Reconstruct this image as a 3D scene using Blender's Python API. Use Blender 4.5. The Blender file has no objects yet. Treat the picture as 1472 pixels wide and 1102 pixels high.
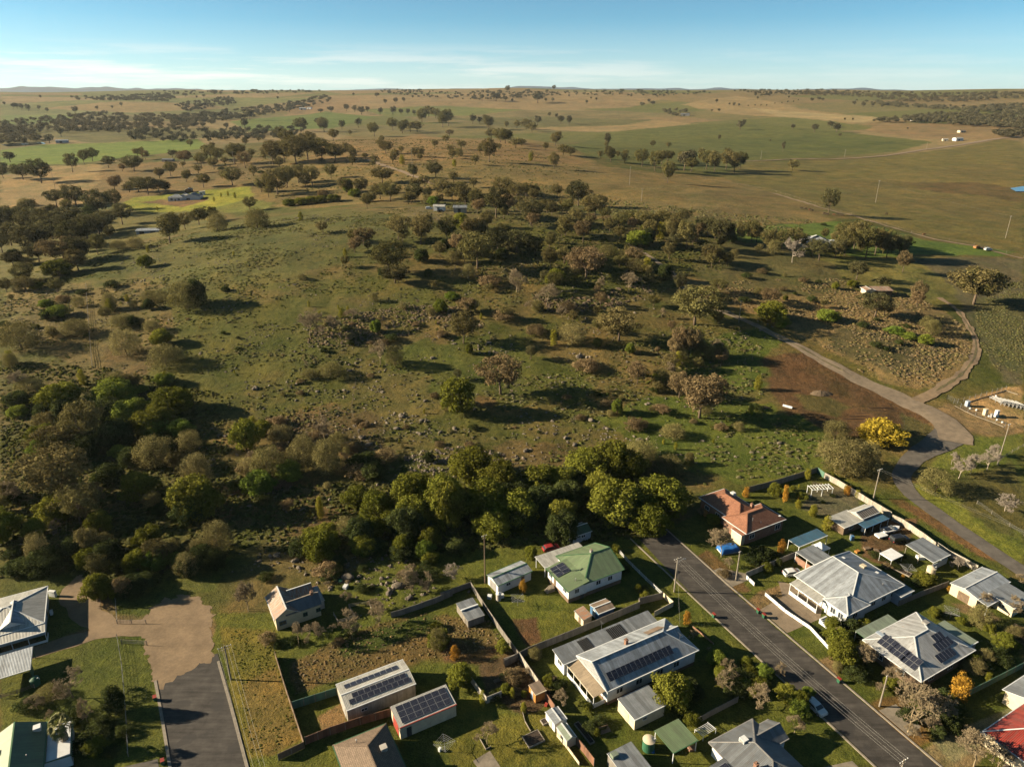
import bpy, math, random
import numpy as np
from mathutils import Vector, Matrix
R = math.radians
KA = .64      # all base colours are scaled together against the exposure
def ka(c): return tuple(min(.8, v*KA) for v in c)
D = bpy.data
COL = bpy.context.scene.collection
rng = np.random.default_rng(7)
random.seed(7)

# ------------------------------------------------------------------ camera
CAMH, PITCH, FPX = 105.0, R(22.5), 1020.0          # focal length in pixels of a 1472 px wide picture
cam = D.cameras.new('camera'); cam_o = D.objects.new('camera', cam); COL.objects.link(cam_o)
cam_o.location = (0, 0, CAMH); cam_o.rotation_euler = (R(90)-PITCH, 0, 0)
cam.sensor_width = 36; cam.lens = 36*FPX/1472; cam.clip_start = 1; cam.clip_end = 60000
bpy.context.scene.camera = cam_o

# ------------------------------------------------------------------ terrain
def sm(a, b, t):
    t = np.clip((t-a)/(b-a), 0, 1); return t*t*(3-2*t)
def gs(x, y, cx, cy, sx, sy, rot=0.):
    c, s = math.cos(rot), math.sin(rot); u = (x-cx)*c+(y-cy)*s; v = -(x-cx)*s+(y-cy)*c
    return np.exp(-.5*((u/sx)**2+(v/sy)**2))
def _hash(i, j, k):
    n = (i.astype(np.int64)*374761393+j.astype(np.int64)*668265263+k*974711) & 0x7fffffff
    n = (n ^ (n >> 13))*1274126177 & 0x7fffffff
    return ((n ^ (n >> 16)) & 0xffff)/65535.
def vnoise(x, y, k=0):
    i = np.floor(x); j = np.floor(y); u = x-i; v = y-j; u = u*u*(3-2*u); v = v*v*(3-2*v)
    i = i.astype(np.int64); j = j.astype(np.int64)
    return (_hash(i,j,k)*(1-u)+_hash(i+1,j,k)*u)*(1-v)+(_hash(i,j+1,k)*(1-u)+_hash(i+1,j+1,k)*u)*v
def fbm(x, y, k=0, o=4):
    s = 0; a = .5; t = 0
    for q in range(o):
        s = s+a*vnoise(x*2**q+17*q, y*2**q-9*q, k+q); t += a; a *= .55
    return s/t
_pr = np.array([0,250,500,900,1500,1900,2600,3300,3900,4500,5500,7000,20000.])
_pz = np.array([0,0,5,9,13,20,40,68,103,104,70,40,40.])
_rr = np.linspace(0, 20000, 2001); _zz = np.interp(_rr, _pr, _pz)
_zz = np.convolve(np.pad(_zz, 12, mode='edge'), np.ones(25)/25, mode='valid')
def height(x, y):
    x = np.asarray(x, float); y = np.asarray(y, float)
    r = np.hypot(x, y)
    h = np.interp(r, _rr, _zz)
    side = np.where(x < -60, 135., 210.); fr = np.where(y < 430, 118., 95.)
    h1 = 29*np.exp(-.5*(((x+60)/side)**2+((y-430)/fr)**2))
    h = h+h1*sm(160, 300, y)
    h = h+26*gs(x, y, -170, 1040, 300, 210)+13*gs(x, y, -90, 730, 170, 170)*sm(430, 640, y)
    h = h+9*gs(x, y, 150, 620, 190, 90, -.35)
    far = sm(900, 3000, r)
    h = h+far*26*(fbm(x/900+3, y/700, 5, 3)-.5)
    h = h+sm(1200, 2600, r)*14*gs(x, y, -150, 3300, 900, 260)
    h = h-sm(1500, 3500, r)*9*sm(-600, -2000, x)
    wild = sm(172, 215, y)
    h = h+wild*(1.5*(fbm(x/38, y/38, 11, 3)-.5)+.9*(fbm(x/9, y/9, 21, 3)-.5)*(1-sm(600, 1200, r)))
    return h
def at(px, py, up=0.):
    """pixel of the photograph -> the point where that line of sight meets the ground"""
    px = np.atleast_1d(np.asarray(px, float)); py = np.atleast_1d(np.asarray(py, float))
    u = (px-736)/FPX; v = (py-551)/FPX
    dx = u; dy = math.cos(PITCH)-v*math.sin(PITCH); dz = -math.sin(PITCH)-v*math.cos(PITCH)
    n = np.hypot(dx, dy); dx, dy, dz = dx/n, dy/n, dz/n
    t = np.full(px.shape, 60.); done = np.zeros(px.shape, bool); lo = t.copy()
    for _ in range(900):
        z = CAMH+dz*t; hh = height(dx*t, dy*t)+up
        hit = (z <= hh) & ~done; done |= hit
        if done.all() or t.max() > 4600: break
        lo = np.where(done, lo, t); t = np.where(done, t, t*1.006+.2)
    hi = t.copy()
    for _ in range(22):
        m = (lo+hi)/2; b = CAMH+dz*m <= height(dx*m, dy*m)+up
        hi = np.where(b, m, hi); lo = np.where(b, lo, m)
    t = hi; x = dx*t; y = dy*t
    return x, y, height(x, y)
def at1(px, py):
    x, y, z = at(px, py); return float(x[0]), float(y[0]), float(z[0])
def pxm(x, y, z):
    """pixels per metre at a point"""
    return FPX/(y*math.cos(PITCH)+(CAMH-z)*math.sin(PITCH))

# ------------------------------------------------------------------ materials
def M_new(name, rough=.8, spec=.3, metal=0):
    m = D.materials.new(name); m.use_nodes = True; nt = m.node_tree; b = nt.nodes['Principled BSDF']
    b.inputs['Roughness'].default_value = rough; b.inputs['Specular IOR Level'].default_value = spec
    b.inputs['Metallic'].default_value = metal
    return m, nt, b
def N(nt, t, **k):
    n = nt.nodes.new(t)
    for a, v in k.items():
        if a.startswith('i_'):
            key = a[2:]; key = int(key) if key.isdigit() else key.replace('_', ' ')
            n.inputs[key].default_value = v
        else: setattr(n, a, v)
    return n
def L(nt, a, b): nt.links.new(a, b)
def c4(c): return (c[0], c[1], c[2], 1)
def ramp(nt, fac, stops):
    r = N(nt, 'ShaderNodeValToRGB'); e = r.color_ramp.elements
    while len(e) < len(stops): e.new(.5)
    for q, (p, c) in zip(e, stops): q.position = p; q.color = c4(c) if not isinstance(c, (int, float)) else (c, c, c, 1)
    L(nt, fac, r.inputs[0]); return r.outputs[0]
def mixc(nt, a, b, fac, mode='MIX'):
    m = N(nt, 'ShaderNodeMix', data_type='RGBA', blend_type=mode)
    for s, v in ((m.inputs[6], a), (m.inputs[7], b)):
        if isinstance(v, (tuple, list)): s.default_value = c4(v)
        else: L(nt, v, s)
    if isinstance(fac, (int, float)): m.inputs[0].default_value = fac
    else: L(nt, fac, m.inputs[0])
    return m.outputs[2]
def noise(nt, vec, scale, detail=3, rough=.6):
    n = N(nt, 'ShaderNodeTexNoise', i_Scale=scale, i_Detail=detail, i_Roughness=rough)
    if vec is not None: L(nt, vec, n.inputs['Vector'])
    return n.outputs['Fac']
def bump(nt, b, hgt, strength=.4, dist=.1):
    n = N(nt, 'ShaderNodeBump'); n.inputs['Strength'].default_value = strength; n.inputs['Distance'].default_value = dist
    L(nt, hgt, n.inputs['Height']); L(nt, n.outputs[0], b.inputs['Normal'])
def mat_plain(name, c, rough=.8, var=.18, scale=.8, spec=.3, metal=0, dirt=None, bmp=0):
    """painted / weathered surface with blotchy wear in real units"""
    m, nt, b = M_new(name, rough, spec, metal); c = ka(c)
    g = N(nt, 'ShaderNodeNewGeometry').outputs['Position']
    n1 = noise(nt, g, scale, 5, .65); n2 = noise(nt, g, scale*9, 3)
    f = ramp(nt, n1, [(.3, 1-var*1.3), (.7, 1+var*.6)])
    f2 = ramp(nt, n2, [(.3, 1-var*.5), (.7, 1+var*.3)])
    col = mixc(nt, mixc(nt, c, f, 1, 'MULTIPLY'), f2, 1, 'MULTIPLY')
    if dirt:
        n3 = noise(nt, g, scale*2.2, 6, .7)
        col = mixc(nt, col, dirt[0], ramp(nt, n3, [(dirt[1], 0.), (dirt[1]+.12, 1.)]))
    L(nt, col, b.inputs['Base Color'])
    if bmp: bump(nt, b, n2, bmp, .05)
    return m
def mat_ribbed(name, c, pitch=.25, rough=.45, var=.15, rust=None, metal=0., strength=.6, seams=True):
    """corrugated sheet: ribs run down the slope (UV in metres), sheets differ a little"""
    m, nt, b = M_new(name, rough, .4, metal); c = ka(c)
    uv = N(nt, 'ShaderNodeUVMap').outputs[0]
    g = N(nt, 'ShaderNodeNewGeometry').outputs['Position']
    sep = N(nt, 'ShaderNodeSeparateXYZ'); L(nt, uv, sep.inputs[0])
    fl = N(nt, 'ShaderNodeMath', operation='MULTIPLY', i_1=1/.762); L(nt, sep.outputs[0], fl.inputs[0])
    flo = N(nt, 'ShaderNodeMath', operation='FLOOR'); L(nt, fl.outputs[0], flo.inputs[0])
    wn = N(nt, 'ShaderNodeTexWhiteNoise', noise_dimensions='1D'); L(nt, flo.outputs[0], wn.inputs['W'])
    w = N(nt, 'ShaderNodeMath', operation='MULTIPLY', i_1=2*math.pi/pitch); L(nt, sep.outputs[0], w.inputs[0])
    s = N(nt, 'ShaderNodeMath', operation='SINE'); L(nt, w.outputs[0], s.inputs[0])
    a = mixc(nt, c, ramp(nt, noise(nt, g, .7, 5, .7), [(.3, 1-var), (.7, 1+var*.5)]), 1, 'MULTIPLY')
    a = mixc(nt, a, ramp(nt, wn.outputs['Value'], [(0, 1-var*1.3), (1, 1+var*.5)]), 1, 'MULTIPLY')
    a = mixc(nt, a, ramp(nt, s.outputs[0], [(0, .82), (1, 1.)]), 1, 'MULTIPLY')
    mp = N(nt, 'ShaderNodeMapping'); mp.inputs['Scale'].default_value = (2.2, .35, 1); L(nt, uv, mp.inputs[0])
    st = noise(nt, mp.outputs[0], 1.3, 6, .75)
    a = mixc(nt, a, (.07, .06, .05), mixc(nt, (0,0,0), (.5,.5,.5), ramp(nt, st, [(.45, 0.), (.66, 1.)])))
    if rust:
        a = mixc(nt, a, rust[0], ramp(nt, st, [(rust[1], 0.), (rust[1]+.1, 1.)]))
    L(nt, a, b.inputs['Base Color']); bump(nt, b, s.outputs[0], strength, .03)
    return m
def mat_brick(name, c1, c2, mortar, bw=.45, bh=.16, rough=.85, msize=.012, strength=.5):
    m, nt, b = M_new(name, rough, .25); c1 = ka(c1); c2 = ka(c2); mortar = ka(mortar)
    uv = N(nt, 'ShaderNodeUVMap').outputs[0]
    t = N(nt, 'ShaderNodeTexBrick'); L(nt, uv, t.inputs['Vector'])
    t.inputs['Color1'].default_value = c4(c1); t.inputs['Color2'].default_value = c4(c2); t.inputs['Mortar'].default_value = c4(mortar)
    t.inputs['Scale'].default_value = 1; t.inputs['Brick Width'].default_value = bw; t.inputs['Row Height'].default_value = bh
    t.inputs['Mortar Size'].default_value = msize
    g = N(nt, 'ShaderNodeNewGeometry').outputs['Position']
    a = mixc(nt, t.outputs['Color'], ramp(nt, noise(nt, g, 1.1, 6, .7), [(.3, .7), (.7, 1.15)]), 1, 'MULTIPLY')
    L(nt, a, b.inputs['Base Color']); bump(nt, b, t.outputs['Fac'], -strength, .04)
    return m
MAT = {}

# ------------------------------------------------------------------ mesh building
class MB:
    def __init__(s): s.v = []; s.f = []; s.m = []
    def poly(s, pts, m=0):
        k = len(s.v); s.v += [tuple(p) for p in pts]; s.f.append(tuple(range(k, k+len(pts)))); s.m.append(m); return s
    def box(s, x0, y0, z0, x1, y1, z1, m=0):
        if x1 < x0: x0, x1 = x1, x0
        if y1 < y0: y0, y1 = y1, y0
        k = len(s.v); s.v += [(x0,y0,z0),(x1,y0,z0),(x1,y1,z0),(x0,y1,z0),(x0,y0,z1),(x1,y0,z1),(x1,y1,z1),(x0,y1,z1)]
        for q in ((0,3,2,1),(4,5,6,7),(0,1,5,4),(1,2,6,5),(2,3,7,6),(3,0,4,7)): s.f.append(tuple(k+i for i in q)); s.m.append(m)
        return s
    def bar(s, a, b, w, h=None, m=0, up=(0,0,1)):
        a = Vector(a); b = Vector(b); d = (b-a).normalized(); h = h or w
        up = Vector(up)
        if abs(d.dot(up)) > .97: up = Vector((1,0,0))
        r = d.cross(up).normalized(); u = r.cross(d).normalized(); k = len(s.v)
        for p in (a, b):
            for i, j in ((-1,-1),(1,-1),(1,1),(-1,1)): s.v.append(tuple(p+r*(i*w/2)+u*(j*h/2)))
        for q in ((0,1,2,3),(7,6,5,4),(0,4,5,1),(1,5,6,2),(2,6,7,3),(3,7,4,0)): s.f.append(tuple(k+i for i in q)); s.m.append(m)
        return s
    def tube(s, pts, rad, n=8, m=0, cap=True):
        pts = [Vector(p) for p in pts]; rad = rad if isinstance(rad, (list, tuple)) else [rad]*len(pts); rings = []
        for i, p in enumerate(pts):
            d = (pts[min(i+1, len(pts)-1)]-pts[max(i-1, 0)]).normalized()
            r = d.cross(Vector((0,0,1)) if abs(d.z) < .9 else Vector((1,0,0))).normalized(); u = r.cross(d)
            k = len(s.v); rings.append(k)
            for j in range(n):
                a = 2*math.pi*j/n; s.v.append(tuple(p+r*math.cos(a)*rad[i]+u*math.sin(a)*rad[i]))
        for a, b in zip(rings, rings[1:]):
            for j in range(n): s.f.append((a+j, a+(j+1)%n, b+(j+1)%n, b+j)); s.m.append(m)
        if cap:
            s.f.append(tuple(rings[0]+j for j in reversed(range(n)))); s.f.append(tuple(rings[-1]+j for j in range(n))); s.m += [m, m]
        return s
    def lathe(s, cx, cy, prof, n=16, m=0):
        rings = []
        for r, z in prof:
            k = len(s.v); rings.append(k)
            for j in range(n): a = 2*math.pi*j/n; s.v.append((cx+r*math.cos(a), cy+r*math.sin(a), z))
        for a, b in zip(rings, rings[1:]):
            for j in range(n): s.f.append((a+j, a+(j+1)%n, b+(j+1)%n, b+j)); s.m.append(m)
        s.f.append(tuple(rings[-1]+j for j in range(n))); s.m.append(m)
        return s
    def slab(s, pts, t, m=0, me=None):
        """polygon (counter-clockwise seen from above) thickened downwards by t"""
        me = m if me is None else me
        s.poly(pts, m); lo = [(p[0], p[1], p[2]-t) for p in pts]; s.poly(lo[::-1], me)
        for i in range(len(pts)):
            j = (i+1) % len(pts); s.poly([pts[i], lo[i], lo[j], pts[j]], me)
        return s
    def build(s, name, mats, parent=None, loc=None, rot=None, smooth=False):
        me = D.meshes.new(name); me.from_pydata(s.v, [], s.f)
        mats = mats if isinstance(mats, (list, tuple)) else [mats]
        for q in mats: me.materials.append(MAT[q] if isinstance(q, str) else q)
        uvl = me.uv_layers.new(name='UVMap'); co = s.v; uvs = []
        for p in me.polygons:
            n = p.normal; u = Vector((-n.y, n.x, 0))
            u = u.normalized() if u.length > .02 else Vector((1,0,0)); w = n.cross(u)
            for vi in p.vertices:
                c = co[vi]; uvs += [c[0]*u.x+c[1]*u.y+c[2]*u.z, c[0]*w.x+c[1]*w.y+c[2]*w.z]
        uvl.data.foreach_set('uv', uvs)
        me.polygons.foreach_set('material_index', s.m)
        if smooth: me.polygons.foreach_set('use_smooth', [True]*len(s.f))
        o = D.objects.new(name, me); COL.objects.link(o)
        if parent: o.parent = parent
        if loc: o.location = loc
        if rot: o.rotation_euler = rot
        return o
def npmesh(name, v, f, mats, cols=None, matidx=None, smooth=False):
    """numpy vertices + faces (all the same corner count) -> mesh"""
    me = D.meshes.new(name); k = f.shape[1]
    me.vertices.add(len(v)); me.vertices.foreach_set('co', np.ascontiguousarray(v, np.float32).ravel())
    me.loops.add(f.size); me.loops.foreach_set('vertex_index', np.ascontiguousarray(f, np.int32).ravel())
    me.polygons.add(len(f)); me.polygons.foreach_set('loop_start', np.arange(0, f.size, k, dtype=np.int32))
    me.polygons.foreach_set('loop_total', np.full(len(f), k, np.int32))
    for q in (mats if isinstance(mats, (list, tuple)) else [mats]): me.materials.append(MAT[q])
    if matidx is not None: me.polygons.foreach_set('material_index', matidx.astype(np.int32))
    me.update(calc_edges=True)
    if cols is not None:
        a = me.color_attributes.new('Col', 'FLOAT_COLOR', 'POINT')
        c = np.ones((len(v), 4), np.float32); c[:, :3] = cols; a.data.foreach_set('color', c.ravel())
    me.polygons.foreach_set('use_smooth', np.full(len(f), bool(smooth)))
    return me
def link(name, me, parent=None, loc=None, rz=0, sc=None):
    o = D.objects.new(name, me); COL.objects.link(o)
    if parent: o.parent = parent
    if loc is not None: o.location = loc
    if rz: o.rotation_euler = (0,0,rz)
    if sc is not None: o.scale = sc
    return o
def tag(o, label=None, cat=None, group=None, kind=None):
    if label: o['label'] = label
    if cat: o['category'] = cat
    if group: o['group'] = group
    if kind: o['kind'] = kind
    return o
def empty(name, loc, rz=0, label=None, cat=None, group=None):
    o = D.objects.new(name, None); COL.objects.link(o); o.location = loc; o.rotation_euler = (0,0,rz)
    o.empty_display_size = .2
    return tag(o, label, cat, group)
def children(o): return [c for c in KIDS.get(o, [])]
def copy_tree(o, kids, parent=None):
    """o with its parts (kids: {object: [parts]})"""
    c = o.copy(); COL.objects.link(c); c.parent = parent
    for k in kids.get(o.name, []): copy_tree(k, kids, c)
    return c
def kids_of(objs):
    d = {}
    for o in objs:
        if o.parent: d.setdefault(o.parent.name, []).append(o)
    return d
# ------------------------------------------------------------------ light, sky, view
SUN_EL, SUN_AZ = 20.5, 3.0        # azimuth: degrees beyond due left (-X) towards the horizon
sd = Vector((-math.cos(R(SUN_EL))*math.cos(R(SUN_AZ)), math.cos(R(SUN_EL))*math.sin(R(SUN_AZ)), math.sin(R(SUN_EL))))
sl = D.lights.new('sun', 'SUN'); sl.energy = 5.0; sl.angle = R(.5); sl.color = (1.0, .83, .57)
so = D.objects.new('sun', sl); COL.objects.link(so); so.rotation_euler = sd.to_track_quat('Z', 'Y').to_euler()
sc = bpy.context.scene
wd = D.worlds.new('World'); sc.world = wd; wd.use_nodes = True; wn_ = wd.node_tree
bg = wn_.nodes['Background']; bg.inputs['Strength'].default_value = .05
sky = N(wn_, 'ShaderNodeTexSky', sky_type='NISHITA'); sky.sun_disc = False
sky.sun_elevation = R(SUN_EL); sky.sun_rotation = math.atan2(sd.x, sd.y); sky.altitude = 1000
sky.air_density = .5; sky.dust_density = .9; sky.ozone_density = 2.6
tc = N(wn_, 'ShaderNodeTexCoord'); sp = N(wn_, 'ShaderNodeSeparateXYZ'); L(wn_, tc.outputs['Generated'], sp.inputs[0])
az = N(wn_, 'ShaderNodeMath', operation='ARCTAN2'); L(wn_, sp.outputs[0], az.inputs[0]); L(wn_, sp.outputs[1], az.inputs[1])
cv = N(wn_, 'ShaderNodeCombineXYZ'); L(wn_, az.outputs[0], cv.inputs[0]); L(wn_, sp.outputs[2], cv.inputs[1])
mp = N(wn_, 'ShaderNodeMapping'); mp.inputs['Scale'].default_value = (2.6, 42, 1); mp.inputs['Location'].default_value = (1.35, .2, 0); L(wn_, cv.outputs[0], mp.inputs[0])
cn = noise(wn_, mp.outputs[0], 1.35, 8, .62)
def wmath(op, a, b=None):
    n = N(wn_, 'ShaderNodeMath', operation=op)
    for s, v in ((n.inputs[0], a), (n.inputs[1], b)):
        if v is None: continue
        if isinstance(v, (int, float)): s.default_value = v
        else: L(wn_, v, s)
    return n.outputs[0]
band = ramp(wn_, sp.outputs[2], [(.0, .5), (.018, 1.), (.036, .6), (.055, 0.)])
left = ramp(wn_, wmath('MULTIPLY_ADD', az.outputs[0], -.55), [(.02, .0), (.25, 1.)])
lft = N(wn_, 'ShaderNodeMapRange'); L(wn_, az.outputs[0], lft.inputs[0])
lft.inputs[1].default_value = .35; lft.inputs[2].default_value = -.35; lft.inputs[3].default_value = .0; lft.inputs[4].default_value = 1.
cl = wmath('MULTIPLY', wmath('MULTIPLY', ramp(wn_, cn, [(.47, 0.), (.57, 1.)]), band), wmath('ADD', wmath('MULTIPLY', lft.outputs[0], .7), .22))
skyc = mixc(wn_, sky.outputs[0], (.62, .91, .77), 1, 'MULTIPLY')
skyc = mixc(wn_, skyc, (4.5, 4.7, 4.6), ramp(wn_, sp.outputs[2], [(.0, .42), (.08, 0.)]))
L(wn_, mixc(wn_, skyc, (6.0, 5.7, 5.3), wmath('MULTIPLY', cl, .75)), bg.inputs[0])
vs = sc.view_settings; vs.view_transform = 'Standard'; vs.look = 'None'; vs.gamma = 1; vs.exposure = 1.87; vs.use_curve_mapping = False
cy = sc.cycles; cy.max_bounces = 5; cy.diffuse_bounces = 2; cy.glossy_bounces = 2; cy.transmission_bounces = 3; cy.transparent_max_bounces = 6
cy.volume_bounces = 0; cy.use_denoising = True; cy.caustics_reflective = False; cy.caustics_refractive = False; cy.sample_clamp_indirect = 4

# ------------------------------------------------------------------ ground
def ground_mat():
    m, nt, b = M_new('ground', .95, .1)
    ca = N(nt, 'ShaderNodeVertexColor'); ca.layer_name = 'Col'
    g = N(nt, 'ShaderNodeNewGeometry').outputs['Position']
    mp = N(nt, 'ShaderNodeMapping'); L(nt, g, mp.inputs[0]); mp.inputs['Scale'].default_value = (1, 1, .3); p = mp.outputs[0]
    nA = noise(nt, p, .07, 5, .62); nB = noise(nt, p, .5, 5, .7); nC = noise(nt, p, 3.2, 4, .7); nD = noise(nt, p, .012, 4, .6)
    c = ca.outputs[0]
    c = mixc(nt, c, ramp(nt, nD, [(.32, (.86,.90,.90)), (.68, (1.12,1.06,1.0))]), 1, 'MULTIPLY')
    c = mixc(nt, c, ramp(nt, nA, [(.32, (.70,.82,.66)), (.5, (1,1,1)), (.68, (1.26,1.14,1.05))]), 1, 'MULTIPLY')
    c = mixc(nt, c, ramp(nt, nB, [(.28, (.50,.58,.50)), (.5, (1,1,1)), (.74, (1.5,1.4,1.25))]), 1, 'MULTIPLY')
    c = mixc(nt, c, ramp(nt, nC, [(.3, (.45,.47,.45)), (.5, (1,1,1)), (.70, (1.55,1.52,1.4))]), 1, 'MULTIPLY')
    L(nt, c, b.inputs['Base Color'])
    ad = N(nt, 'ShaderNodeMath', operation='ADD'); L(nt, nB, ad.inputs[0])
    m2 = N(nt, 'ShaderNodeMath', operation='MULTIPLY', i_1=.35); L(nt, nC, m2.inputs[0]); L(nt, m2.outputs[0], ad.inputs[1])
    bump(nt, b, ad.outputs[0], .8, .55)
    return m
MAT['ground'] = ground_mat()

def polyxy(pts):
    a = np.array(pts, float); x, y, _ = at(a[:,0], a[:,1]); return x, y
def inpoly(x, y, px, py):
    c = np.zeros(x.shape, bool); n = len(px); j = n-1
    for i in range(n):
        t = (py[i] > y) != (py[j] > y)
        xi = (px[j]-px[i])*(y-py[i])/(py[j]-py[i]+1e-12)+px[i]
        c ^= t & (x < xi); j = i
    return c
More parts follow.
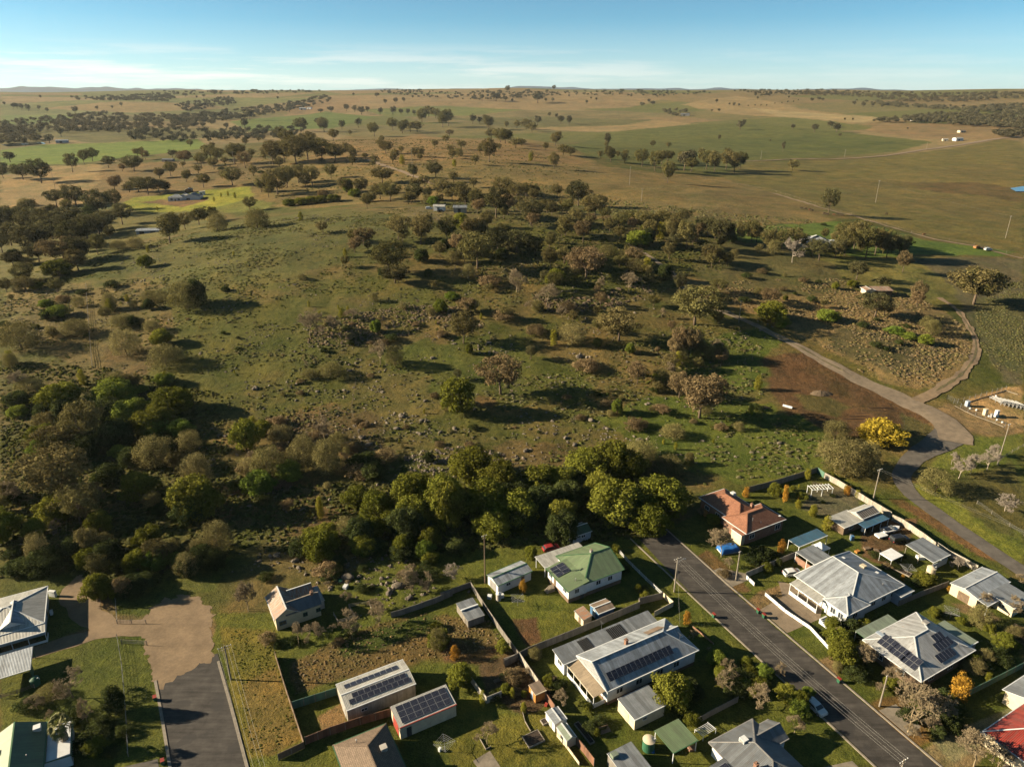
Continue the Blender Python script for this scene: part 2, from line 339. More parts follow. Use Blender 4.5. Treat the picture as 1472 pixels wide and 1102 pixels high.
# colours of the ground itself (albedo)
GH=(.114,.121,.028); GD=(.19,.15,.066); SOIL=(.135,.078,.045); CROP=(.135,.148,.042); BRI=(.165,.235,.035); TAN=(.34,.255,.15)
BRN=(.235,.172,.072); OLI=(.182,.155,.052); YEL=(.28,.29,.03); LAWN=(.125,.145,.024); DRY=(.27,.19,.098); PLO=(.15,.132,.085)
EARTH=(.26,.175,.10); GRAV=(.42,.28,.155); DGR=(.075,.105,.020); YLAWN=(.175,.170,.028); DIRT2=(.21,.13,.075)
ZONES = [ # colour, edge jitter in metres, polygon in photograph pixels
 (BRN, 12, [(500,196),(760,200),(870,240),(1040,255),(1200,312),(1190,322),(1050,322),(900,300),(760,290),(640,290),(420,300),(300,262),(380,232)]),
 ((.29,.19,.09), 14, [(470,205),(600,192),(760,205),(860,240),(760,232),(620,230),(560,245),(440,232)]),
 ((.215,.165,.075), 10, [(1110,262),(1180,300),(1200,318),(1080,318),(980,300),(1000,275)]),
 (OLI, 3, [(1040,256),(1075,232),(1150,232),(1250,228),(1340,217),(1440,200),(1471,204),(1471,374),(1400,352),(1330,340),(1260,320),(1180,300),(1110,276)]),
 ((.190,.152,.055), 20, [(1180,262),(1471,230),(1471,330),(1300,300)]),
 ((.150,.105,.045), 6, [(1300,262),(1400,262),(1471,272),(1471,292),(1420,282),(1340,276)]),
 (CROP, 4, [(806,210),(860,194),(905,187),(960,181),(1080,176),(1200,188),(1340,204),(1290,218),(1180,226),(1075,231),(1040,252),(930,236),(850,224)]),
 ((.115,.135,.036), 20, [(1000,200),(1200,196),(1290,206),(1180,220),(1040,214)]),
 ((.33,.24,.14), 14, [(760,186),(860,190),(1000,178),(930,172),(820,176)]),
 ((.33,.24,.14), 20, [(980,150),(1060,138),(1130,150),(1240,168),(1330,172),(1260,182),(1150,170),(1060,165)]),
 ((.40,.31,.19), 20, [(1080,155),(1180,163),(1290,171),(1240,176),(1120,168)]),
 ((.29,.20,.12), 20, [(1250,176),(1420,178),(1471,190),(1440,198),(1340,200),(1250,190)]),
 ((.30,.215,.13), 20, [(440,140),(700,134),(900,132),(960,140),(900,155),(640,162),(470,170)]),
 ((.22,.18,.10), 20, [(560,160),(900,160),(1000,165),(800,178),(600,175)]),
 ((.17,.19,.06), 14, [(520,158),(640,152),(760,158),(680,166),(560,168)]),
 ((.16,.15,.07), 20, [(640,170),(780,168),(940,172),(900,180),(740,184)]),
 ((.30,.22,.13), 20, [(0,138),(200,140),(420,133),(470,133),(300,150),(0,150)]),
 ((.19,.20,.075), 20, [(0,150),(200,142),(330,140),(470,140),(300,158),(120,164),(0,168)]),
 ((.29,.21,.11), 14, [(60,156),(170,146),(300,150),(330,156),(180,162)]),
 ((.16,.21,.05), 10, [(0,166),(120,165),(90,176),(0,180)]),
 ((.30,.20,.12), 10, [(420,152),(470,142),(520,140),(500,160),(400,172)]),
 ((.14,.19,.045), 8, [(330,175),(470,160),(540,168),(480,184),(360,190)]),
 ((.17,.155,.06), 8, [(60,182),(300,184),(360,190),(300,198),(140,206),(60,196)]),
 (BRI, 2, [(0,216),(60,208),(140,206),(285,200),(294,206),(288,214),(200,224),(100,236),(0,238)]),
 (TAN[:1]+(.24,.125), 5, [(0,252),(60,240),(150,236),(190,246),(140,262),(130,290),(60,302),(0,302)]),
 ((.22,.155,.075), 6, [(150,236),(380,226),(400,262),(300,272),(180,290),(130,290)]),
 ((.17,.155,.055), 5, [(0,302),(60,302),(170,300),(330,300),(300,330),(200,345),(150,360),(100,400),(0,410)]),
 (YEL, 1.5, [(176,292),(196,283),(230,281),(300,273),(358,268),(364,284),(330,296),(270,304),(215,306),(182,300)]),
 ((.19,.20,.05), 2, [(300,302),(360,284),(392,292),(380,304),(330,306)]),
 (DIRT2, .8, [(196,291),(232,287),(280,288),(298,283),(300,287),(262,298),(225,293)]),
 ((.130,.130,.042), 6, [(300,330),(420,308),(590,296),(700,312),(700,330),(560,350),(420,400),(280,420),(200,400),(220,360)]),
 (GD, 5, [(500,302),(620,296),(720,316),(640,322)]),
 ((.13,.20,.035), 2, [(1050,327),(1200,318),(1262,326),(1330,345),(1462,362),(1440,368),(1330,366),(1240,372),(1180,356),(1060,347)]),
 ((.20,.185,.06), 3, [(1180,372),(1330,368),(1400,378),(1360,400),(1380,430),(1300,440),(1220,420),(1180,400)]),
 (PLO, 2, [(1310,372),(1440,370),(1471,372),(1471,556),(1444,548),(1412,500),(1384,440),(1365,405)]),
 ((.115,.115,.055), 5, [(1400,430),(1471,420),(1471,540),(1440,530),(1405,480)]),
 (DRY, 4, [(980,400),(1060,404),(1200,400),(1230,418),(1330,430),(1390,470),(1396,510),(1370,545),(1318,566),(1240,530),(1160,486),(1060,444),(985,420)]),
 ((.15,.135,.06), 4, [(1000,345),(1120,350),(1200,380),(1220,420),(1100,430),(1000,400)]),
 ((.145,.125,.07), 3, [(1200,470),(1300,480),(1370,500),(1340,545),(1260,530),(1190,500)]),
 (SOIL, .6, [(1094,514),(1130,508),(1167,507),(1220,530),(1290,575),(1350,612),(1314,628),(1250,630),(1214,627),(1170,612),(1140,607),(1107,560)]),
 ((.13,.115,.045), 1.5, [(1140,566),(1180,568),(1225,585),(1205,600),(1160,590)]),
 ((.12,.11,.045), 1.0, [(1296,592),(1345,616),(1335,624),(1300,622)]),
 ((.115,.150,.026), 5, [(860,600),(1000,560),(1100,580),(1180,615),(1240,635),(1170,680),(1060,700),(900,650)]),
 ((.105,.140,.026), 4, [(960,500),(1090,470),(1130,490),(1090,515),(1100,560),(1010,560)]),
 ((.115,.130,.030), 5, [(540,500),(700,480),(860,540),(840,580),(680,580),(560,560)]),
 ((.155,.135,.048), 5, [(505,520),(620,540),(640,600),(540,620),(500,560)]),
 (GD, 4, [(20,400),(150,410),(240,420),(250,480),(180,560),(120,540),(60,500),(0,480)]),
 ((.170,.125,.06), 4, [(160,490),(215,500),(215,570),(180,560),(150,520)]),
 ((.14,.105,.05), 5, [(430,580),(530,590),(560,640),(520,680),(400,620)]),
 ((.17,.115,.055), 1.5, [(685,568),(715,572),(712,584),(684,582)]),
 ((.16,.12,.055), 4, [(700,640),(830,630),(860,670),(740,690)]),
 ((.16,.11,.052), 4, [(290,700),(460,690),(520,740),(440,770),(330,750)]),
 ((.12,.16,.028), 2, [(380,700),(430,705),(400,720),(370,712)]),
 (GRAV, .6, [(1384,585),(1392,572),(1450,556),(1471,556),(1471,612),(1446,616)]),
 ((.27,.185,.11), 1.5, [(1330,600),(1360,578),(1384,585),(1446,616),(1471,612),(1471,622),(1440,628),(1400,622),(1360,640)]),
 ((.16,.185,.035), 1.5, [(1385,625),(1440,628),(1471,624),(1471,800),(1400,770),(1340,720),(1320,690),(1350,650)]),
 ((.20,.215,.032), 2, [(1290,690),(1340,700),(1420,760),(1471,790),(1471,822),(1380,770),(1320,730)]),
 ((.12,.115,.04), 4, [(1380,680),(1471,660),(1471,780),(1420,760),(1360,720)]),
 ((.20,.11,.055), 1., [(1300,718),(1370,758),(1440,806),(1400,800),(1310,742),(1280,716)]),
 # town
 (LAWN, .6, [(0,880),(60,850),(110,850),(300,880),(330,880),(420,880),(600,760),(880,760),(940,770),(1100,690),(1180,670),(1260,706),(1471,840),(1471,1101),(0,1101)]),
 ((.125,.135,.030), 1, [(0,835),(90,826),(180,830),(300,800),(330,800),(310,850),(200,870),(110,850),(60,850),(0,862)]),
 (EARTH, 1.2, [(115,830),(160,862),(170,885),(205,888),(228,880),(300,880),(306,882),(302,940),(296,960),(262,975),(230,985),(212,935),(205,905),(160,908),(100,928),(50,945),(45,940),(60,925),(125,905),(115,880),(90,855)]),
 (EARTH, .8, [(0,915),(60,918),(50,945),(0,960)]),
 ((.19,.165,.030), .5, [(316,900),(395,905),(400,945),(436,1062),(395,1082),(352,1090),(332,1000)]),
 ((.21,.155,.05), .8, [(350,985),(400,960),(432,1062),(392,1082),(356,1075)]),
 ((.17,.12,.05), 1.5, [(420,950),(520,900),(600,880),(700,890),(735,940),(620,950),(500,975),(425,1000)]),
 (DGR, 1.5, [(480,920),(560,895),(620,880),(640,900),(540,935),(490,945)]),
 ((.30,.19,.10), .6, [(455,1030),(500,1005),(498,1050),(465,1060)]),
 ((.15,.085,.05), .8, [(735,890),(772,886),(775,922),(758,928),(742,905)]),
 ((.17,.10,.06), 1, [(625,920),(720,930),(700,955),(640,950)]),
 ((.13,.09,.06), 1, [(690,955),(740,935),(800,1000),(760,1030),(700,1000)]),
 (YLAWN, 1, [(690,1030),(790,1020),(830,1080),(820,1101),(650,1101),(640,1075)]),
 (EARTH, .6, [(1068,868),(1090,850),(1130,838),(1150,846),(1110,872),(1078,888)]),
 ((.20,.12,.06), .8, [(1015,788),(1065,830),(1080,850),(1050,850),(1000,800)]),
 ((.19,.11,.065), .8, [(1235,750),(1320,745),(1300,790),(1270,812),(1240,800)]),
 ((.15,.14,.105), .8, [(1170,690),(1240,705),(1230,740),(1190,745),(1150,730)]),
 ((.25,.165,.105), .5, [(1366,865),(1410,870),(1440,890),(1420,895),(1380,880)]),
 ((.21,.125,.05), 1.5, [(1240,1010),(1300,1000),(1340,1060),(1320,1082),(1270,1050)]),
 ((.29,.22,.14), .5, [(1320,1085),(1350,1060),(1390,1040),(1440,1050),(1400,1101),(1330,1101)]),
 ((.33,.30,.20), .4, [(1340,1065),(1471,1010),(1471,1030),(1370,1095)]),
 ((.29,.20,.12), .6, [(1174,946),(1196,938),(1206,985),(1195,1000)]),
]
def ground_color(x, y):
    c = np.empty(x.shape+(3,)); c[...] = GH
    r = np.hypot(x, y)
    # wild hillside: green flats and drier tan ground in drifts
    n = fbm(x/45, y/34, 41, 4); n2 = fbm(x/11, y/9, 47, 3)
    d = np.clip((.6*n+.4*n2-.49)*6+.30, 0, 1)[..., None]
    c = c*(1-d)+np.array((.185,.142,.058))*d
    # far country: paddocks of different use
    a = sm(1100, 1500, r); ang = .5
    X = x*math.cos(ang)+y*math.sin(ang); Y = -x*math.sin(ang)+y*math.cos(ang)
    cell = _hash(np.floor(X/520+.3*vnoise(Y/900, X/900, 3)).astype(np.int64), np.floor(Y/380+.35*vnoise(X/800, Y/800, 9)).astype(np.int64), 77)
    pal = np.array([(.25,.185,.10), (.17,.17,.065), (.32,.24,.14), (.21,.18,.085), (.28,.20,.12), (.16,.165,.055)])
    fc = pal[np.minimum((cell*6).astype(int), 5)]
    c = c*(1-a[..., None])+fc*a[..., None]
    jx = fbm(x/7, y/7, 61, 3)-.5; jy = fbm(x/7, y/7, 67, 3)-.5
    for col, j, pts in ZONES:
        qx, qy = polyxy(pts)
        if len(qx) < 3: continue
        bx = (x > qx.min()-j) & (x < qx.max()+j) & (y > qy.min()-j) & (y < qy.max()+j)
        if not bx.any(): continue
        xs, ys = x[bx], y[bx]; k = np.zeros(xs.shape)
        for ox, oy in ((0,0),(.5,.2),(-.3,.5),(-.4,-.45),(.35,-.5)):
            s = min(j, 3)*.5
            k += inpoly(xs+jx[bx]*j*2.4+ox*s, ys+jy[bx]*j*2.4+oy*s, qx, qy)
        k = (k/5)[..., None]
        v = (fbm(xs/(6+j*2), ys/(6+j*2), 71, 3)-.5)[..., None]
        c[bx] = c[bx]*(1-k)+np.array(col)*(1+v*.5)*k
    lum = c@np.array([.35,.55,.10]); c = lum[..., None]*.1+c*.9; c = c*np.array([1.02,.985,.78])*KA*.77
    return np.clip(c, 0, 1)
def build_ground():
    rr = [1.0, 30.]; q = 45.
    while q < 5200: rr.append(q); q *= 1.0052
    while q < 14000: rr.append(q); q *= 1.06
    rr = np.array(rr)
    fine = np.arange(-52, 52.01, .2); th = R(90)-np.radians(np.concatenate([np.arange(-180, -52, 4.), fine, np.arange(56, 180, 4.)]))
    RR, TH = np.meshgrid(rr, th, indexing='ij'); x = RR*np.cos(TH); y = RR*np.sin(TH)
    z = height(x, y)-sm(9000, 13000, RR)*100
    c = ground_color(x.ravel(), y.ravel())
    nr, nt = RR.shape; i = np.arange(nr-1)[:, None]*nt; j = np.arange(nt)[None, :]; j2 = (j+1) % nt
    f = np.stack([i+j, i+j2, i+nt+j2, i+nt+j], -1).reshape(-1, 4)
    me = npmesh('ground', np.stack([x, y, z], -1).reshape(-1, 3), f, 'ground', c, smooth=True)
    o = link('ground', me); tag(o, kind='structure'); return o
ground = build_ground()

# ------------------------------------------------------------------ roads, kerbs, tracks
def asphalt():
    m, nt, b = M_new('asphalt', .85, .25)
    g = N(nt, 'ShaderNodeNewGeometry').outputs['Position']
    mp = N(nt, 'ShaderNodeMapping'); L(nt, g, mp.inputs[0]); mp.inputs['Rotation'].default_value = (0, 0, R(65)); mp.inputs['Scale'].default_value = (.12, 1.3, 1)
    a = mixc(nt, (.037,.033,.030), ramp(nt, noise(nt, g, .35, 6, .7), [(.32, .62), (.68, 1.4)]), 1, 'MULTIPLY')
    a = mixc(nt, a, ramp(nt, noise(nt, mp.outputs[0], 1, 4, .6), [(.35, .72), (.65, 1.3)]), 1, 'MULTIPLY')
    a = mixc(nt, a, (.07,.061,.05), ramp(nt, noise(nt, g, 9, 2), [(.6, 0.), (.8, .5)]))
    a = mixc(nt, a, (.027,.025,.024), ramp(nt, noise(nt, g, .16, 3, .4), [(.60, 0.), (.62, .7)]))
    L(nt, a, b.inputs['Base Color']); bump(nt, b, noise(nt, g, 20, 2), .2, .01); return m
MAT['asphalt'] = asphalt()
MAT['kerb'] = mat_plain('kerb', (.30,.26,.21), .9, .25, 1.2)
MAT['concrete'] = mat_plain('concrete', (.26,.22,.17), .9, .3, .6)
MAT['dirt'] = mat_plain('dirt', (.27,.19,.115), .95, .3, .35, bmp=.3)
MAT['apron'] = mat_plain('apron', (.25,.175,.105), .95, .28, .2)
MAT['gravel'] = mat_plain('gravel', (.255,.195,.135), .95, .25, .5, bmp=.3)
MAT['bitumen'] = mat_plain('bitumen', (.135,.118,.100), .9, .3, .4)
def resample(p, step):
    p = np.array(p, float); out = []
    q = np.vstack([2*p[0]-p[1], p, 2*p[-1]-p[-2]])
    for i in range(1, len(q)-2):
        n = max(2, int(np.linalg.norm(q[i+1]-q[i])/step)); t = np.linspace(0, 1, n, endpoint=False)[:, None]
        a, b, c, d = q[i-1], q[i], q[i+1], q[i+2]
        out.append(.5*((2*b)+(c-a)*t+(2*a-5*b+4*c-d)*t*t+(3*b-a-3*c+d)*t**3))
    out.append(q[-2][None]); return np.vstack(out)
def ribbon(name, mat, pts, wid, step=1.5, up=.05, nx=6, wob=.25):
    """a sheet draped along world XY points; wid = number or list of widths per point"""
    p = resample(pts, step); w = resample(np.stack([np.array(wid if isinstance(wid, (list, tuple)) else [wid]*len(pts), float)]*2, 1), 1)[:, 0]
    w = np.interp(np.linspace(0, 1, len(p)), np.linspace(0, 1, len(w)), w)
    d = np.gradient(p, axis=0); d /= np.linalg.norm(d, axis=1)[:, None]; nrm = np.stack([-d[:,1], d[:,0]], 1)
    t = np.linspace(-.5, .5, nx+1)[None, :, None]
    q = p[:, None, :]+nrm[:, None, :]*t*w[:, None, None]
    e = (vnoise(q[...,0]/3.1, q[...,1]/3.1, 5)-.5)*wob*2
    q = q+nrm[:, None, :]*(e*np.sign(t[...,0])*(np.abs(t[...,0]) > .49))[..., None]
    x, y = q[...,0], q[...,1]
    z = height(x, y)
    z = np.maximum(z, np.maximum(height(x+.6, y+.6), height(x-.6, y-.6))) if wob else z
    v = np.stack([x, y, z+up], -1).reshape(-1, 3); n = nx+1
    i = np.arange(len(p)-1)[:, None]*n; j = np.arange(nx)[None, :]
    f = np.stack([i+j+n, i+j+n+1, i+j+1, i+j], -1).reshape(-1, 4)[:, ::-1]
    me = npmesh(name, v, f, mat, smooth=True)
    return tag(link(name, me), kind='structure')
def wp(*pts):
    a = np.array(pts, float); x, y, _ = at(a[:,0], a[:,1]); return list(zip(x, y))
# street on the right, parallel kerbs (world metres)
SR = [(34.0,158.5),(45.5,129.6),(58.4,102.6),(74.5,68.5),(86,44)]
ribbon('street', 'asphalt', SR, [9.2]*5, 2, .03, 4, 0)
SL = [(-64.2,108.6),(-57.9,97.7),(-49.6,83.3),(-38,63)]
ribbon('street', 'asphalt', SL, [11.2,11.6,12.0,12.0], 2, .03, 4, 0)
def kerb(pts, w=.35, h=.13):
    mb = MB()
    for a, b in zip(pts, pts[1:]): mb.bar((a[0],a[1],h/2-.02), (b[0],b[1],h/2-.02), w, h+.04)
    return tag(mb.build('kerb', 'kerb'), kind='structure')
kerb([(39.6,155.6),(50.1,131.7),(63.0,104.6),(79.1,70.5),(90.7,46)])
kerb([(29.9,151),(40.9,127.5),(53.8,100.6),(69.9,66.5),(81,42)])
kerb([(-58.4,109.2),(-52.3,98.9),(-44.0,84.6),(-32.5,64.5)], .5)
kerb([(-68.6,104.2),(-63.4,95.6),(-55.4,82.0),(-43.5,61.5)], .5)
# dirt and gravel roads
ribbon('gravel_road', 'gravel', wp((905,350),(960,388),(1000,428),(1050,452),(1110,480),(1180,517),(1240,549),(1300,577),(1340,594),(1366,615),(1374,636)), [2.0,2.4,2.8,3.0,3.4,3.6,3.9,4.3,6.2,10,10], 2, .14, 8, .5)
ribbon('lane', 'bitumen', wp((1372,622),(1345,640),(1318,655),(1300,675),(1296,690),(1312,712),(1350,740),(1400,775),(1471,822),(1520,850)), [11,9,7,5.5,5,4.6,4.6,4.6,4.6,4.6], 2, .08, 6, .2)
ribbon('dirt_track', 'dirt', wp((1318,577),(1345,562),(1380,540),(1400,515),(1402,490),(1390,465),(1378,448),(1350,428)), [5,4.2,3.8,3.4,3.2,3.0,2.6,2.0], 2, .14, 6, .8)
MAT['verge'] = mat_plain('verge', (.15,.125,.055), .95, .4, 1.2)
ribbon('track_verge', 'verge', wp((1345,562),(1380,540),(1400,515),(1402,490),(1390,465),(1378,448)), [.6,.8,.7,.9,.8,.6], 2, .18, 2, .4)
ribbon('track_verge', 'verge', wp((960,388),(1000,428),(1050,452),(1110,480),(1180,517),(1240,549)), [.5,.6,.8,.7,.7,.4], 2, .18, 2, .4)
ribbon('dirt_track', 'dirt', wp((640,270),(610,260),(575,246),(545,236),(528,230)), [3.5,4.5,5,6,7], 4, .3, 4, .8)
ribbon('dirt_track', 'dirt', wp((1070,232),(1150,229),(1250,226),(1340,214),(1440,199),(1500,192)), [5,6,7,12,13,12], 8, .5, 4, 1.5)
ribbon('dirt_track', 'dirt', wp((1110,278),(1180,299),(1240,315),(1330,341),(1400,354),(1471,372)), [3,3.5,3,3,3,3], 5, .25, 4, .8)
ol = resample(wp((200,905),(206,890),(214,884),(216,872),(228,868),(236,858),(250,862),(262,852),(280,858),(294,866),(302,876),(306,890),(303,915),(304,945),(300,955),(288,953),(276,962),(262,968),(250,974),(240,981),(231,990),(222,975),(212,940),(200,905)), .45)
ol = ol+np.stack([vnoise(ol[:,0]/.9, ol[:,1]/.9, 31)-.5, vnoise(ol[:,0]/.9, ol[:,1]/.9, 37)-.5], 1)*1.5+np.stack([vnoise(ol[:,0]/.3, ol[:,1]/.3, 41)-.5, vnoise(ol[:,0]/.3, ol[:,1]/.3, 43)-.5], 1)*.6
ap = MB(); ap.slab([(x, y, .045) for x, y in ol[:-1]][::-1], .1); tag(ap.build('gravel_apron', 'apron'), kind='structure')
ribbon('dirt_driveway', 'apron', wp((222,902),(196,902),(165,903),(120,915),(60,935),(-30,968)), [6,5,4.2,4,4,4], 1.5, .035, 6, .9)
ribbon('dirt_driveway', 'apron', wp((150,905),(125,880),(110,850),(125,825)), [5,6,6,4], 1.5, .03, 6, 1.0)
# driveways and paths in town
def slab_xy(name, mat, pts, up=.02, kind='structure'):
    mb = MB(); mb.slab([(x, y, up) for x, y in pts], .15)
    return tag(mb.build(name, mat), kind=kind)
slab_xy('driveway', 'gravel', [(54.2,124.4),(57.6,117.2),(66.2,121.5),(71,130.5),(66.5,138.5),(62.0,136.6),(60.6,128.6)][::1], .022)
slab_xy('driveway', 'concrete', [(67.2,97.2),(69.8,91.6),(73,93.5),(71,98.6)], .022)
slab_xy('driveway', 'concrete', [(75.2,80.6),(79.3,72),(86,75.2),(90.8,84),(86.5,88.4)], .024)
slab_xy('driveway', 'concrete', [(46.4,137.5),(49.3,131.5),(55.2,134.8),(53.8,141.5)], .022)
slab_xy('driveway', 'concrete', [(48.0,84.4),(57.6,86.6),(60.6,80),(50,76)], .024)
slab_xy('driveway', 'bitumen', [(-72.3,83.3),(-60.2,87.0),(-56.4,80.5),(-68,76)], .024)
slab_xy('path', 'concrete', [(-6.6,86.6),(-3.8,88.6),(-.5,83),(-3.6,81.8)], .022)

# ------------------------------------------------------------------ far ranges and haze
def far_range(name, d, a0, a1, hts, seed, mat):
    a = np.linspace(R(a0), R(a1), 160); t = np.linspace(0, 1, 160)
    base = np.interp(t, np.linspace(0, 1, len(hts)), hts)
    prof = base*(.72+.5*fbm(t*14+seed, t*0+seed, seed, 4))
    rows = []
    for k, (dd, m) in enumerate(((-1500,0),(-1000,.35),(-500,.75),(0,1),(900,.8),(2600,0))):
        r = d+dd*.8+300*(fbm(t*20, t*0+k, 3, 2)-.5)
        rows.append(np.stack([r*np.sin(a), r*np.cos(a), 20+prof*m*(.9+.2*vnoise(t*60, t*0+k, 8))], -1))
    v = np.vstack(rows); n = 160
    i = np.arange(5)[:, None]*n; j = np.arange(n-1)[None, :]
    f = np.stack([i+j, i+j+1, i+n+j+1, i+n+j], -1).reshape(-1, 4)
    return tag(link(name, npmesh(name, v, f, mat, smooth=True)), kind='structure')
MAT['range'] = mat_plain('range', (.03,.07,.13), 1, .3, .004)  # blue of distance painted into the base colour where the haze is thin
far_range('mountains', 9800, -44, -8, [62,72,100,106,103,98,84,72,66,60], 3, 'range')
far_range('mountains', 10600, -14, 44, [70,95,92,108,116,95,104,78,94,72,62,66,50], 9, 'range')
hz = MB(); hz.box(-13000,-1500,-200, 13000,13200,330)
hm = D.materials.new('haze'); hm.use_nodes = True; hn = hm.node_tree; hn.nodes.clear()
ho = hn.nodes.new('ShaderNodeOutputMaterial'); hv = hn.nodes.new('ShaderNodeVolumePrincipled')
hv.inputs['Color'].default_value = (.80,.90,1.0,1); hv.inputs['Density'].default_value = 1.8e-5; hv.inputs['Anisotropy'].default_value = .2
hn.links.new(hv.outputs[0], ho.inputs['Volume']); MAT['haze'] = hm
HAZE = hz.build('haze', 'haze'); tag(HAZE, kind='stuff')
# ------------------------------------------------------------------ foliage
def leaf_mat(name, c, tint, var=.3, tr=.25):
    m = D.materials.new(name); m.use_nodes = True; nt = m.node_tree; nt.nodes.clear(); c = tuple(v*KA*.95 for v in c); tint = tuple(v*KA*.95 for v in tint)
    out = N(nt, 'ShaderNodeOutputMaterial'); ca = N(nt, 'ShaderNodeVertexColor'); ca.layer_name = 'Col'
    oi = N(nt, 'ShaderNodeObjectInfo')
    a = mixc(nt, c, tint, ramp(nt, oi.outputs['Random'], [(0, 0.), (1, 1.)]))
    k = mixc(nt, a, ca.outputs[0], 1, 'MULTIPLY')
    wn = N(nt, 'ShaderNodeTexWhiteNoise', noise_dimensions='1D'); L(nt, oi.outputs['Random'], wn.inputs['W'])
    k = mixc(nt, k, ramp(nt, wn.outputs['Value'], [(0, 1-var), (1, 1+var*.7)]), 1, 'MULTIPLY')
    d = N(nt, 'ShaderNodeBsdfDiffuse'); L(nt, k, d.inputs[0]); t = N(nt, 'ShaderNodeBsdfTranslucent'); L(nt, k, t.inputs[0])
    mx = N(nt, 'ShaderNodeMixShader'); mx.inputs[0].default_value = tr; L(nt, d.outputs[0], mx.inputs[1]); L(nt, t.outputs[0], mx.inputs[2])
    L(nt, mx.outputs[0], out.inputs[0]); return m
LEAF = { # species: leaf colours
 'gum': ((0.171,0.159,0.058), (0.217,0.177,0.075)), 'dark': ((0.109,0.108,0.047), (0.145,0.131,0.060)), 'rust': ((0.245,0.185,0.095), (0.29,0.205,0.11)),
 'olive': ((0.254,0.228,0.086), (0.326,0.276,0.120)), 'green': ((0.171,0.186,0.029), (0.217,0.214,0.036)), 'bright': ((0.167,0.241,0.042), (0.239,0.276,0.046)),
 'yellow': ((0.46,0.35,0.045), (0.42,0.28,0.04)), 'lime': ((0.304,0.297,0.042), (0.362,0.317,0.046)), 'red': ((0.362,0.152,0.098), (0.362,0.166,0.104)),
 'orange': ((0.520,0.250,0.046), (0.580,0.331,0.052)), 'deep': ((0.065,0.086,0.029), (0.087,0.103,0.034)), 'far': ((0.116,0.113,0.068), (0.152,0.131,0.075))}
for k, (a, b) in LEAF.items(): MAT['leaf_'+k] = leaf_mat('leaf_'+k, a, b)
MAT['bark'] = mat_plain('bark', (.16,.115,.080), .95, .3, 2.)
MAT['bark_pale'] = mat_plain('bark_pale', (.42,.36,.29), .9, .3, 2.)
MAT['twig'] = mat_plain('twig', (.33,.255,.155), .95, .25, 2.)
MAT['twig_grey'] = mat_plain('twig_grey', (.38,.32,.26), .95, .2, 2.)
MAT['dryreed'] = leaf_mat('dryreed', (.23,.18,.11), (.20,.16,.11))
MAT['scrub'] = leaf_mat('scrub', (.15,.125,.055), (.17,.13,.06))

def leaves(cl, n, leaf, seed, aspect=.62, droop=0., shell=(.72, 1.06)):
    """leaf-sized quads on a set of ellipsoid clumps; cl rows: x y z rx ry rz tone"""
    g = np.random.default_rng(seed); V = []; C = []
    for (cx, cy, cz, rx, ry, rz, tone) in cl:
        k = max(6, int(n*(rx*ry*rz)**(2/3)/.0144)) if n > 0 else -n
        d = g.normal(size=(k, 3)); d /= np.linalg.norm(d, axis=1)[:, None]
        rad = g.uniform(shell[0], shell[1], (k, 1))*(1+.25*np.sin(d[:, :1]*7+cx*40)*np.cos(d[:, 1:2]*6+cz*31))
        p = np.array([cx, cy, cz])+d*rad*np.array([rx, ry, rz])
        nr = d*.75+g.normal(size=(k, 3))*.48+np.array([0, 0, .22]); nr /= np.linalg.norm(nr, axis=1)[:, None]
        t = np.cross(nr, g.normal(size=(k, 3))); t /= np.linalg.norm(t, axis=1)[:, None]; b = np.cross(nr, t)
        s = leaf*g.uniform(.6, 1.25, (k, 1)); t = t*s; b = b*s*aspect
        V.append(np.stack([p-t, p-b*.9+t*.15, p+t, p+b], 1))
        C.append(np.repeat(tone*g.uniform(.72, 1.22, (k, 1)), 4, 1))
    V = np.concatenate(V).reshape(-1, 3); C = np.concatenate(C).reshape(-1, 1)
    return V, np.arange(len(V)).reshape(-1, 4), C*np.array([[1, 1, 1]])
def gum_clumps(seed, n=34, spread=.34, lo=.30, hi=.90, r=(.07, .13)):
    """lobes spread through a rounded, ragged crown with gaps"""
    g = np.random.default_rng(seed); out = []; lean = g.normal(size=2)*.05; mz = (lo+hi)/2+.03; hz_ = (hi-lo)/2
    for i in range(n):
        t = 1-2*(i+.5)/n; t = t*.92+.05; a = i*2.4+g.uniform(-.5, .5); q = math.sqrt(max(0, 1-t*t))
        k = g.choice([1., 1.08, .86, .6], p=[.45, .2, .2, .15])
        z = mz+hz_*t*k*g.uniform(.85, 1.05); s = g.uniform(*r)
        rr = spread*q**.8*k*g.uniform(.82, 1.12)*(1.0 if t > -.3 else .8)
        out.append((rr*math.cos(a)+lean[0]*z, rr*math.sin(a)+lean[1]*z, z, s*g.uniform(1, 1.3), s*g.uniform(1, 1.3), s*g.uniform(.65, .95), g.uniform(.74, 1.22)))
    return out
def dome_clumps(seed, n=30, w=.40, lo=.10, hi=.88, r=(.11, .17), rag=.18):
    g = np.random.default_rng(seed); out = []
    for i in range(n):
        a = i*2.4+g.uniform(-.4, .4); t = ((i+.5)/n); z = lo+(hi-lo)*t
        prof = math.sin(math.pi*min(.97, max(.12, .18+.78*t)))**.55
        rr = w*prof*(1-.22*g.random())*(1+rag*g.normal()*.5)
        s = g.uniform(*r)
        out.append((rr*math.cos(a), rr*math.sin(a), z*(1-rag*.3*g.random()), s*g.uniform(.9, 1.2), s*g.uniform(.9, 1.2), s*g.uniform(.8, 1.05), g.uniform(.75, 1.22)))
    out.append((0, 0, .5, w*.62, w*.62, .34, .7))
    return out
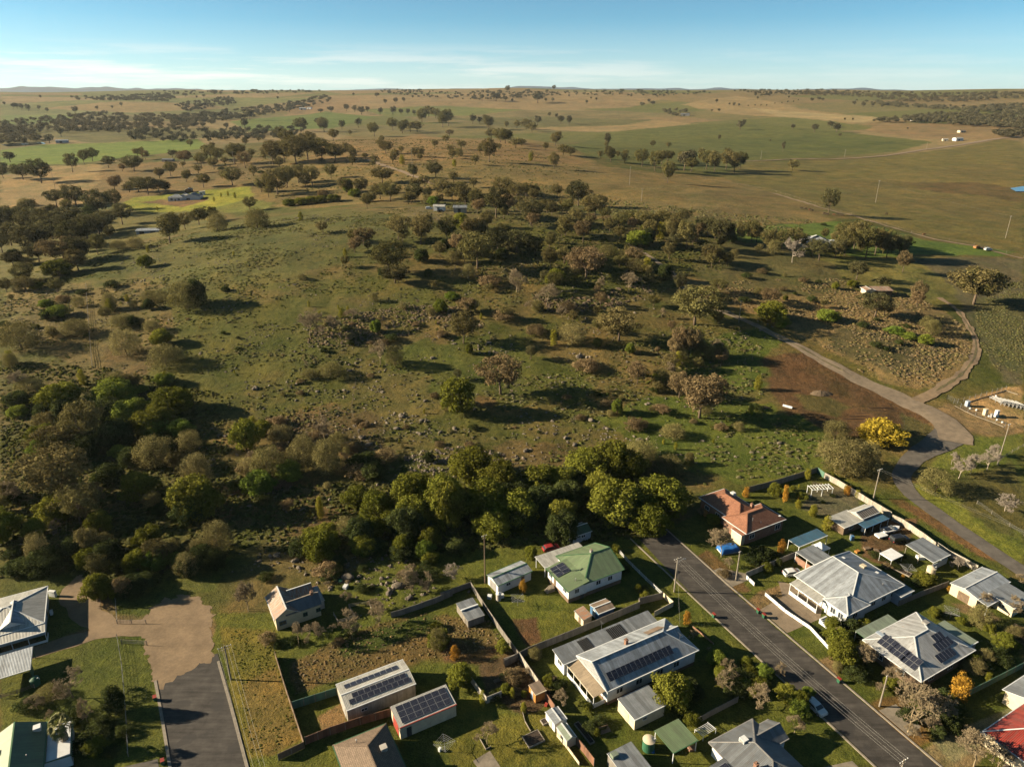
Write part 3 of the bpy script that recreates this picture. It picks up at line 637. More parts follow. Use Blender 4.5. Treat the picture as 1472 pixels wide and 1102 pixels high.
def trunk_mb(cl, seed, r0=.022, fork=.3, k=9, lean=.03):
    g = random.Random(seed); mb = MB(); top = (g.uniform(-lean, lean), g.uniform(-lean, lean), fork)
    mb.tube([(0, 0, -.05), (top[0]*.3, top[1]*.3, fork*.5), top], [r0*1.35, r0, r0*.85], 7)
    for c in sorted(cl, key=lambda c: -c[3])[:k]:
        m = (top[0]*.45+c[0]*.55+g.uniform(-.03, .03), top[1]*.45+c[1]*.55+g.uniform(-.03, .03), fork+(c[2]-fork)*.42)
        mb.tube([top, m, (c[0]*.96, c[1]*.96, c[2])], [r0*.55, r0*.35, r0*.12], 5, cap=False)
    return mb
SHAPE = {}
def mk_shape(key, cl, n, leaf, seed, trunk=None, **k):
    v, f, c = leaves(cl, n, leaf, seed, **k)
    cm = npmesh('crown', v, f, 'leaf_gum', c)
    tm = None
    if trunk: o = trunk.build('trunk', 'bark', smooth=True); tm = o.data; D.objects.remove(o)
    SHAPE.setdefault(key, []).append((cm, tm))
for s in range(4):
    cl = gum_clumps(100+s, 42+3*s, (.35, .39, .33, .40)[s], (.24,.30,.22,.28)[s]); mk_shape('gum', cl, 165, .022, s, trunk_mb(cl, s, fork=.26+.04*s))
for s in range(3):
    cl = dome_clumps(200+s, 34); mk_shape('dome', cl, 150, .019, 10+s, trunk_mb(cl, s, .018, .2, 6), aspect=.5, shell=(.6, 1.12))
for s in range(3):
    cl = dome_clumps(300+s, 40, .40, .16, .90, (.10, .165), .3); mk_shape('lump', cl, 170, .024, 20+s, trunk_mb(cl, s, .03, .22, 6), aspect=.8)
for s in range(2):
    cl = dome_clumps(400+s, 20, .22, .06, .94, (.10, .15), .3); mk_shape('slim', cl, 130, .024, 30+s, trunk_mb(cl, s, .015, .3, 3))
for s in range(2):
    cl = dome_clumps(450+s, 22, .46, .18, .74, (.12, .19), .35); mk_shape('low', cl, 90, .030, 35+s, trunk_mb(cl, s, .012, .12, 4))
for s in range(4):
    cl = gum_clumps(500+s, 15, .30, .30, .86, (.13, .18)); mk_shape('gumfar', cl, -40, .058, 40+s, trunk_mb(cl, s, .03, .35, 3))
def bare_mesh(seed, depth=6, spread=.62, mat='twig', fine=.0052):
    g = random.Random(seed); mb = MB(); cnt = [0]; main = MB()
    def grow(p, d, ln, r, k):
        q = p+d*ln*.5+Vector((g.uniform(-1, 1), g.uniform(-1, 1), g.uniform(-1, 1)))*ln*.08; e = p+d*ln
        (main if k >= depth-1 else mb).tube([p, q, e], [r, r*.85, r*.68], 6 if k >= depth-1 else 3, cap=False)
        if k == 0: return
        for i in range(3 if k > 1 else 3):
            a = Vector((g.gauss(0, 1), g.gauss(0, 1), g.gauss(0, .8)+.12)).normalized()
            nd = (d*(1-spread*.55)+a*spread).normalized()
            if nd.z < -.15: nd.z *= -.3; nd.normalize()
            grow(e, nd, ln*g.uniform(.62, .86), max(fine, r*.62), k-1)
    grow(Vector((0, 0, -.04)), Vector((g.uniform(-.1, .1), g.uniform(-.1, .1), 1)).normalized(), .27, .022, depth)
    v = np.array(mb.v); zs = v[:, 2].max(); w = np.abs(v[:, :2]).max()
    def norm(m): m.v = [(p[0]/w*.45, p[1]/w*.45, p[2]/zs if p[2] > 0 else p[2]) for p in m.v]
    norm(mb); norm(main)
    a = mb.build('crown', mat, smooth=True); b = main.build('trunk', mat, smooth=True)
    r = (a.data, b.data); D.objects.remove(a); D.objects.remove(b); return r
for s in range(3): SHAPE.setdefault('bare', []).append(bare_mesh(60+s, 7, .70))
for s in range(2): SHAPE.setdefault('baregrey', []).append(bare_mesh(70+s, 7, .85, 'twig_grey'))

# species code -> (object name, shape, leaf material, bark, default width/height, words, category, group)
SPEC = {
 'g': ('gum_tree', 'gum', 'leaf_gum', 'bark', .95, 'grey-green gum tree', 'tree', 'gum trees scattered over the hills'),
 'd': ('gum_tree', 'gum', 'leaf_dark', 'bark', .95, 'dark green gum tree', 'tree', 'gum trees scattered over the hills'),
 'r': ('rusty_gum_tree', 'gum', 'leaf_rust', 'bark', 1.0, 'rusty brown leafy gum', 'tree', 'rusty brown gum trees'),
 'o': ('olive_bush', 'dome', 'leaf_olive', 'bark', 1.05, 'pale olive rounded bush', 'bush', 'pale olive rounded bushes'),
 'n': ('green_tree', 'lump', 'leaf_green', 'bark', 1.05, 'dense yellow-green tree', 'tree', 'dense yellow-green trees'),
 'b': ('bright_bush', 'lump', 'leaf_bright', 'bark', 1.05, 'bright green bush', 'bush', 'bright green bushes'),
 'm': ('lime_bush', 'slim', 'leaf_lime', 'bark', .75, 'small lime green bush', 'bush', 'small lime green bushes'),
 'y': ('autumn_tree', 'lump', 'leaf_yellow', 'bark', 1.3, 'golden yellow autumn tree', 'tree', None),
 'x': ('bare_tree', 'bare', None, 'twig', 1.1, 'leafless brown twiggy tree', 'tree', 'leafless winter trees'),
 'X': ('bare_tree', 'baregrey', None, 'twig_grey', 1.1, 'leafless pale grey tree', 'tree', 'leafless winter trees'),
 's': ('dark_shrub', 'low', 'leaf_deep', 'bark', 1.5, 'low dark green shrub', 'shrub', 'low dark shrubs'),
 'u': ('brown_shrub', 'low', 'leaf_rust', 'twig', 1.6, 'low brown dry shrub', 'shrub', 'low brown shrubs'),
 'e': ('dark_tree', 'lump', 'leaf_deep', 'bark', 1.0, 'deep green shady tree', 'tree', 'deep green shady trees'),
 'R': ('red_shrub', 'dome', 'leaf_red', 'twig', .9, 'reddish leafed shrub', 'shrub', 'reddish shrubs'),
 'O': ('orange_shrub', 'slim', 'leaf_orange', 'twig', .8, 'orange and yellow garden shrub', 'shrub', 'orange and yellow shrubs'),
 'f': ('paddock_tree', 'gumfar', 'leaf_far', 'bark', 1.0, 'small distant tree', 'tree', 'distant trees in the paddocks'),
}
CROP = {'0': (0,0,1.), 'A': (0,90,3.004), 'B': (490,90,3.004), 'C': (980,90,2.992), 'D': (0,400,3.004), 'E': (490,400,3.004), 'F': (980,400,2.992),
 '1': (0,780,3.423), '2': (300,760,3.223), '3': (620,720,4.593), '4': (620,880,4.907), '5': (880,680,4.907), '6': (880,880,4.907), '7': (1130,640,4.304),
 '8': (1150,840,4.205), 'P': (0,640,4.59), 'Q': (300,640,4.089), 'S': (180,540,5.01), 'T': (440,440,5.01), 'U': (800,340,5.01), 'V': (1080,340,3.755), 'W': (0,960,6.69), 'Y': (1330,880,4.965)}
TREES = """
A g 595,405,35,45;738,490,60;690,500,45;805,515,50;1095,490,45;910,425,70;940,430,60;1015,440,90;925,460,50;870,450,60;1180,440,100;1230,430,90;1280,440,120;1330,420,110;1390,430,100;1450,430,80;1300,300,60;1240,360,70;1210,330,50;1400,300,60;1440,340,50;1350,360,60
A g 1200,570,110,120;1290,520,75;1350,530,80;1430,500,60;1130,560,60;1160,580,50;1240,540,90;735,780,130,110;800,720,70;860,700,70,80;905,690,60,90;1080,640,60;1005,530,75,90;880,540,60
A r 495,550,60,70;280,870,115,160;1395,600,50;690,500,40;530,470,35;1060,455,70;800,440,60;630,420,40
A d 180,520,100,100;100,505,60,90;580,470,60,90;315,475,80,60;365,440,60,45;400,425,55,60;470,455,50,55;600,560,65,80;640,570,75,90;690,565,60,80;720,560,50,60;560,560,40,50
A d 282,560,35;245,620,70,80;330,620,80,110;430,660,110,120;500,640,90,70;530,700,90,90;20,740,110,100;60,700,80,110;110,720,100,120;160,740,110,130;200,800,120,150;240,740,100,130;290,760,110,130;330,800,120,140;380,760,100,130;430,740,90,120;460,720,80,90;130,820,110,130;360,860,110,120;50,790,100,110;10,820,90,90;170,860,80,90;200,690,70,90;120,660,60,90;20,680,60,80;300,700,80,100
A d 1170,560,70;1320,540,50;60,880,60,90;15,500,50
A n 235,930,45,120;620,890,55,60;1250,620,25,60;1300,614,28,60;1345,608,28,60;1390,604,26,60;1440,600,28,60
A o 570,810,55,80;430,805,50,45;930,730,80,90;1100,720,90,110;500,815,40,80;100,880,40,70;110,620,25,60
A m 770,730,40;925,600,20;1015,585,25;955,580,18;985,575,18;640,820,30;680,640,18;1300,680,25,35;1010,835,20
A f 45,430,45,60;20,470,40;110,360,40,30;215,350,40,50;265,320,40,40;450,295,20;515,310,22;75,200,25;60,200,25;95,205,28;125,210,30;170,205,20;20,185,16;325,220,30,36;525,190,18;420,205,18;485,200,14;205,215,20;175,155,14;800,150,12,30;850,155,12;880,150,12,20;1200,160,14;1370,270,30;1430,215,24,40;1385,218,14,30;1250,215,20,40;980,290,30,30;300,290,20;1060,290,50,40;1080,250,50,40;640,310,30;745,410,35,50
B f 25,210,30;60,215,30;90,225,35,45;115,215,25;170,225,30;75,280,40;5,290,40;225,225,35,40;260,225,25;290,225,25;315,230,25;950,265,35,38;985,270,40,34;930,240,20;900,235,20;850,270,40,42;1150,365,60,40;192,180,22;237,178,26;272,172,22;310,155,14;575,150,16,12;610,165,26;635,150,14;680,155,26;720,130,30;885,170,18;915,170,18;985,150,12;1060,180,18;1080,160,12;1103,165,14;1330,175,18;740,170,14;570,265,40,40;600,265,30;716,275,22;1345,185,10,30;1300,190,10,30;920,120,22;55,145,14;155,150,12,30;850,175,8,70;670,168,14,60;710,165,12,30
C f 10,465,85,70;40,440,65,60;250,290,40,45;265,270,25,25;475,290,25,28;570,300,35,38;640,280,28,40;665,300,40,50;680,320,15,20;160,335,25,18;435,385,45,20;700,250,12;735,250,12;970,290,12;130,212,10,16;160,212,14,16;325,160,14;150,175,18;225,190,18;245,190,14;205,185,12;285,190,8,8;315,188,8,8;340,188,8,8;365,188,8,8;400,180,8,8;430,178,8,8;455,174,10,10;480,172,8,8;500,166,8,8;560,168,16,24;590,163,16,24;605,165,12,20;460,155,12;380,340,10;860,195,18,18;905,178,10,10;820,190,16,20;780,190,14,30;740,185,20,22;790,150,10;1290,200,10;1155,192,12,14;1210,195,14,20
B g 350,260,60,50;380,235,40,60;410,240,40,50;440,280,70,60;465,275,70,50;640,290,60,60;715,280,25;760,285,35;800,290,40,60;825,300,40,50;145,320,60,50;225,295,55,50;265,305,55,60;300,300,45,50;330,300,45,50;195,395,55,60;20,385,40,30;55,415,45,40;105,415,22,32;235,420,45,45;640,430,100,70;650,330,45,60;690,345,60,60;710,350,60,70;755,370,45,60;780,360,30,40;885,380,35,30;925,360,60,60;920,460,70,50;960,400,40,60;990,405,40,50
B g 1165,430,65,60;1120,415,35,30;1225,435,45,35;1300,450,75,60;1355,470,85,60;1385,440,60,60;1410,430,50,50;1410,520,90,60;1465,440,55,40;25,560,60,80;90,570,70,60;180,520,55,90;215,600,85,90;170,590,70,70;440,590,80,90;500,580,60,70;540,620,90,90;590,640,90,80;700,570,70,100;760,590,70,80;800,580,60,60;890,650,60,70;975,650,60,60;1095,680,110,110
B g 970,750,90,90;1160,730,60,60;1200,720,70,70;1240,700,60,70;1300,720,80,70;1380,720,80,80;1440,740,90,70;250,770,110,110;345,785,130,120;460,775,110,90;560,760,90,90;600,760,70,70;640,800,70,90;700,750,50,80;900,800,60,60;210,915,150,160;590,890,160,150;430,560,60,80;480,600,60,70;1010,690,60,60;1330,700,50,70
B d 410,500,70,70;315,500,60,50;520,375,40,42;320,600,75,80;670,670,130,110;830,580,50,60;820,700,110,110;1025,620,110,100;760,640,60,70;910,660,55,60;680,820,100,120;760,820,90,130;840,830,80,100;720,830,70,90;1440,800,60,70;1040,850,50,90;130,600,40,60;370,600,60,50
B r 590,650,60,70;720,660,90,80;500,830,90,80;1045,780,100,70;580,740,50,90;100,790,80,90;60,820,70,70;1080,700,50,50;470,320,25,40;1060,930,70,180;1150,700,40,50;1260,720,50,50
B b 1290,800,80,100;400,615,40,50;60,580,25,60;30,560,60,50
B o 1155,840,60,80;1230,850,45,70;1290,910,40,110;375,612,45,60
B m 265,440,36,38;820,425,30,32;490,450,25,30;20,840,40,30;1380,760,70,60;1320,905,30,60
B s 540,600,25,50;930,640,35,60;120,600,35,60
C g 40,470,60,60;105,460,80,60;140,470,85,60;190,460,75,60;225,475,90,70;250,460,75,50;475,465,45,50;300,770,90,70;320,775,70,60;370,810,90,70;430,800,80,70;500,800,70,70;680,760,75,80;700,830,110,80;740,800,110,90;790,840,130,90;830,830,110,80;760,780,100,90;860,800,90,90;1255,1035,150,200;20,800,120,90
C d 630,655,110,80;110,750,85,90;160,775,100,90;190,770,80,60;880,840,100,80;930,840,100,90;590,850,90,80;560,830,70,60;660,840,80,70;10,690,60,60;750,935,80,80;960,810,60,40
C r 950,900,90,60;400,780,60,50;45,790,60,50;1010,1040,100,70
C X 475,860,110,110
C s 612,702,15,22;75,690,20,30
F n 740,40,20,50
F r 1010,125,70,60;30,340,130,90;75,600,210,210;-30,345,100,80;380,110,70,90
F d 830,165,80,140;870,160,60,80;860,45,25,70;50,90,60,60;-10,60,80,60
F o 1085,250,80,70;670,720,120,110;720,860,190,190;800,850,170,130;1115,940,130,150;620,770,80,70;1060,220,60,60;620,170,25,50
F n 395,200,110,110;430,215,60,60;370,170,70,70
F b 640,192,28,90;930,250,40,70;985,270,35,60;1055,290,50,60;430,220,40,40
F m 325,480,65,50;705,920,25,35
F g 55,200,150,230;130,130,50,60;0,110,60,60;160,60,60,80;1255,112,150,210
F y 880,730,120,185
F X 1190,860,90,110;1240,840,90,70;1310,825,90,110;1390,1000,70,120;1350,770,60,70;1160,800,60,60
E d 235,20,70,110;505,440,50,40;820,350,60,50;1330,30,50,60
E o 140,105,45,40;265,140,40,40;1000,300,95,110;1440,700,70,110;1300,800,90,150;230,390,95,80;-140,440,45,70;1420,860,80,140;-170,10,30,40
E b 430,155,65,60;150,240,60,50;1195,590,70,50;1380,460,65,60;480,100,40,60;1250,330,50,40
E g 530,280,140,120;1200,270,150,170;640,60,40,50;1350,120,50,60;560,150,60,80
E x 170,370,110,110;1240,60,60,120;890,130,60,150;760,60,50,140;50,190,40,90;1420,420,60,50
E r 690,500,180,200;1280,455,100,85;550,150,60,90;1460,340,130,80;1390,590,40,60;1460,520,120,100;250,20,40,60
E u 1060,410,45,100;1375,580,30,60;700,190,50,90;640,40,40,90;180,800,50,100
E n 500,600,165,145;553,330,50,36;1060,880,160,170;1180,870,190,160;1250,880,150,140;560,900,160,200;690,940,150,160;850,940,130,150;950,930,110,130;1200,1080,230,240;1400,1060,220,220;300,1040,170,190;440,1080,190,200;620,1080,200,210;760,1090,170,180;150,1060,120,130;60,1000,90,120;1120,960,130,140
E e 90,850,90,140;130,880,80,110;980,1000,120,150;870,1050,150,170;1010,900,90,110;740,1010,120,150
E m 5,170,45,40;-90,170,30,25
D o 470,145,80,55;310,260,75,120;60,330,130,170;40,390,70,60;790,155,130,170;640,110,60,80;690,110,60,70;530,350,120,125;700,400,105,150;650,240,60,70;520,225,60,110;1420,440,65,110;650,830,140,160;810,760,100,100;810,850,90,100;850,930,145,120;1150,880,130,150;1070,860,90,90;1300,830,140,140;1410,860,160,120;1460,750,90,90;1200,720,90,110;105,500,60,110;170,770,70,60;1090,680,50,70
D e 845,130,120,80;970,60,25,40;440,640,110,150;480,740,120,160;340,800,110,140;60,560,70,110;560,820,90,120;450,900,80,130;170,600,60,90;690,760,80,110
D n 250,590,130,165;630,690,120,165;730,610,130,170;690,300,75,85;150,50,40,60;170,750,110,120;1050,760,140,120;830,1060,175,210;150,220,20,30;660,620,80,110;1130,690,80,80
D b 470,560,110,180;520,640,100,140;570,600,80,110;230,180,60,95;700,470,60,80;190,130,40,60;660,700,90,110;770,690,80,110;480,880,50,70;1240,880,40,120;550,560,60,70;600,500,40,60;500,780,60,70;60,610,40,90
D g 370,720,190,160;230,760,120,170;300,700,90,120;280,960,200,280;190,680,100,120;110,60,70,90;30,60,60,60;250,60,60,70;350,1060,150,180;170,40,40,60
D r 400,990,90,110;330,1010,100,140;1240,1000,40,70
D x 60,970,85,95;1400,700,110,90;1180,800,80,80;100,480,60,120;1340,250,50,160;1440,230,50,100
D m 480,145,60,50;690,280,60,50;50,370,60,55;1385,1020,70,45;360,460,70,45;550,100,30,30;450,560,40,40;1095,640,50,45;1050,650,50,50;720,450,40,50
P g 440,370,150,180;600,720,170,160;680,880,150,160;700,700,110,120
P n 620,1040,170,170;640,600,150,160;560,830,130,130;700,1030,130,120;590,720,110,110
P r 560,500,130,140;830,1000,130,130
P e 240,880,90,260;80,870,110,160;860,1010,140,170;930,960,110,150;780,840,110,150;260,800,90,110;60,760,60,110;1050,460,70,120
P o 240,800,180,150;1420,740,200,200
P b 1020,840,140,150;900,900,50,90;730,820,70,90;60,560,60,120;1150,790,30,120
P x 380,560,80,120
Q n 650,690,170,200;600,560,80,110;920,580,150,200;1080,520,130,180;1200,520,190,200;1400,520,260,200;1300,700,90,100;1290,620,120,110
Q o 800,560,130,120
Q e 970,660,90,160;1130,680,90,160;760,720,70,90;1450,660,110,130;330,230,40,60
Q b 1270,680,110,110;280,300,40,200;480,220,50,90
Q x 230,960,150,130;1200,860,110,120;1290,870,80,90;960,960,80,100;1000,980,70,100;1190,740,50,70
Q m 660,430,110,60
2 x 185,380,120,130;660,490,110,120;790,450,110,120;510,500,80,90;420,545,110,60;470,490,60,80;640,340,60,60;940,290,110,130;1010,300,90,90
2 n 1065,560,90,100
2 u 270,540,70,70;540,230,50,110
1 o 215,790,70,120
1 x 355,760,90,170;430,880,110,110
1 e 555,860,140,100
1 s 500,940,60,90;600,960,60,70;450,1000,40,120
3 n 660,390,100,80;470,1010,100,80;30,860,60,80
3 o 45,1000,150,120;680,1060,90,90
3 O 605,600,90,80;155,1040,90,100
3 X 140,500,60,150
3 s 1090,700,40,60
4 n 205,540,180,170;830,530,90,90
4 x 395,925,190,200;915,660,140,140;690,440,60,90
4 o 730,345,90,100
4 m 570,600,80,60;650,700,80,60;360,660,120,60
5 x 770,590,230,260;830,670,90,120
5 n 720,370,80,100;1155,170,110,90;30,560,60,70
5 e 1070,640,100,180;990,650,70,120
5 O 1190,560,100,90;940,170,80,70;1215,200,120,60;525,1060,100,80
5 m 1410,300,80,70;1305,240,60,50
5 u 800,740,30,90;640,300,60,60
6 n 430,715,300,270;1230,640,130,140;980,470,90,100;570,800,70,130
6 x 800,540,170,200;1030,680,210,230;570,190,80,110;1285,850,140,140;1180,440,80,130
6 b 1080,480,110,120;1390,600,70,90
6 e 560,620,140,180;880,610,110,160
7 m 165,440,80,70;250,520,60,90;130,210,70,60;440,320,40,50;75,385,50,50
7 O 375,305,40,60;1000,905,40,30
7 x 1230,1010,110,120;1400,1040,110,120;1450,870,80,80
7 X 1060,770,70,110
7 s 650,740,60,110;720,700,40,60;560,700,40,70
7 n 880,870,50,120
8 n 240,400,130,160;270,510,170,170;1260,410,110,130;1155,300,70,80;560,650,80,90
8 x 400,490,150,200;650,890,320,380;560,600,110,160;1050,1100,240,300;800,810,200,240;1190,1110,150,200;480,640,60,90
8 O 390,280,60,60;955,685,150,170
8 o 1070,550,100,130;1105,275,150,130
8 m 1135,580,50,60;910,720,40,60
Q s 700,800,60,110;1300,800,60,100;1220,790,60,90;330,800,40,80;900,740,30,60
"""
REG = [ # region phrase, photograph px box
 ('on the far horizon hills', 0,0,1472,152), ('in the far paddocks', 0,152,1472,192),
 ('in the valley at far left', 0,192,330,262), ('along the far brown ridge', 330,192,860,262), ('by the green sown field', 860,192,1472,262),
 ('beside the lone farmhouse lawn', 150,262,400,345), ('in the dark wood at left', 0,262,150,405),
 ('on the saddle behind the hill', 400,262,720,310), ('in the wooded strip behind the crest', 720,262,1040,345), ('by the grey-roofed farmhouse', 1040,262,1340,400),
 ('at the right paddock edge', 1340,262,1472,470), ('along the hill crest', 150,310,720,400), ('on the upper wooded slope', 720,345,1040,440),
 ('beside the winding gravel road', 1040,400,1340,520), ('on the dry left slope', 0,400,260,520), ('on the open middle slope', 260,400,720,520), ('on the stony right slope', 720,440,1100,560),
 ('in the left gully', 0,520,300,640), ('on the lower green slope', 300,520,720,640), ('below the stony slope', 720,560,1130,700), ('by the lane junction', 1130,520,1472,760),
 ('in the shady left wood', 0,640,330,780), ('in the dark gully', 330,640,620,780), ('in the tree belt above the houses', 620,640,1130,800),
 ('behind the white verandah house', 0,780,330,880), ('around the old cottage', 330,780,620,960), ('near the end of the gravel lane', 0,880,330,1102),
 ('between the back yards', 620,800,900,1102), ('beside the street', 900,760,1200,1102), ('in the gardens across the street', 1200,760,1472,1102)]
ORD = 'first second third fourth fifth sixth seventh eighth ninth tenth eleventh twelfth thirteenth fourteenth fifteenth sixteenth seventeenth eighteenth nineteenth twentieth'.split()
def ordw(i):
    if i < 20: return ORD[i]
    t = ('twenty', 'thirty', 'forty', 'fifty', 'sixty', 'seventy', 'eighty', 'ninety')[(i+1)//10-2]
    return t+'-'+ORD[(i+1) % 10-1] if (i+1) % 10 else {'twenty': 'twentieth'}.get(t, t[:-1]+'ieth')
PLANTED = []   # (object, words, px, py)
GUMQ = []
def add_tree(code, x, y, z, h, w, px=None, py=None, rz=None, words=None, far=False, now=False):
    if code in 'gd' and not now:
        GUMQ.append((h*pxm(x, y, z), code, x, y, z, h, w, px, py, far)); return
    return add_tree_(code, x, y, z, h, w, px, py, rz, words, far)
def add_tree_(code, x, y, z, h, w, px=None, py=None, rz=None, words=None, far=False):
    nm, shp, lf, bk, _, wd_, cat, grp = SPEC[code]
    if far and shp == 'gum': shp = 'gumfar'
    cm, tm = random.choice(SHAPE[shp])
    rz = random.uniform(0, 6.28) if rz is None else rz
    e = empty(nm, (x, y, z), rz, None, cat, grp); e.scale = (w, w, h)
    c = link('crown', cm, e)
    if lf: c.material_slots[0].link = 'OBJECT'; c.material_slots[0].material = MAT[lf]
    if tm:
        t = link('trunk', tm, e)
        if bk != 'bark' and lf: t.material_slots[0].link = 'OBJECT'; t.material_slots[0].material = MAT[bk]
    PLANTED.append((e, words or wd_, px, py)); return e
def top_z(x, y, z, hpx):
    s, c = math.sin(PITCH), math.cos(PITCH)
    v = -((z-CAMH)*c+y*s)/(y*c-(z-CAMH)*s); vt = v-hpx/FPX
    return (vt*y*c+y*s)/(-c+vt*s)+CAMH
rows = []
for ln in TREES.strip().split('\n'):
    cr, code, rest = ln.split(' ', 2); ox, oy, s = CROP[cr]
    for t in rest.split(';'):
        q = [float(v) for v in t.split(',')]; px, py = ox+q[0]/s, oy+q[1]/s; hp = q[2]/s
        wp_ = (q[3]/s) if len(q) > 3 else hp*SPEC[code][4]
        rows.append((code, px, py, hp, wp_))
gx, gy, gz = at([r[1] for r in rows], [r[2] for r in rows])
for (code, px, py, hp, wpx), x, y, z in zip(rows, gx, gy, gz):
    E = math.atan2(CAMH-z, math.hypot(x, y)); m = pxm(x, y, z)
    w = wpx/m*1.08*(.85 if code == 'f' else 1)
    bush = SPEC[code][1] in ('dome', 'lump', 'low')
    he = hp-(.42 if bush else .34)*wpx*math.sin(max(E, 0))
    h = max((top_z(x, y, z, he)-z)*(1.0 if bush else 1.1), (.5 if bush else .7)*w if SPEC[code][1] != 'slim' else w)
    if bush and h > 6: h *= 1.12 if px < 840 else .94
    if py > 690 and px < 650 and h > 4: h *= 1.2; w *= .98
    if bush and E > .15: y = y+.30*w; z = float(height(x, y))      # the pixel given is the near foot of the bush
    add_tree(code, float(x), float(y), float(z), float(h), float(w)*(1.0 if bush else 1.02), px, py, far=hp < 13)

# ---- further trees of the dense parts, scattered over the ground there
FILL = [ # polygon in photograph pixels, count, species choices, height range in metres
 ([(500,275),(640,262),(760,268),(860,300),(880,330),(760,345),(640,300),(520,300)], 26, 'ggdgr', (6, 11)),
 ([(640,320),(860,325),(1000,330),(1060,345),(1040,385),(930,410),(780,420),(660,380)], 46, 'gggdgrnoe', (5, 10)),
 ([(460,335),(640,330),(700,390),(620,420),(480,400)], 16, 'gegoug', (4, 8)),
 ([(700,420),(940,415),(1040,450),(1060,520),(960,560),(800,500),(700,470)], 38, 'goguerxm', (3, 7)),
 ([(1000,330),(1300,350),(1290,378),(1200,392),(1030,385)], 22, 'ggodge', (4, 9)),
 ([(1040,390),(1180,395),(1230,440),(1160,470),(1060,440)], 12, 'osugn', (2, 5)),
 ([(330,205),(480,185),(640,190),(700,225),(560,240),(380,262)], 30, 'gggdg', (6, 12)),
 ([(560,205),(780,200),(800,235),(640,240)], 10, 'gdgo', (6, 11)),
 ([(180,215),(400,195),(420,250),(300,262),(180,240)], 16, 'gdgs', (6, 11)),
 ([(0,310),(150,290),(170,350),(110,400),(0,415)], 18, 'dgdge', (7, 13)),
 ([(0,410),(110,400),(240,430),(260,470),(120,480),(0,500)], 22, 'osgoeu', (2.5, 6)),
 ([(0,500),(160,520),(330,560),(330,680),(200,700),(0,700)], 8, 'engoegb', (4, 9)),
 ([(0,700),(200,700),(330,720),(330,790),(180,840),(0,800)], 12, 'egogsn', (4, 10)),
 ([(180,790),(330,780),(330,815),(200,845)], 9, 'nego', (4, 8)),
 ([(330,610),(520,600),(620,640),(620,700),(480,690),(330,680)], 22, 'oxuxueo', (2, 5)),
 ([(330,700),(560,700),(640,760),(600,800),(430,800),(340,780)], 14, 'snueo', (2, 5)),
 ([(480,740),(940,720),(960,770),(700,790),(500,800)], 12, 'enene', (5, 9)),
 ([(840,560),(1060,560),(1100,600),(1060,660),(940,690),(860,640)], 28, 'ousgm', (1.5, 4.5)),
 ([(430,430),(700,430),(700,480),(560,510),(430,490)], 34, 'xuxoms', (1.5, 3.5)),
 ([(1100,390),(1330,400),(1380,470),(1300,520),(1180,480)], 14, 'suoss', (1.2, 3)),
 ([(820,205),(1072,218),(1072,240),(900,236)], 12, 'gdg', (8, 13)),
 ([(400,500),(560,540),(700,600),(860,560),(940,600),(700,660),(500,640),(380,580)], 40, 'uxusom', (.8, 2.2)),
 ([(240,400),(480,420),(520,520),(300,540),(220,480)], 22, 'uxsom', (.8, 2.2)),
 ([(1010,935),(1060,950),(1150,1000),(1160,1040),(1100,1010),(1040,990)], 16, 'ensxb', (1.6, 3.6)),
 ([(1190,905),(1240,900),(1262,930),(1235,985),(1200,975)], 10, 'nesxo', (1.5, 3.5)),
 ([(1290,985),(1380,1000),(1370,1060),(1300,1060)], 9, 'xsex', (2, 5)),
 ([(1350,960),(1390,940),(1471,900),(1471,930),(1400,980)], 10, 'snox', (1.5, 3.2)),
 ([(1320,880),(1471,905),(1471,930),(1440,915)], 8, 'xsnu', (1.5, 3)),
 ([(20,1010),(60,1000),(150,1040),(190,1090),(90,1090)], 12, 'esxsn', (1.5, 3.5)),
 ([(460,820),(600,790),(640,830),(560,850),(470,850)], 14, 'xsuxs', (1, 2.4)),
 ([(640,925),(720,960),(770,1000),(700,1010)], 9, 'susxn', (1, 2.4)),
 ([(780,960),(840,1010),(880,1060),(850,1060)], 7, 'snxs', (1, 2.2)),
 ([(1080,810),(1130,790),(1150,800),(1110,830)], 7, 'senO', (1.2, 2.4)),
 ([(1110,690),(1190,680),(1270,715),(1200,715),(1150,740)], 12, 'mnsO', (.9, 2)),
 ([(880,800),(930,850),(960,880),(935,880)], 6, 'sne', (1, 2)),
 ([(380,930),(470,905),(540,890),(480,930)], 7, 'xusx', (1, 2.2)),
 ([(1255,800),(1330,835),(1300,850),(1240,815)], 8, 'snuO', (.8, 1.8))]
for poly, n, sp_, (h0, h1_) in FILL:
    a = np.array(poly, float); g_ = np.random.default_rng(int(a.sum())); k_ = 0; pts_ = []
    while k_ < n:
        u_, v_ = g_.uniform(a[:,0].min(), a[:,0].max()), g_.uniform(a[:,1].min(), a[:,1].max())
        if inpoly(np.array([u_]), np.array([v_]), a[:,0], a[:,1])[0]: pts_.append((u_, v_)); k_ += 1
    X_, Y_, Z_ = at([p[0] for p in pts_], [p[1] for p in pts_])
    for (u_, v_), x, y, z in zip(pts_, X_, Y_, Z_):
        c_ = sp_[int(g_.integers(len(sp_)))]; hh = float(g_.uniform(h0, h1_)); hh *= .55 if c_ in 'usmx' and h0 > 3 else 1
        add_tree(c_, float(x), float(y), float(z), hh, hh*SPEC[c_][4]*float(g_.uniform(.85, 1.2)), u_, v_, far=hh*pxm(x, y, z) < 13)

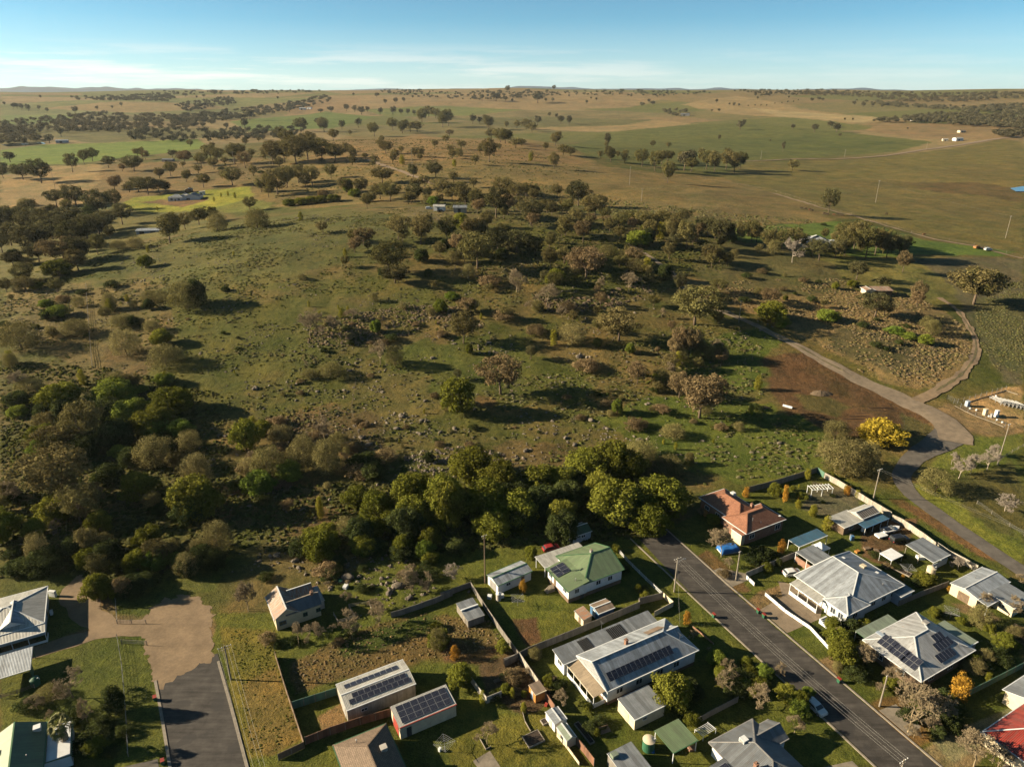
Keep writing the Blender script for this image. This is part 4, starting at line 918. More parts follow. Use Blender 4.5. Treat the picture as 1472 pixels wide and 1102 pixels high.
# the gum trees that show largest stand as objects of their own, the small remainder is one mass
GUMQ.sort(key=lambda t: -t[0])
for t in GUMQ[:292]: add_tree(t[1], *t[2:9], far=t[9], now=True)
V_, C_, F_ = [], [], []
bv, bf_, bc_ = leaves(gum_clumps(77, 15, .32, .28, .88, (.12, .18)), -44, .055, 77)
for t in GUMQ[292:]:
    _, c_, x, y, z, h, w = t[:7]; r_ = random.uniform(0, 6.28); cc, ss = math.cos(r_), math.sin(r_); b = bv*np.array([w, w, h])
    V_.append(np.stack([b[:,0]*cc-b[:,1]*ss+x, b[:,0]*ss+b[:,1]*cc+y, b[:,2]+z], 1)); C_.append(bc_*random.uniform(.75, 1.15))
    q = .03*h; tv = np.array([(x+a*q, y+b_*q, z+zz) for zz in (-.3, h*.5) for a, b_ in ((-1,-1),(1,-1),(1,1),(-1,1))]); 
    V_.append(np.concatenate([tv[[0,1,5,4]], tv[[1,2,6,5]], tv[[2,3,7,6]], tv[[3,0,4,7]]])); C_.append(np.full((16, 3), .9))
V_ = np.concatenate(V_); tag(link('gum_woodland', npmesh('gum_woodland', V_, np.arange(len(V_)).reshape(-1, 4), 'leaf_gum', np.concatenate(C_))), kind='stuff')

# ---- distant woods, each one mass of many small crowns
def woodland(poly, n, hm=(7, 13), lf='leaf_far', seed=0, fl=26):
    g = np.random.default_rng(seed); a = np.array(poly, float)
    px, py = [], []
    while len(px) < n:
        x = g.uniform(a[:,0].min(), a[:,0].max(), n*3); y = g.uniform(a[:,1].min(), a[:,1].max(), n*3)
        k = inpoly(x, y, a[:,0], a[:,1]); px += list(x[k]); py += list(y[k])
    x, y, z = at(px[:n], py[:n]); ok = np.hypot(x, y) < 4500; x, y, z = x[ok], y[ok], z[ok]
    V, C, F = [], [], []
    base, bf, bc = leaves(gum_clumps(seed+3, 10, .30, .26, .84, (.16, .22)), -fl, .085, seed)
    for i in range(len(x)):
        h = g.uniform(*hm); w = h*g.uniform(1.0, 1.7); r = g.uniform(0, 6.28); c_, s_ = math.cos(r), math.sin(r)
        b = base*np.array([w, w, h]); b = np.stack([b[:,0]*c_-b[:,1]*s_+x[i], b[:,0]*s_+b[:,1]*c_+y[i], b[:,2]+z[i]], 1)
        V.append(b); C.append(bc*g.uniform(.75, 1.25))
    V = np.concatenate(V); C = np.concatenate(C)
    o = link('woodland', npmesh('woodland', V, np.arange(len(V)).reshape(-1, 4), lf, C)); return tag(o, kind='stuff')
W = [([(0,178),(60,172),(130,164),(200,166),(300,170),(310,182),(250,188),(160,190),(60,192),(0,194)], 190),
 ([(230,170),(310,162),(400,152),(470,138),(480,146),(420,160),(330,174),(250,180)], 130),
 ([(100,142),(245,136),(252,142),(240,147),(110,145)], 80), ([(210,133),(380,131),(470,132),(420,136),(220,137)], 40),
 ([(532,131),(600,129),(650,134),(760,131),(830,134),(800,139),(700,145),(610,142),(560,136)], 85),
 ([(1050,131),(1180,131),(1300,135),(1380,136),(1471,133),(1471,142),(1380,147),(1310,148),(1220,140),(1060,134)], 190),
 ([(1250,176),(1340,166),(1400,163),(1471,168),(1471,186),(1420,184),(1330,178)], 170),
 ([(1220,145),(1300,150),(1380,157),(1471,150),(1471,166),(1400,161),(1290,155)], 110),
 ([(1425,192),(1471,190),(1471,200),(1440,198)], 22), ([(800,132),(940,131),(1040,134),(940,140),(820,137)], 35),
 ([(955,161),(990,159),(994,167),(960,169)], 9), ([(180,188),(330,188),(440,186),(430,200),(340,205),(190,205)], 60),
 ([(1070,134),(1200,133),(1210,137),(1080,139)], 24), ([(250,152),(330,140),(340,150),(270,162)], 50), ([(0,190),(50,188),(60,205),(0,210)], 22)]
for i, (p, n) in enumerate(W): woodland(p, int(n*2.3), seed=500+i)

# ------------------------------------------------------------------ tussocks, scrub, stones on the hillside
def scatter(name, poly, n, kind, size, mats, seed, dens=None, sx=1.):
    g = np.random.default_rng(seed); a = np.array(poly, float); qx, qy, _ = at(a[:,0], a[:,1])
    x = g.uniform(qx.min(), qx.max(), n*11); y = g.uniform(qy.min(), qy.max(), n*11)
    k = inpoly(x, y, qx, qy)
    dn = fbm(x/26, y/20, 91+seed, 4); dn2 = fbm(x/7, y/6, 97+seed, 3)
    k &= (.55*dn+.45*dn2) > g.uniform(.49, .60, x.shape) if dens is None else (.55*dn+.45*dn2) > g.uniform(*dens, x.shape)
    x, y = x[k][:n], y[k][:n]; z = height(x, y); m = len(x)
    s = size[0]+(size[1]-size[0])*g.random(m)**2.2
    if kind == 'tuft':
        th = np.linspace(0, 2*np.pi, 6)[:-1]
        ring = np.stack([np.cos(th), np.sin(th)], 1)
        V = np.zeros((m, 11, 3)); jr = g.uniform(.7, 1.3, (m, 5, 1)); jr2 = g.uniform(.5, .9, (m, 5, 1))
        V[:, :5, :2] = ring[None]*jr; V[:, :5, 2] = -.1
        V[:, 5:10, :2] = ring[None]*jr2+g.normal(size=(m, 1, 2))*.12; V[:, 5:10, 2] = g.uniform(.35, .75, (m, 5)); V[:, 10, 2] = g.uniform(.6, .95, m); V[:, 10, :2] = g.normal(size=(m, 2))*.2
        V *= s[:, None, None]*np.array([1, .9, .8]); V[..., 0] *= sx
        V += np.stack([x, y, z], 1)[:, None, :]
        F1 = [(i, (i+1) % 5, 5+(i+1) % 5) for i in range(5)]+[(i, 5+(i+1) % 5, 5+i) for i in range(5)]+[(5+i, 5+(i+1) % 5, 10) for i in range(5)]
    else:
        V = np.array([(1,0,0),(-1,0,0),(0,1,0),(0,-1,0),(0,0,1),(.6,.6,.5),(-.6,.5,.55),(.55,-.6,.5),(-.5,-.6,.6)], float)[None]*g.uniform(.6, 1.2, (m, 9, 3))
        V = V*s[:, None, None]*np.array([1.2, .9, .65]); V[:, :4, 2] = -.15*s[:, None]
        r = g.uniform(0, 6.28, m); c_, s_ = np.cos(r)[:, None], np.sin(r)[:, None]
        V = np.stack([V[...,0]*c_-V[...,1]*s_, V[...,0]*s_+V[...,1]*c_, V[...,2]], -1)+np.stack([x, y, z], 1)[:, None, :]
        F1 = [(0,2,5),(2,1,6),(1,3,8),(3,0,7),(5,2,4),(2,6,4),(6,1,4),(1,8,4),(8,3,4),(3,7,4),(7,0,4),(0,5,4)]
    nv = V.shape[1]; F = (np.arange(m)[:, None, None]*nv+np.array(F1)[None]).reshape(-1, 3)
    C = np.repeat(g.uniform(.72, 1.2, (m, 1)), nv, 1).reshape(-1, 1)*np.array([[1, 1, 1]])
    tone = g.random(m); C = C*np.repeat(np.where(tone[:, None] < .3, [[1.12, 1.0, .95]], np.where(tone[:, None] < .7, [[.97, 1.03, .85]], [[1.0, .98, 1.15]])), nv, 0)
    return tag(link(name, npmesh(name, V.reshape(-1, 3), F, mats, C)), kind='stuff')
MAT['tussock'] = leaf_mat('tussock', (.130,.126,.056), (.130,.126,.056), 0, .1)
MAT['undergrowth'] = leaf_mat('undergrowth', (.085,.088,.030), (.085,.088,.030), 0, .1)
MAT['tuftdry'] = leaf_mat('tuftdry', (.20,.155,.08), (.20,.155,.08), 0, .1)
MAT['tuftgreen'] = leaf_mat('tuftgreen', (.105,.112,.03), (.105,.112,.03), 0, .1)
def stone_mat():
    m, nt, b = M_new('stone', .9, .2); g = N(nt, 'ShaderNodeNewGeometry').outputs['Position']
    ca = N(nt, 'ShaderNodeVertexColor'); ca.layer_name = 'Col'
    a = mixc(nt, (.14,.118,.092), (.07,.056,.042), ramp(nt, noise(nt, g, 1.8, 5, .7), [(.4, 0.), (.62, 1.)]))
    a = mixc(nt, a, (.21,.19,.155), ramp(nt, noise(nt, g, 4.5, 4, .7), [(.56, 0.), (.68, .8)]))
    a = mixc(nt, a, ca.outputs[0], .7, 'MULTIPLY'); L(nt, a, b.inputs['Base Color'])
    bump(nt, b, noise(nt, g, 4, 5, .7), .8, .2); return m
MAT['stone'] = stone_mat()
HILL = [(0,400),(200,350),(420,312),(590,300),(740,330),(900,360),(1010,430),(1100,500),(1100,580),(1160,620),(1230,650),(1150,680),(1000,700),(880,720),(600,770),(330,790),(100,820),(0,830)]
scatter('tussocks', HILL, 15000, 'tuft', (.18, .85), 'tussock', 1, sx=1.3)
scatter('tussocks', HILL, 9000, 'tuft', (.12, .7), 'tuftgreen', 2, (.52, .60))
scatter('tussocks', [(1000,420),(1060,404),(1200,400),(1330,430),(1390,470),(1396,510),(1340,552),(1300,560),(1240,535),(1150,480),(1060,440)], 6000, 'tuft', (.2, .75), 'tuftdry', 3, (.40, .62))
scatter('tussocks', [(1400,440),(1471,400),(1471,545),(1440,540),(1405,490)], 2600, 'tuft', (.15, .55), 'tussock', 4, (.4, .6))
scatter('tussocks', [(600,296),(760,262),(1000,300),(1180,318),(1100,340),(900,350),(720,320)], 7000, 'tuft', (.3, 1.1), 'tussock', 5, (.35, .6))
scatter('tussocks', [(300,230),(560,200),(760,215),(860,250),(760,265),(600,270),(400,290)], 4000, 'tuft', (.4, 1.4), 'tussock', 6, (.35, .6))
scatter('tussocks', [(330,905),(395,905),(400,945),(432,1060),(392,1080),(352,1080)], 700, 'tuft', (.08, .25), 'tuftgreen', 7, (.3, .6))
scatter('tussocks', [(420,950),(520,900),(600,880),(700,890),(735,930),(620,945),(500,970),(425,1000)], 1500, 'tuft', (.10, .35), 'tuftdry', 8, (.3, .6))
scatter('stones', HILL, 3000, 'rock', (.16, .7), 'stone', 10, (.57, .68))
scatter('stones', [(580,650),(680,640),(760,660),(700,690),(590,680)], 500, 'rock', (.25, .9), 'stone', 11, (.2, .5))
scatter('stones', [(480,800),(560,790),(600,815),(560,845),(490,840)], 110, 'rock', (.2, .6), 'stone', 12, (.2, .5))
scatter('stones', [(340,690),(420,700),(390,720),(330,715)], 160, 'rock', (.25, .7), 'stone', 13, (.2, .5))
scatter('dry_reeds', [(450,470),(560,440),(660,440),(700,470),(600,480),(500,500),(440,495)], 1500, 'tuft', (.25, .95), 'dryreed', 14, (.3, .55))
scatter('dry_reeds', [(380,600),(480,590),(500,620),(440,640),(370,625)], 500, 'tuft', (.25, .8), 'dryreed', 15, (.3, .55))
scatter('dry_reeds', [(760,430),(860,425),(930,400),(940,425),(860,450),(770,450)], 600, 'tuft', (.3, 1.1), 'dryreed', 16, (.3, .55))

for q_, (pl_, nn) in enumerate((([(0,640),(330,640),(340,790),(200,850),(0,800)], 5200), ([(330,690),(640,700),(940,720),(960,770),(560,800),(340,790)], 5200), ([(0,520),(160,530),(330,570),(330,650),(0,650)], 3500), ([(640,330),(860,330),(1040,345),(1040,390),(930,410),(700,410)], 3500))):
    scatter('undergrowth', pl_, nn, 'tuft', (.25, 1.0), 'undergrowth', 30+q_, (.30, .60))  # scrub kept dense and dark, put in to deepen the shaded ground
# named boulders: the outcrops that can be told apart
def boulder_mesh(seed):
    g = np.random.default_rng(seed); import bmesh
    bm = bmesh.new(); bmesh.ops.create_icosphere(bm, subdivisions=3, radius=1)
    for v in bm.verts:
        p = np.array(v.co); q = 1+.5*(fbm(np.array([p[0]*1.3+seed]), np.array([p[1]*1.3+p[2]*2.1]), seed, 3)[0]-.5)*2*.6
        for k in range(5):
            pass
        v.co = Vector(p*q*np.array([1.15, .9, .8]))
    me = D.meshes.new('boulder'); bm.to_mesh(me); bm.free()
    a = me.color_attributes.new('Col', 'FLOAT_COLOR', 'POINT'); a.data.foreach_set('color', np.ones(len(me.vertices)*4, np.float32))
    me.materials.append(MAT['stone']); return me
BM_ = [boulder_mesh(s) for s in range(4)]
BOULD = "D 1105,475,22;1370,490,16;790,940,22;1310,1000,20;E 430,250,30;395,345,18;330,505,12;365,530,16;260,595,26;350,615,20;335,670,20;240,650,22;430,665,18;490,650,20;1080,615,26;1150,650,18;1290,700,26;970,690,20;1010,720,22;1380,680,12;1030,340,26;800,745,24;90,690,26;120,720,28;15,485,16;40,400,18;640,280,20;900,430,14;960,450,14;F 20,780,26;90,700,16;420,710,20;Q 510,680,36;530,720,30;570,760,22;240,360,26;545,385,24;710,320,22;820,780,60;1110,830,60;1060,870,40;1180,900,40;630,430,18;P 320,530,34;360,570,24;400,560,20;1180,330,36;1140,340,24;Q 400,650,34;360,650,24;300,680,22;S 930,95,36;1230,180,22;1000,240,18;T 690,800,40;860,830,24;660,880,26;820,920,30"
bpts = []; cr = None
for t in BOULD.split(';'):
    if ' ' in t: cr, t = t.split(' ')
    a, b, c = map(float, t.split(',')); ox, oy, s = CROP[cr]; bpts.append((ox+a/s, oy+b/s, c/s))
RK = []
bx_, by_, bz_ = at([b[0] for b in bpts], [b[1] for b in bpts]); BO = []
for i, (b, x, y, z) in enumerate(zip(bpts, bx_, by_, bz_)):
    r = b[2]/pxm(x, y, z)*.5
    RK.append((x, y, r, b[2]))
    o = link('boulder', BM_[i % 4], None, (x, y, z+r*.25), random.uniform(0, 6.28), (r*1.15, r*.95, r*.8))
    tag(o, None, 'rock', 'granite boulders on the hillside'); PLANTED.append((o, 'weathered grey boulder', b[0], b[1]))

# smaller stones gathered round the outcrops
g_ = np.random.default_rng(55); V_, F_ = [], []; k_ = 0
RK += [(float(a), float(b), 1.2, 0) for a, b in zip(*[v for v in at(g_.uniform(260, 1120, 34), g_.uniform(430, 690, 34))[:2]])]
base = np.array([(1,0,0),(-1,0,0),(0,1,0),(0,-1,0),(0,0,1),(.6,.6,.5),(-.6,.5,.55),(.55,-.6,.5),(-.5,-.6,.6)], float)
fr_ = np.array([(0,2,5),(2,1,6),(1,3,8),(3,0,7),(5,2,4),(2,6,4),(6,1,4),(1,8,4),(8,3,4),(3,7,4),(7,0,4),(0,5,4)])
for (x, y, r, _) in RK:
    for q in range(int(g_.integers(6, 20))):
        s_ = g_.uniform(.18, .62)*min(1.5, max(.6, r)); a = g_.uniform(0, 6.28); d = g_.gamma(2., 1.5)+r*.6; X = x+d*1.7*math.cos(a); Y = y+d*.8*math.sin(a)
        v = base*g_.uniform(.6, 1.25, (9, 3))*s_*np.array([1.3, .9, .8]); v[:4, 2] = -.1; c_, n_ = math.cos(a*3), math.sin(a*3)
        V_.append(np.stack([v[:,0]*c_-v[:,1]*n_+X, v[:,0]*n_+v[:,1]*c_+Y, v[:,2]+float(height(X, Y))], 1)); F_.append(fr_+9*k_); k_ += 1
V_ = np.concatenate(V_); tag(link('stones', npmesh('stones', V_, np.concatenate(F_), 'stone', np.repeat(g_.uniform(.6, 1.25, (k_, 1)), 9, 0)*np.array([[1, 1, 1]]))), kind='stuff')
# ------------------------------------------------------------------ building materials
MAT['roof_zinc'] = mat_ribbed('roof_zinc', (.44,.48,.53), .25, .5, .26)
MAT['roof_cream'] = mat_ribbed('roof_cream', (.56,.55,.51), .25, .5, .12)
MAT['roof_tan'] = mat_ribbed('roof_tan', (.46,.36,.25), .25, .5, .12)
MAT['roof_rusty'] = mat_ribbed('roof_rusty', (.42,.37,.31), .25, .6, .3, ((.22,.10,.05), .46))
MAT['roof_spot'] = mat_ribbed('roof_spot', (.50,.51,.52), .25, .5, .2, ((.30,.13,.05), .62))
MAT['roof_green'] = mat_ribbed('roof_green', (.185,.26,.135), .25, .5, .14)
MAT['roof_dkgreen'] = mat_ribbed('roof_dkgreen', (.045,.12,.055), .25, .5, .2)
MAT['roof_slate'] = mat_ribbed('roof_slate', (.17,.185,.205), .25, .5, .26)
MAT['roof_grey'] = mat_ribbed('roof_grey', (.29,.315,.345), .25, .5, .26)
MAT['roof_sage'] = mat_ribbed('roof_sage', (.27,.33,.25), .25, .5, .15)
MAT['roof_red'] = mat_ribbed('roof_red', (.36,.045,.03), .25, .5, .2)
MAT['roof_blue'] = mat_ribbed('roof_blue', (.06,.16,.25), .25, .5, .15)
MAT['roof_brown'] = mat_ribbed('roof_brown', (.33,.24,.17), .25, .6, .2, ((.22,.12,.07), .56))
MAT['tile_orange'] = mat_brick('tile_orange', (.36,.165,.10), (.30,.135,.08), (.12,.05,.03), .33, .32, .8, .02, .8)
MAT['tile_brown'] = mat_brick('tile_brown', (.245,.175,.125), (.20,.145,.10), (.07,.05,.04), .33, .32, .8, .02, .8)
MAT['brick_red'] = mat_brick('brick_red', (.30,.13,.07), (.24,.10,.06), (.28,.24,.2), .24, .086)
MAT['brick_brown'] = mat_brick('brick_brown', (.20,.12,.07), (.16,.10,.06), (.22,.18,.14), .24, .086)
def boards(name, c, pitch=.16):
    m, nt, b = M_new(name, .6, .3); c = ka(c); uv = N(nt, 'ShaderNodeUVMap').outputs[0]; sep = N(nt, 'ShaderNodeSeparateXYZ'); L(nt, uv, sep.inputs[0])
    w = N(nt, 'ShaderNodeMath', operation='MULTIPLY', i_1=1/pitch); L(nt, sep.outputs[1], w.inputs[0]); fr = N(nt, 'ShaderNodeMath', operation='FRACT'); L(nt, w.outputs[0], fr.inputs[0])
    g = N(nt, 'ShaderNodeNewGeometry').outputs['Position']
    a = mixc(nt, c, ramp(nt, noise(nt, g, .9, 5, .7), [(.3, .82), (.7, 1.06)]), 1, 'MULTIPLY')
    a = mixc(nt, a, ramp(nt, fr.outputs[0], [(0, .7), (.12, 1.)]), 1, 'MULTIPLY')
    L(nt, a, b.inputs['Base Color']); bump(nt, b, fr.outputs[0], .5, .02); return m
MAT['white_board'] = boards('white_board', (.72,.74,.76)); MAT['cream_board'] = boards('cream_board', (.66,.56,.38)); MAT['blue_board'] = boards('blue_board', (.40,.47,.56))
MAT['white'] = mat_plain('white', (.76,.78,.79), .6, .12, .8); MAT['cream'] = mat_plain('cream', (.68,.58,.42), .7, .14, .8)
MAT['fibro'] = mat_plain('fibro', (.50,.46,.41), .8, .2, .8); MAT['grey'] = mat_plain('grey', (.30,.29,.28), .7, .2, .8)
MAT['trim_white'] = mat_plain('trim_white', (.72,.74,.75), .6, .1, 1); MAT['trim_green'] = mat_plain('trim_green', (.06,.15,.07), .6, .1, 1)
MAT['trim_dark'] = mat_plain('trim_dark', (.06,.06,.06), .6, .1, 1); MAT['trim_red'] = mat_plain('trim_red', (.34,.05,.035), .6, .15, 1)
MAT['blue_paint'] = mat_plain('blue_paint', (.07,.17,.32), .6, .2, 1); MAT['orange_paint'] = mat_plain('orange_paint', (.50,.22,.05), .7, .2, 1)
MAT['green_paint'] = mat_plain('green_paint', (.03,.13,.07), .6, .2, 1); MAT['timber'] = mat_plain('timber', (.20,.14,.09), .9, .3, 1.5)
MAT['timber_grey'] = mat_plain('timber_grey', (.30,.26,.21), .9, .3, 1.5); MAT['metal'] = mat_plain('metal', (.40,.40,.40), .4, .15, 1, metal=.6)
MAT['tarp'] = mat_plain('tarp', (.03,.17,.52), .5, .25, 1.2); MAT['canvas'] = mat_plain('canvas', (.80,.82,.84), .8, .12, 1.2)
MAT['rubber'] = mat_plain('rubber', (.025,.025,.025), .8, .1, 1); MAT['black_paint'] = mat_plain('black_paint', (.02,.02,.022), .25, .1, 1, .6)
MAT['car_white'] = mat_plain('car_white', (.72,.72,.72), .25, .05, 1, .6); MAT['car_red'] = mat_plain('car_red', (.30,.03,.03), .3, .1, 1, .6)
MAT['fence_pale'] = mat_ribbed('fence_pale', (.56,.51,.43), .2, .7, .2); MAT['fence_grey'] = mat_ribbed('fence_grey', (.30,.27,.235), .2, .7, .2)
MAT['fence_green'] = mat_ribbed('fence_green', (.10,.24,.17), .2, .7, .2); MAT['fence_rust'] = mat_ribbed('fence_rust', (.30,.14,.08), .2, .8, .3)
def glassm():
    m, nt, b = M_new('glass', .12, .6); b.inputs['Base Color'].default_value = (.03,.035,.04,1); return m
MAT['glass'] = glassm()
def pvm():
    m, nt, b = M_new('pv_cells', .18, .5); tcn = N(nt, 'ShaderNodeTexCoord')
    t = N(nt, 'ShaderNodeTexBrick'); t.offset = 0; L(nt, tcn.outputs['Object'], t.inputs['Vector'])
    for k, c in (('Color1', (.010,.011,.020,1)), ('Color2', (.013,.015,.026,1)), ('Mortar', (.07,.075,.09,1))): t.inputs[k].default_value = c
    t.inputs['Scale'].default_value = 1; t.inputs['Brick Width'].default_value = .165; t.inputs['Row Height'].default_value = .165; t.inputs['Mortar Size'].default_value = .006
    L(nt, t.outputs['Color'], b.inputs['Base Color']); return m
MAT['pv_cells'] = pvm(); MAT['pv_frame'] = mat_plain('pv_frame', (.42,.42,.43), .4, .05, 1, metal=.5)

ANG = 28.5
PVC = {}
class House:
    """local x runs along the rear fences (28.5 degrees), local y runs back up the street"""
    def __init__(s, name, x, y, label, cat='house', ang=ANG, z=0.):
        s.o = empty(name, (x, y, z), R(ang), label, cat); s.roofs = []; s.S = []
    def sec(s, x0, y0, x1, y1, e, r=None, typ='hip', axis='x', wall='white_board', roof='roof_zinc', trim='trim_white', ov=.45, ridge=None, base=None, hipends=(1, 1), walls=True, inset=None, th=.1):
        """one block: walls up to e and a roof rising to r"""
        o = s.o
        if walls:
            mb = MB(); q = ov+.01; a0, b0, a1, b1 = x0+q, y0+q, x1-q, y1-q
            zb = base[1] if base else -.1
            mb.box(a0, b0, zb, a1, b1, e-.04)
            if typ == 'gable':
                rr = r-.14
                if axis == 'x':
                    m = (b0+b1)/2
                    for xx, fl in ((a0, 1), (a1-.12, 0)): mb.slab([(xx, b0, e-.05), (xx+.12, b0, e-.05), (xx+.12, m, rr), (xx, m, rr)], .05); mb.slab([(xx, m, rr), (xx+.12, m, rr), (xx+.12, b1, e-.05), (xx, b1, e-.05)], .05); mb.poly([(xx, b1, e-.05), (xx, b0, e-.05), (xx, m, rr)]); mb.poly([(xx+.12, b0, e-.05), (xx+.12, b1, e-.05), (xx+.12, m, rr)])
                else:
                    m = (a0+a1)/2
                    for yy in (b0, b1-.12): mb.poly([(a0, yy, e-.05), (a1, yy, e-.05), (m, yy, rr)]); mb.poly([(a1, yy+.12, e-.05), (a0, yy+.12, e-.05), (m, yy+.12, rr)])
            if typ == 'mono': pass
            w = mb.build('wall', wall, o)
            if base:
                b2 = MB(); b2.box(a0+.04, b0+.04, -.1, a1-.04, b1-.04, base[1]+.02); b2.build('base_wall', base[0], o)
        rb = MB(); tb = .2
        if typ == 'hip':
            if ridge is None:
                if axis == 'x':
                    i = inset or (y1-y0)/2; m = (y0+y1)/2; ridge = ((x0+(i if hipends[0] else 0), m), (x1-(i if hipends[1] else 0), m))
                else:
                    i = inset or (x1-x0)/2; m = (x0+x1)/2; ridge = ((m, y0+(i if hipends[0] else 0)), (m, y1-(i if hipends[1] else 0)))
            A = (*ridge[0], r); B = (*ridge[1], r)
            c = [(x0,y0,e),(x1,y0,e),(x1,y1,e),(x0,y1,e)]
            if axis == 'x': fs = [[c[0],c[1],B,A],[c[1],c[2],B],[c[2],c[3],A,B],[c[3],c[0],A]]
            else: fs = [[c[0],c[1],A],[c[1],c[2],B,A],[c[2],c[3],B],[c[3],c[0],A,B]]
            for f in fs: rb.slab(f, th, 0, 1)
            hips = [(c[0],A),(c[1],B if axis == 'x' else A),(c[2],B),(c[3],A if axis == 'x' else B),(A,B)]
            for a, b in hips:
                if (Vector(a)-Vector(b)).length > .3: rb.bar((a[0],a[1],a[2]+.03), (b[0],b[1],b[2]+.03), .22, .07, 2)
        elif typ == 'gable':
            if axis == 'x':
                m = (y0+y1)/2; A, B = (x0, m, r), (x1, m, r); rb.slab([(x0,y0,e),(x1,y0,e),B,A], th, 0, 1); rb.slab([(x1,y1,e),(x0,y1,e),A,B], th, 0, 1)
            else:
                m = (x0+x1)/2; A, B = (m, y0, r), (m, y1, r); rb.slab([(x0,y1,e),(x0,y0,e),A,B], th, 0, 1); rb.slab([(x1,y0,e),(x1,y1,e),B,A], th, 0, 1)
            rb.bar((A[0],A[1],A[2]+.03), (B[0],B[1],B[2]+.03), .24, .07, 2)
        elif typ == 'mono':      # r: height at the far (axis y) or right (axis x) edge
            if axis == 'y': rb.slab([(x0,y0,e),(x1,y0,e),(x1,y1,r),(x0,y1,r)], th, 0, 1)
            else: rb.slab([(x0,y0,e),(x1,y0,r),(x1,y1,r),(x0,y1,e)], th, 0, 1)
        ro = rb.build('roof', [roof, trim, trim if roof.startswith('tile') is False else roof], o); s.roofs.append(ro)
        z = e-.02
        lo = [((x0,y0,z),(x1,y0,z)),((x1,y1,z),(x0,y1,z)),((x0,y1,z),(x0,y0,z)),((x1,y0,z),(x1,y1,z))]
        lo = lo if typ == 'hip' else lo[:2] if (typ == 'gable' and axis == 'x') else lo[2:] if typ == 'gable' else lo[:1] if axis == 'y' else lo[2:3]
        for a, b in lo: gb = MB(); gb.bar(a, b, .16, .13); gb.build('gutter', trim, ro)
        s.S.append((x0+ov, y0+ov, x1-ov, y1-ov)); return ro
    def win(s, side, u, z, w, h, k=0, mat='trim_white'):
        x0, y0, x1, y1 = s.S[k]; f = MB(); p = MB(); t = .06
        for (a, b, c_, d, hh) in ((u, z, u+w, z+.08, 0), (u, z+h-.08, u+w, z+h, 0), (u, z+.08, u+.08, z+h-.08, 0), (u+w-.08, z+.08, u+w, z+h-.08, 0), (u+w/2-.03, z+.08, u+w/2+.03, z+h-.08, 0)):
            if side == 0: f.box(x0+a, y0-t, b, x0+c_, y0+.02, d)
            elif side == 3: f.box(x0-t, y0+a, b, x0+.02, y0+c_, d)
            elif side == 1: f.box(x1-.02, y0+a, b, x1+t, y0+c_, d)
            else: f.box(x0+a, y1-.02, b, x0+c_, y1+t, d)
        if side == 0: p.box(x0+u+.05, y0-.02, z+.05, x0+u+w-.05, y0+.01, z+h-.05)
        elif side == 3: p.box(x0-.02, y0+u+.05, z+.05, x0+.01, y0+u+w-.05, z+h-.05)
        elif side == 1: p.box(x1-.01, y0+u+.05, z+.05, x1+.02, y0+u+w-.05, z+h-.05)
        else: p.box(x0+u+.05, y1-.01, z+.05, x0+u+w-.05, y1+.02, z+h-.05)
        fo = f.build('window', mat, s.o); p.build('pane', 'glass', fo)
    def door(s, side, u, z, w, h, mat='timber', k=0, name='door'):
        x0, y0, x1, y1 = s.S[k]; f = MB(); t = .05
        if side == 0: f.box(x0+u, y0-t, z, x0+u+w, y0+.02, z+h)
        elif side == 3: f.box(x0-t, y0+u, z, x0+.02, y0+u+w, z+h)
        elif side == 1: f.box(x1-.02, y0+u, z, x1+t, y0+u+w, z+h)
        d = f.build(name, mat, s.o); g = MB()
        if side == 0: g.box(x0+u+w*.86, y0-t-.05, z+h*.45, x0+u+w*.9, y0-t+.005, z+h*.5)
        elif side == 3: g.box(x0-t-.05, y0+u+w*.86, z+h*.45, x0-t+.005, y0+u+w*.9, z+h*.5)
        else: g.box(x1+t-.005, y0+u+w*.86, z+h*.45, x1+t+.05, y0+u+w*.9, z+h*.5)
        g.build('handle', 'metal', d)
    def pv(s, k, x, y, z, u, v, nu, nv, pw, ph, slope, gap=.03, lift=.10):
        """nu x nv panels from local (x, y, z); u = direction along the eave, v = direction up the slope (xy), slope = rise / run"""
        key = (pw, ph)
        if key not in PVC:
            m = MB(); m.box(0, 0, 0, pw, ph, .035); f = .03; m.poly([(f,f,.038),(pw-f,f,.038),(pw-f,ph-f,.038),(f,ph-f,.038)], 1)
            t = m.build('solar_panel', ['pv_frame', 'pv_cells']); PVC[key] = t.data; D.objects.remove(t)
        U = Vector((u[0], u[1], 0)).normalized(); V = Vector((v[0], v[1], slope)).normalized(); W_ = U.cross(V)
        for i in range(nu):
            for j in range(nv):
                p = Vector((x, y, z))+U*i*(pw+gap)+V*j*(ph+gap)+W_*lift
                M = Matrix((U, V, W_)).transposed().to_4x4(); M.translation = p
                o = D.objects.new('solar_panel', PVC[key]); COL.objects.link(o); o.parent = s.roofs[k]; o.matrix_local = M
    def box_on(s, name, k, x, y, z, w, d, h, mat, cap=None):
        m = MB(); m.box(x-w/2, y-d/2, z, x+w/2, y+d/2, z+h)
        if cap: m.box(x-w/2-.05, y-d/2-.05, z+h, x+w/2+.05, y+d/2+.05, z+h+.08, 1)
        return m.build(name, [mat, cap or mat], s.roofs[k])
    def chimney(s, k, x, y, z, h=1.2, mat='brick_red'):
        o = s.box_on('chimney', k, x, y, z, .6, .6, h, mat, mat); m = MB(); m.lathe(x, y, [(.13, z+h+.08), (.11, z+h+.4), (.08, z+h+.4)], 8); m.build('chimney_pot', 'brick_red', o)
    def flue(s, k, x, y, z, h=.7):
        m = MB(); m.tube([(x, y, z), (x, y, z+h)], .07, 8); m.lathe(x, y, [(.13, z+h), (.02, z+h+.1)], 8); m.build('flue', 'metal', s.roofs[k])
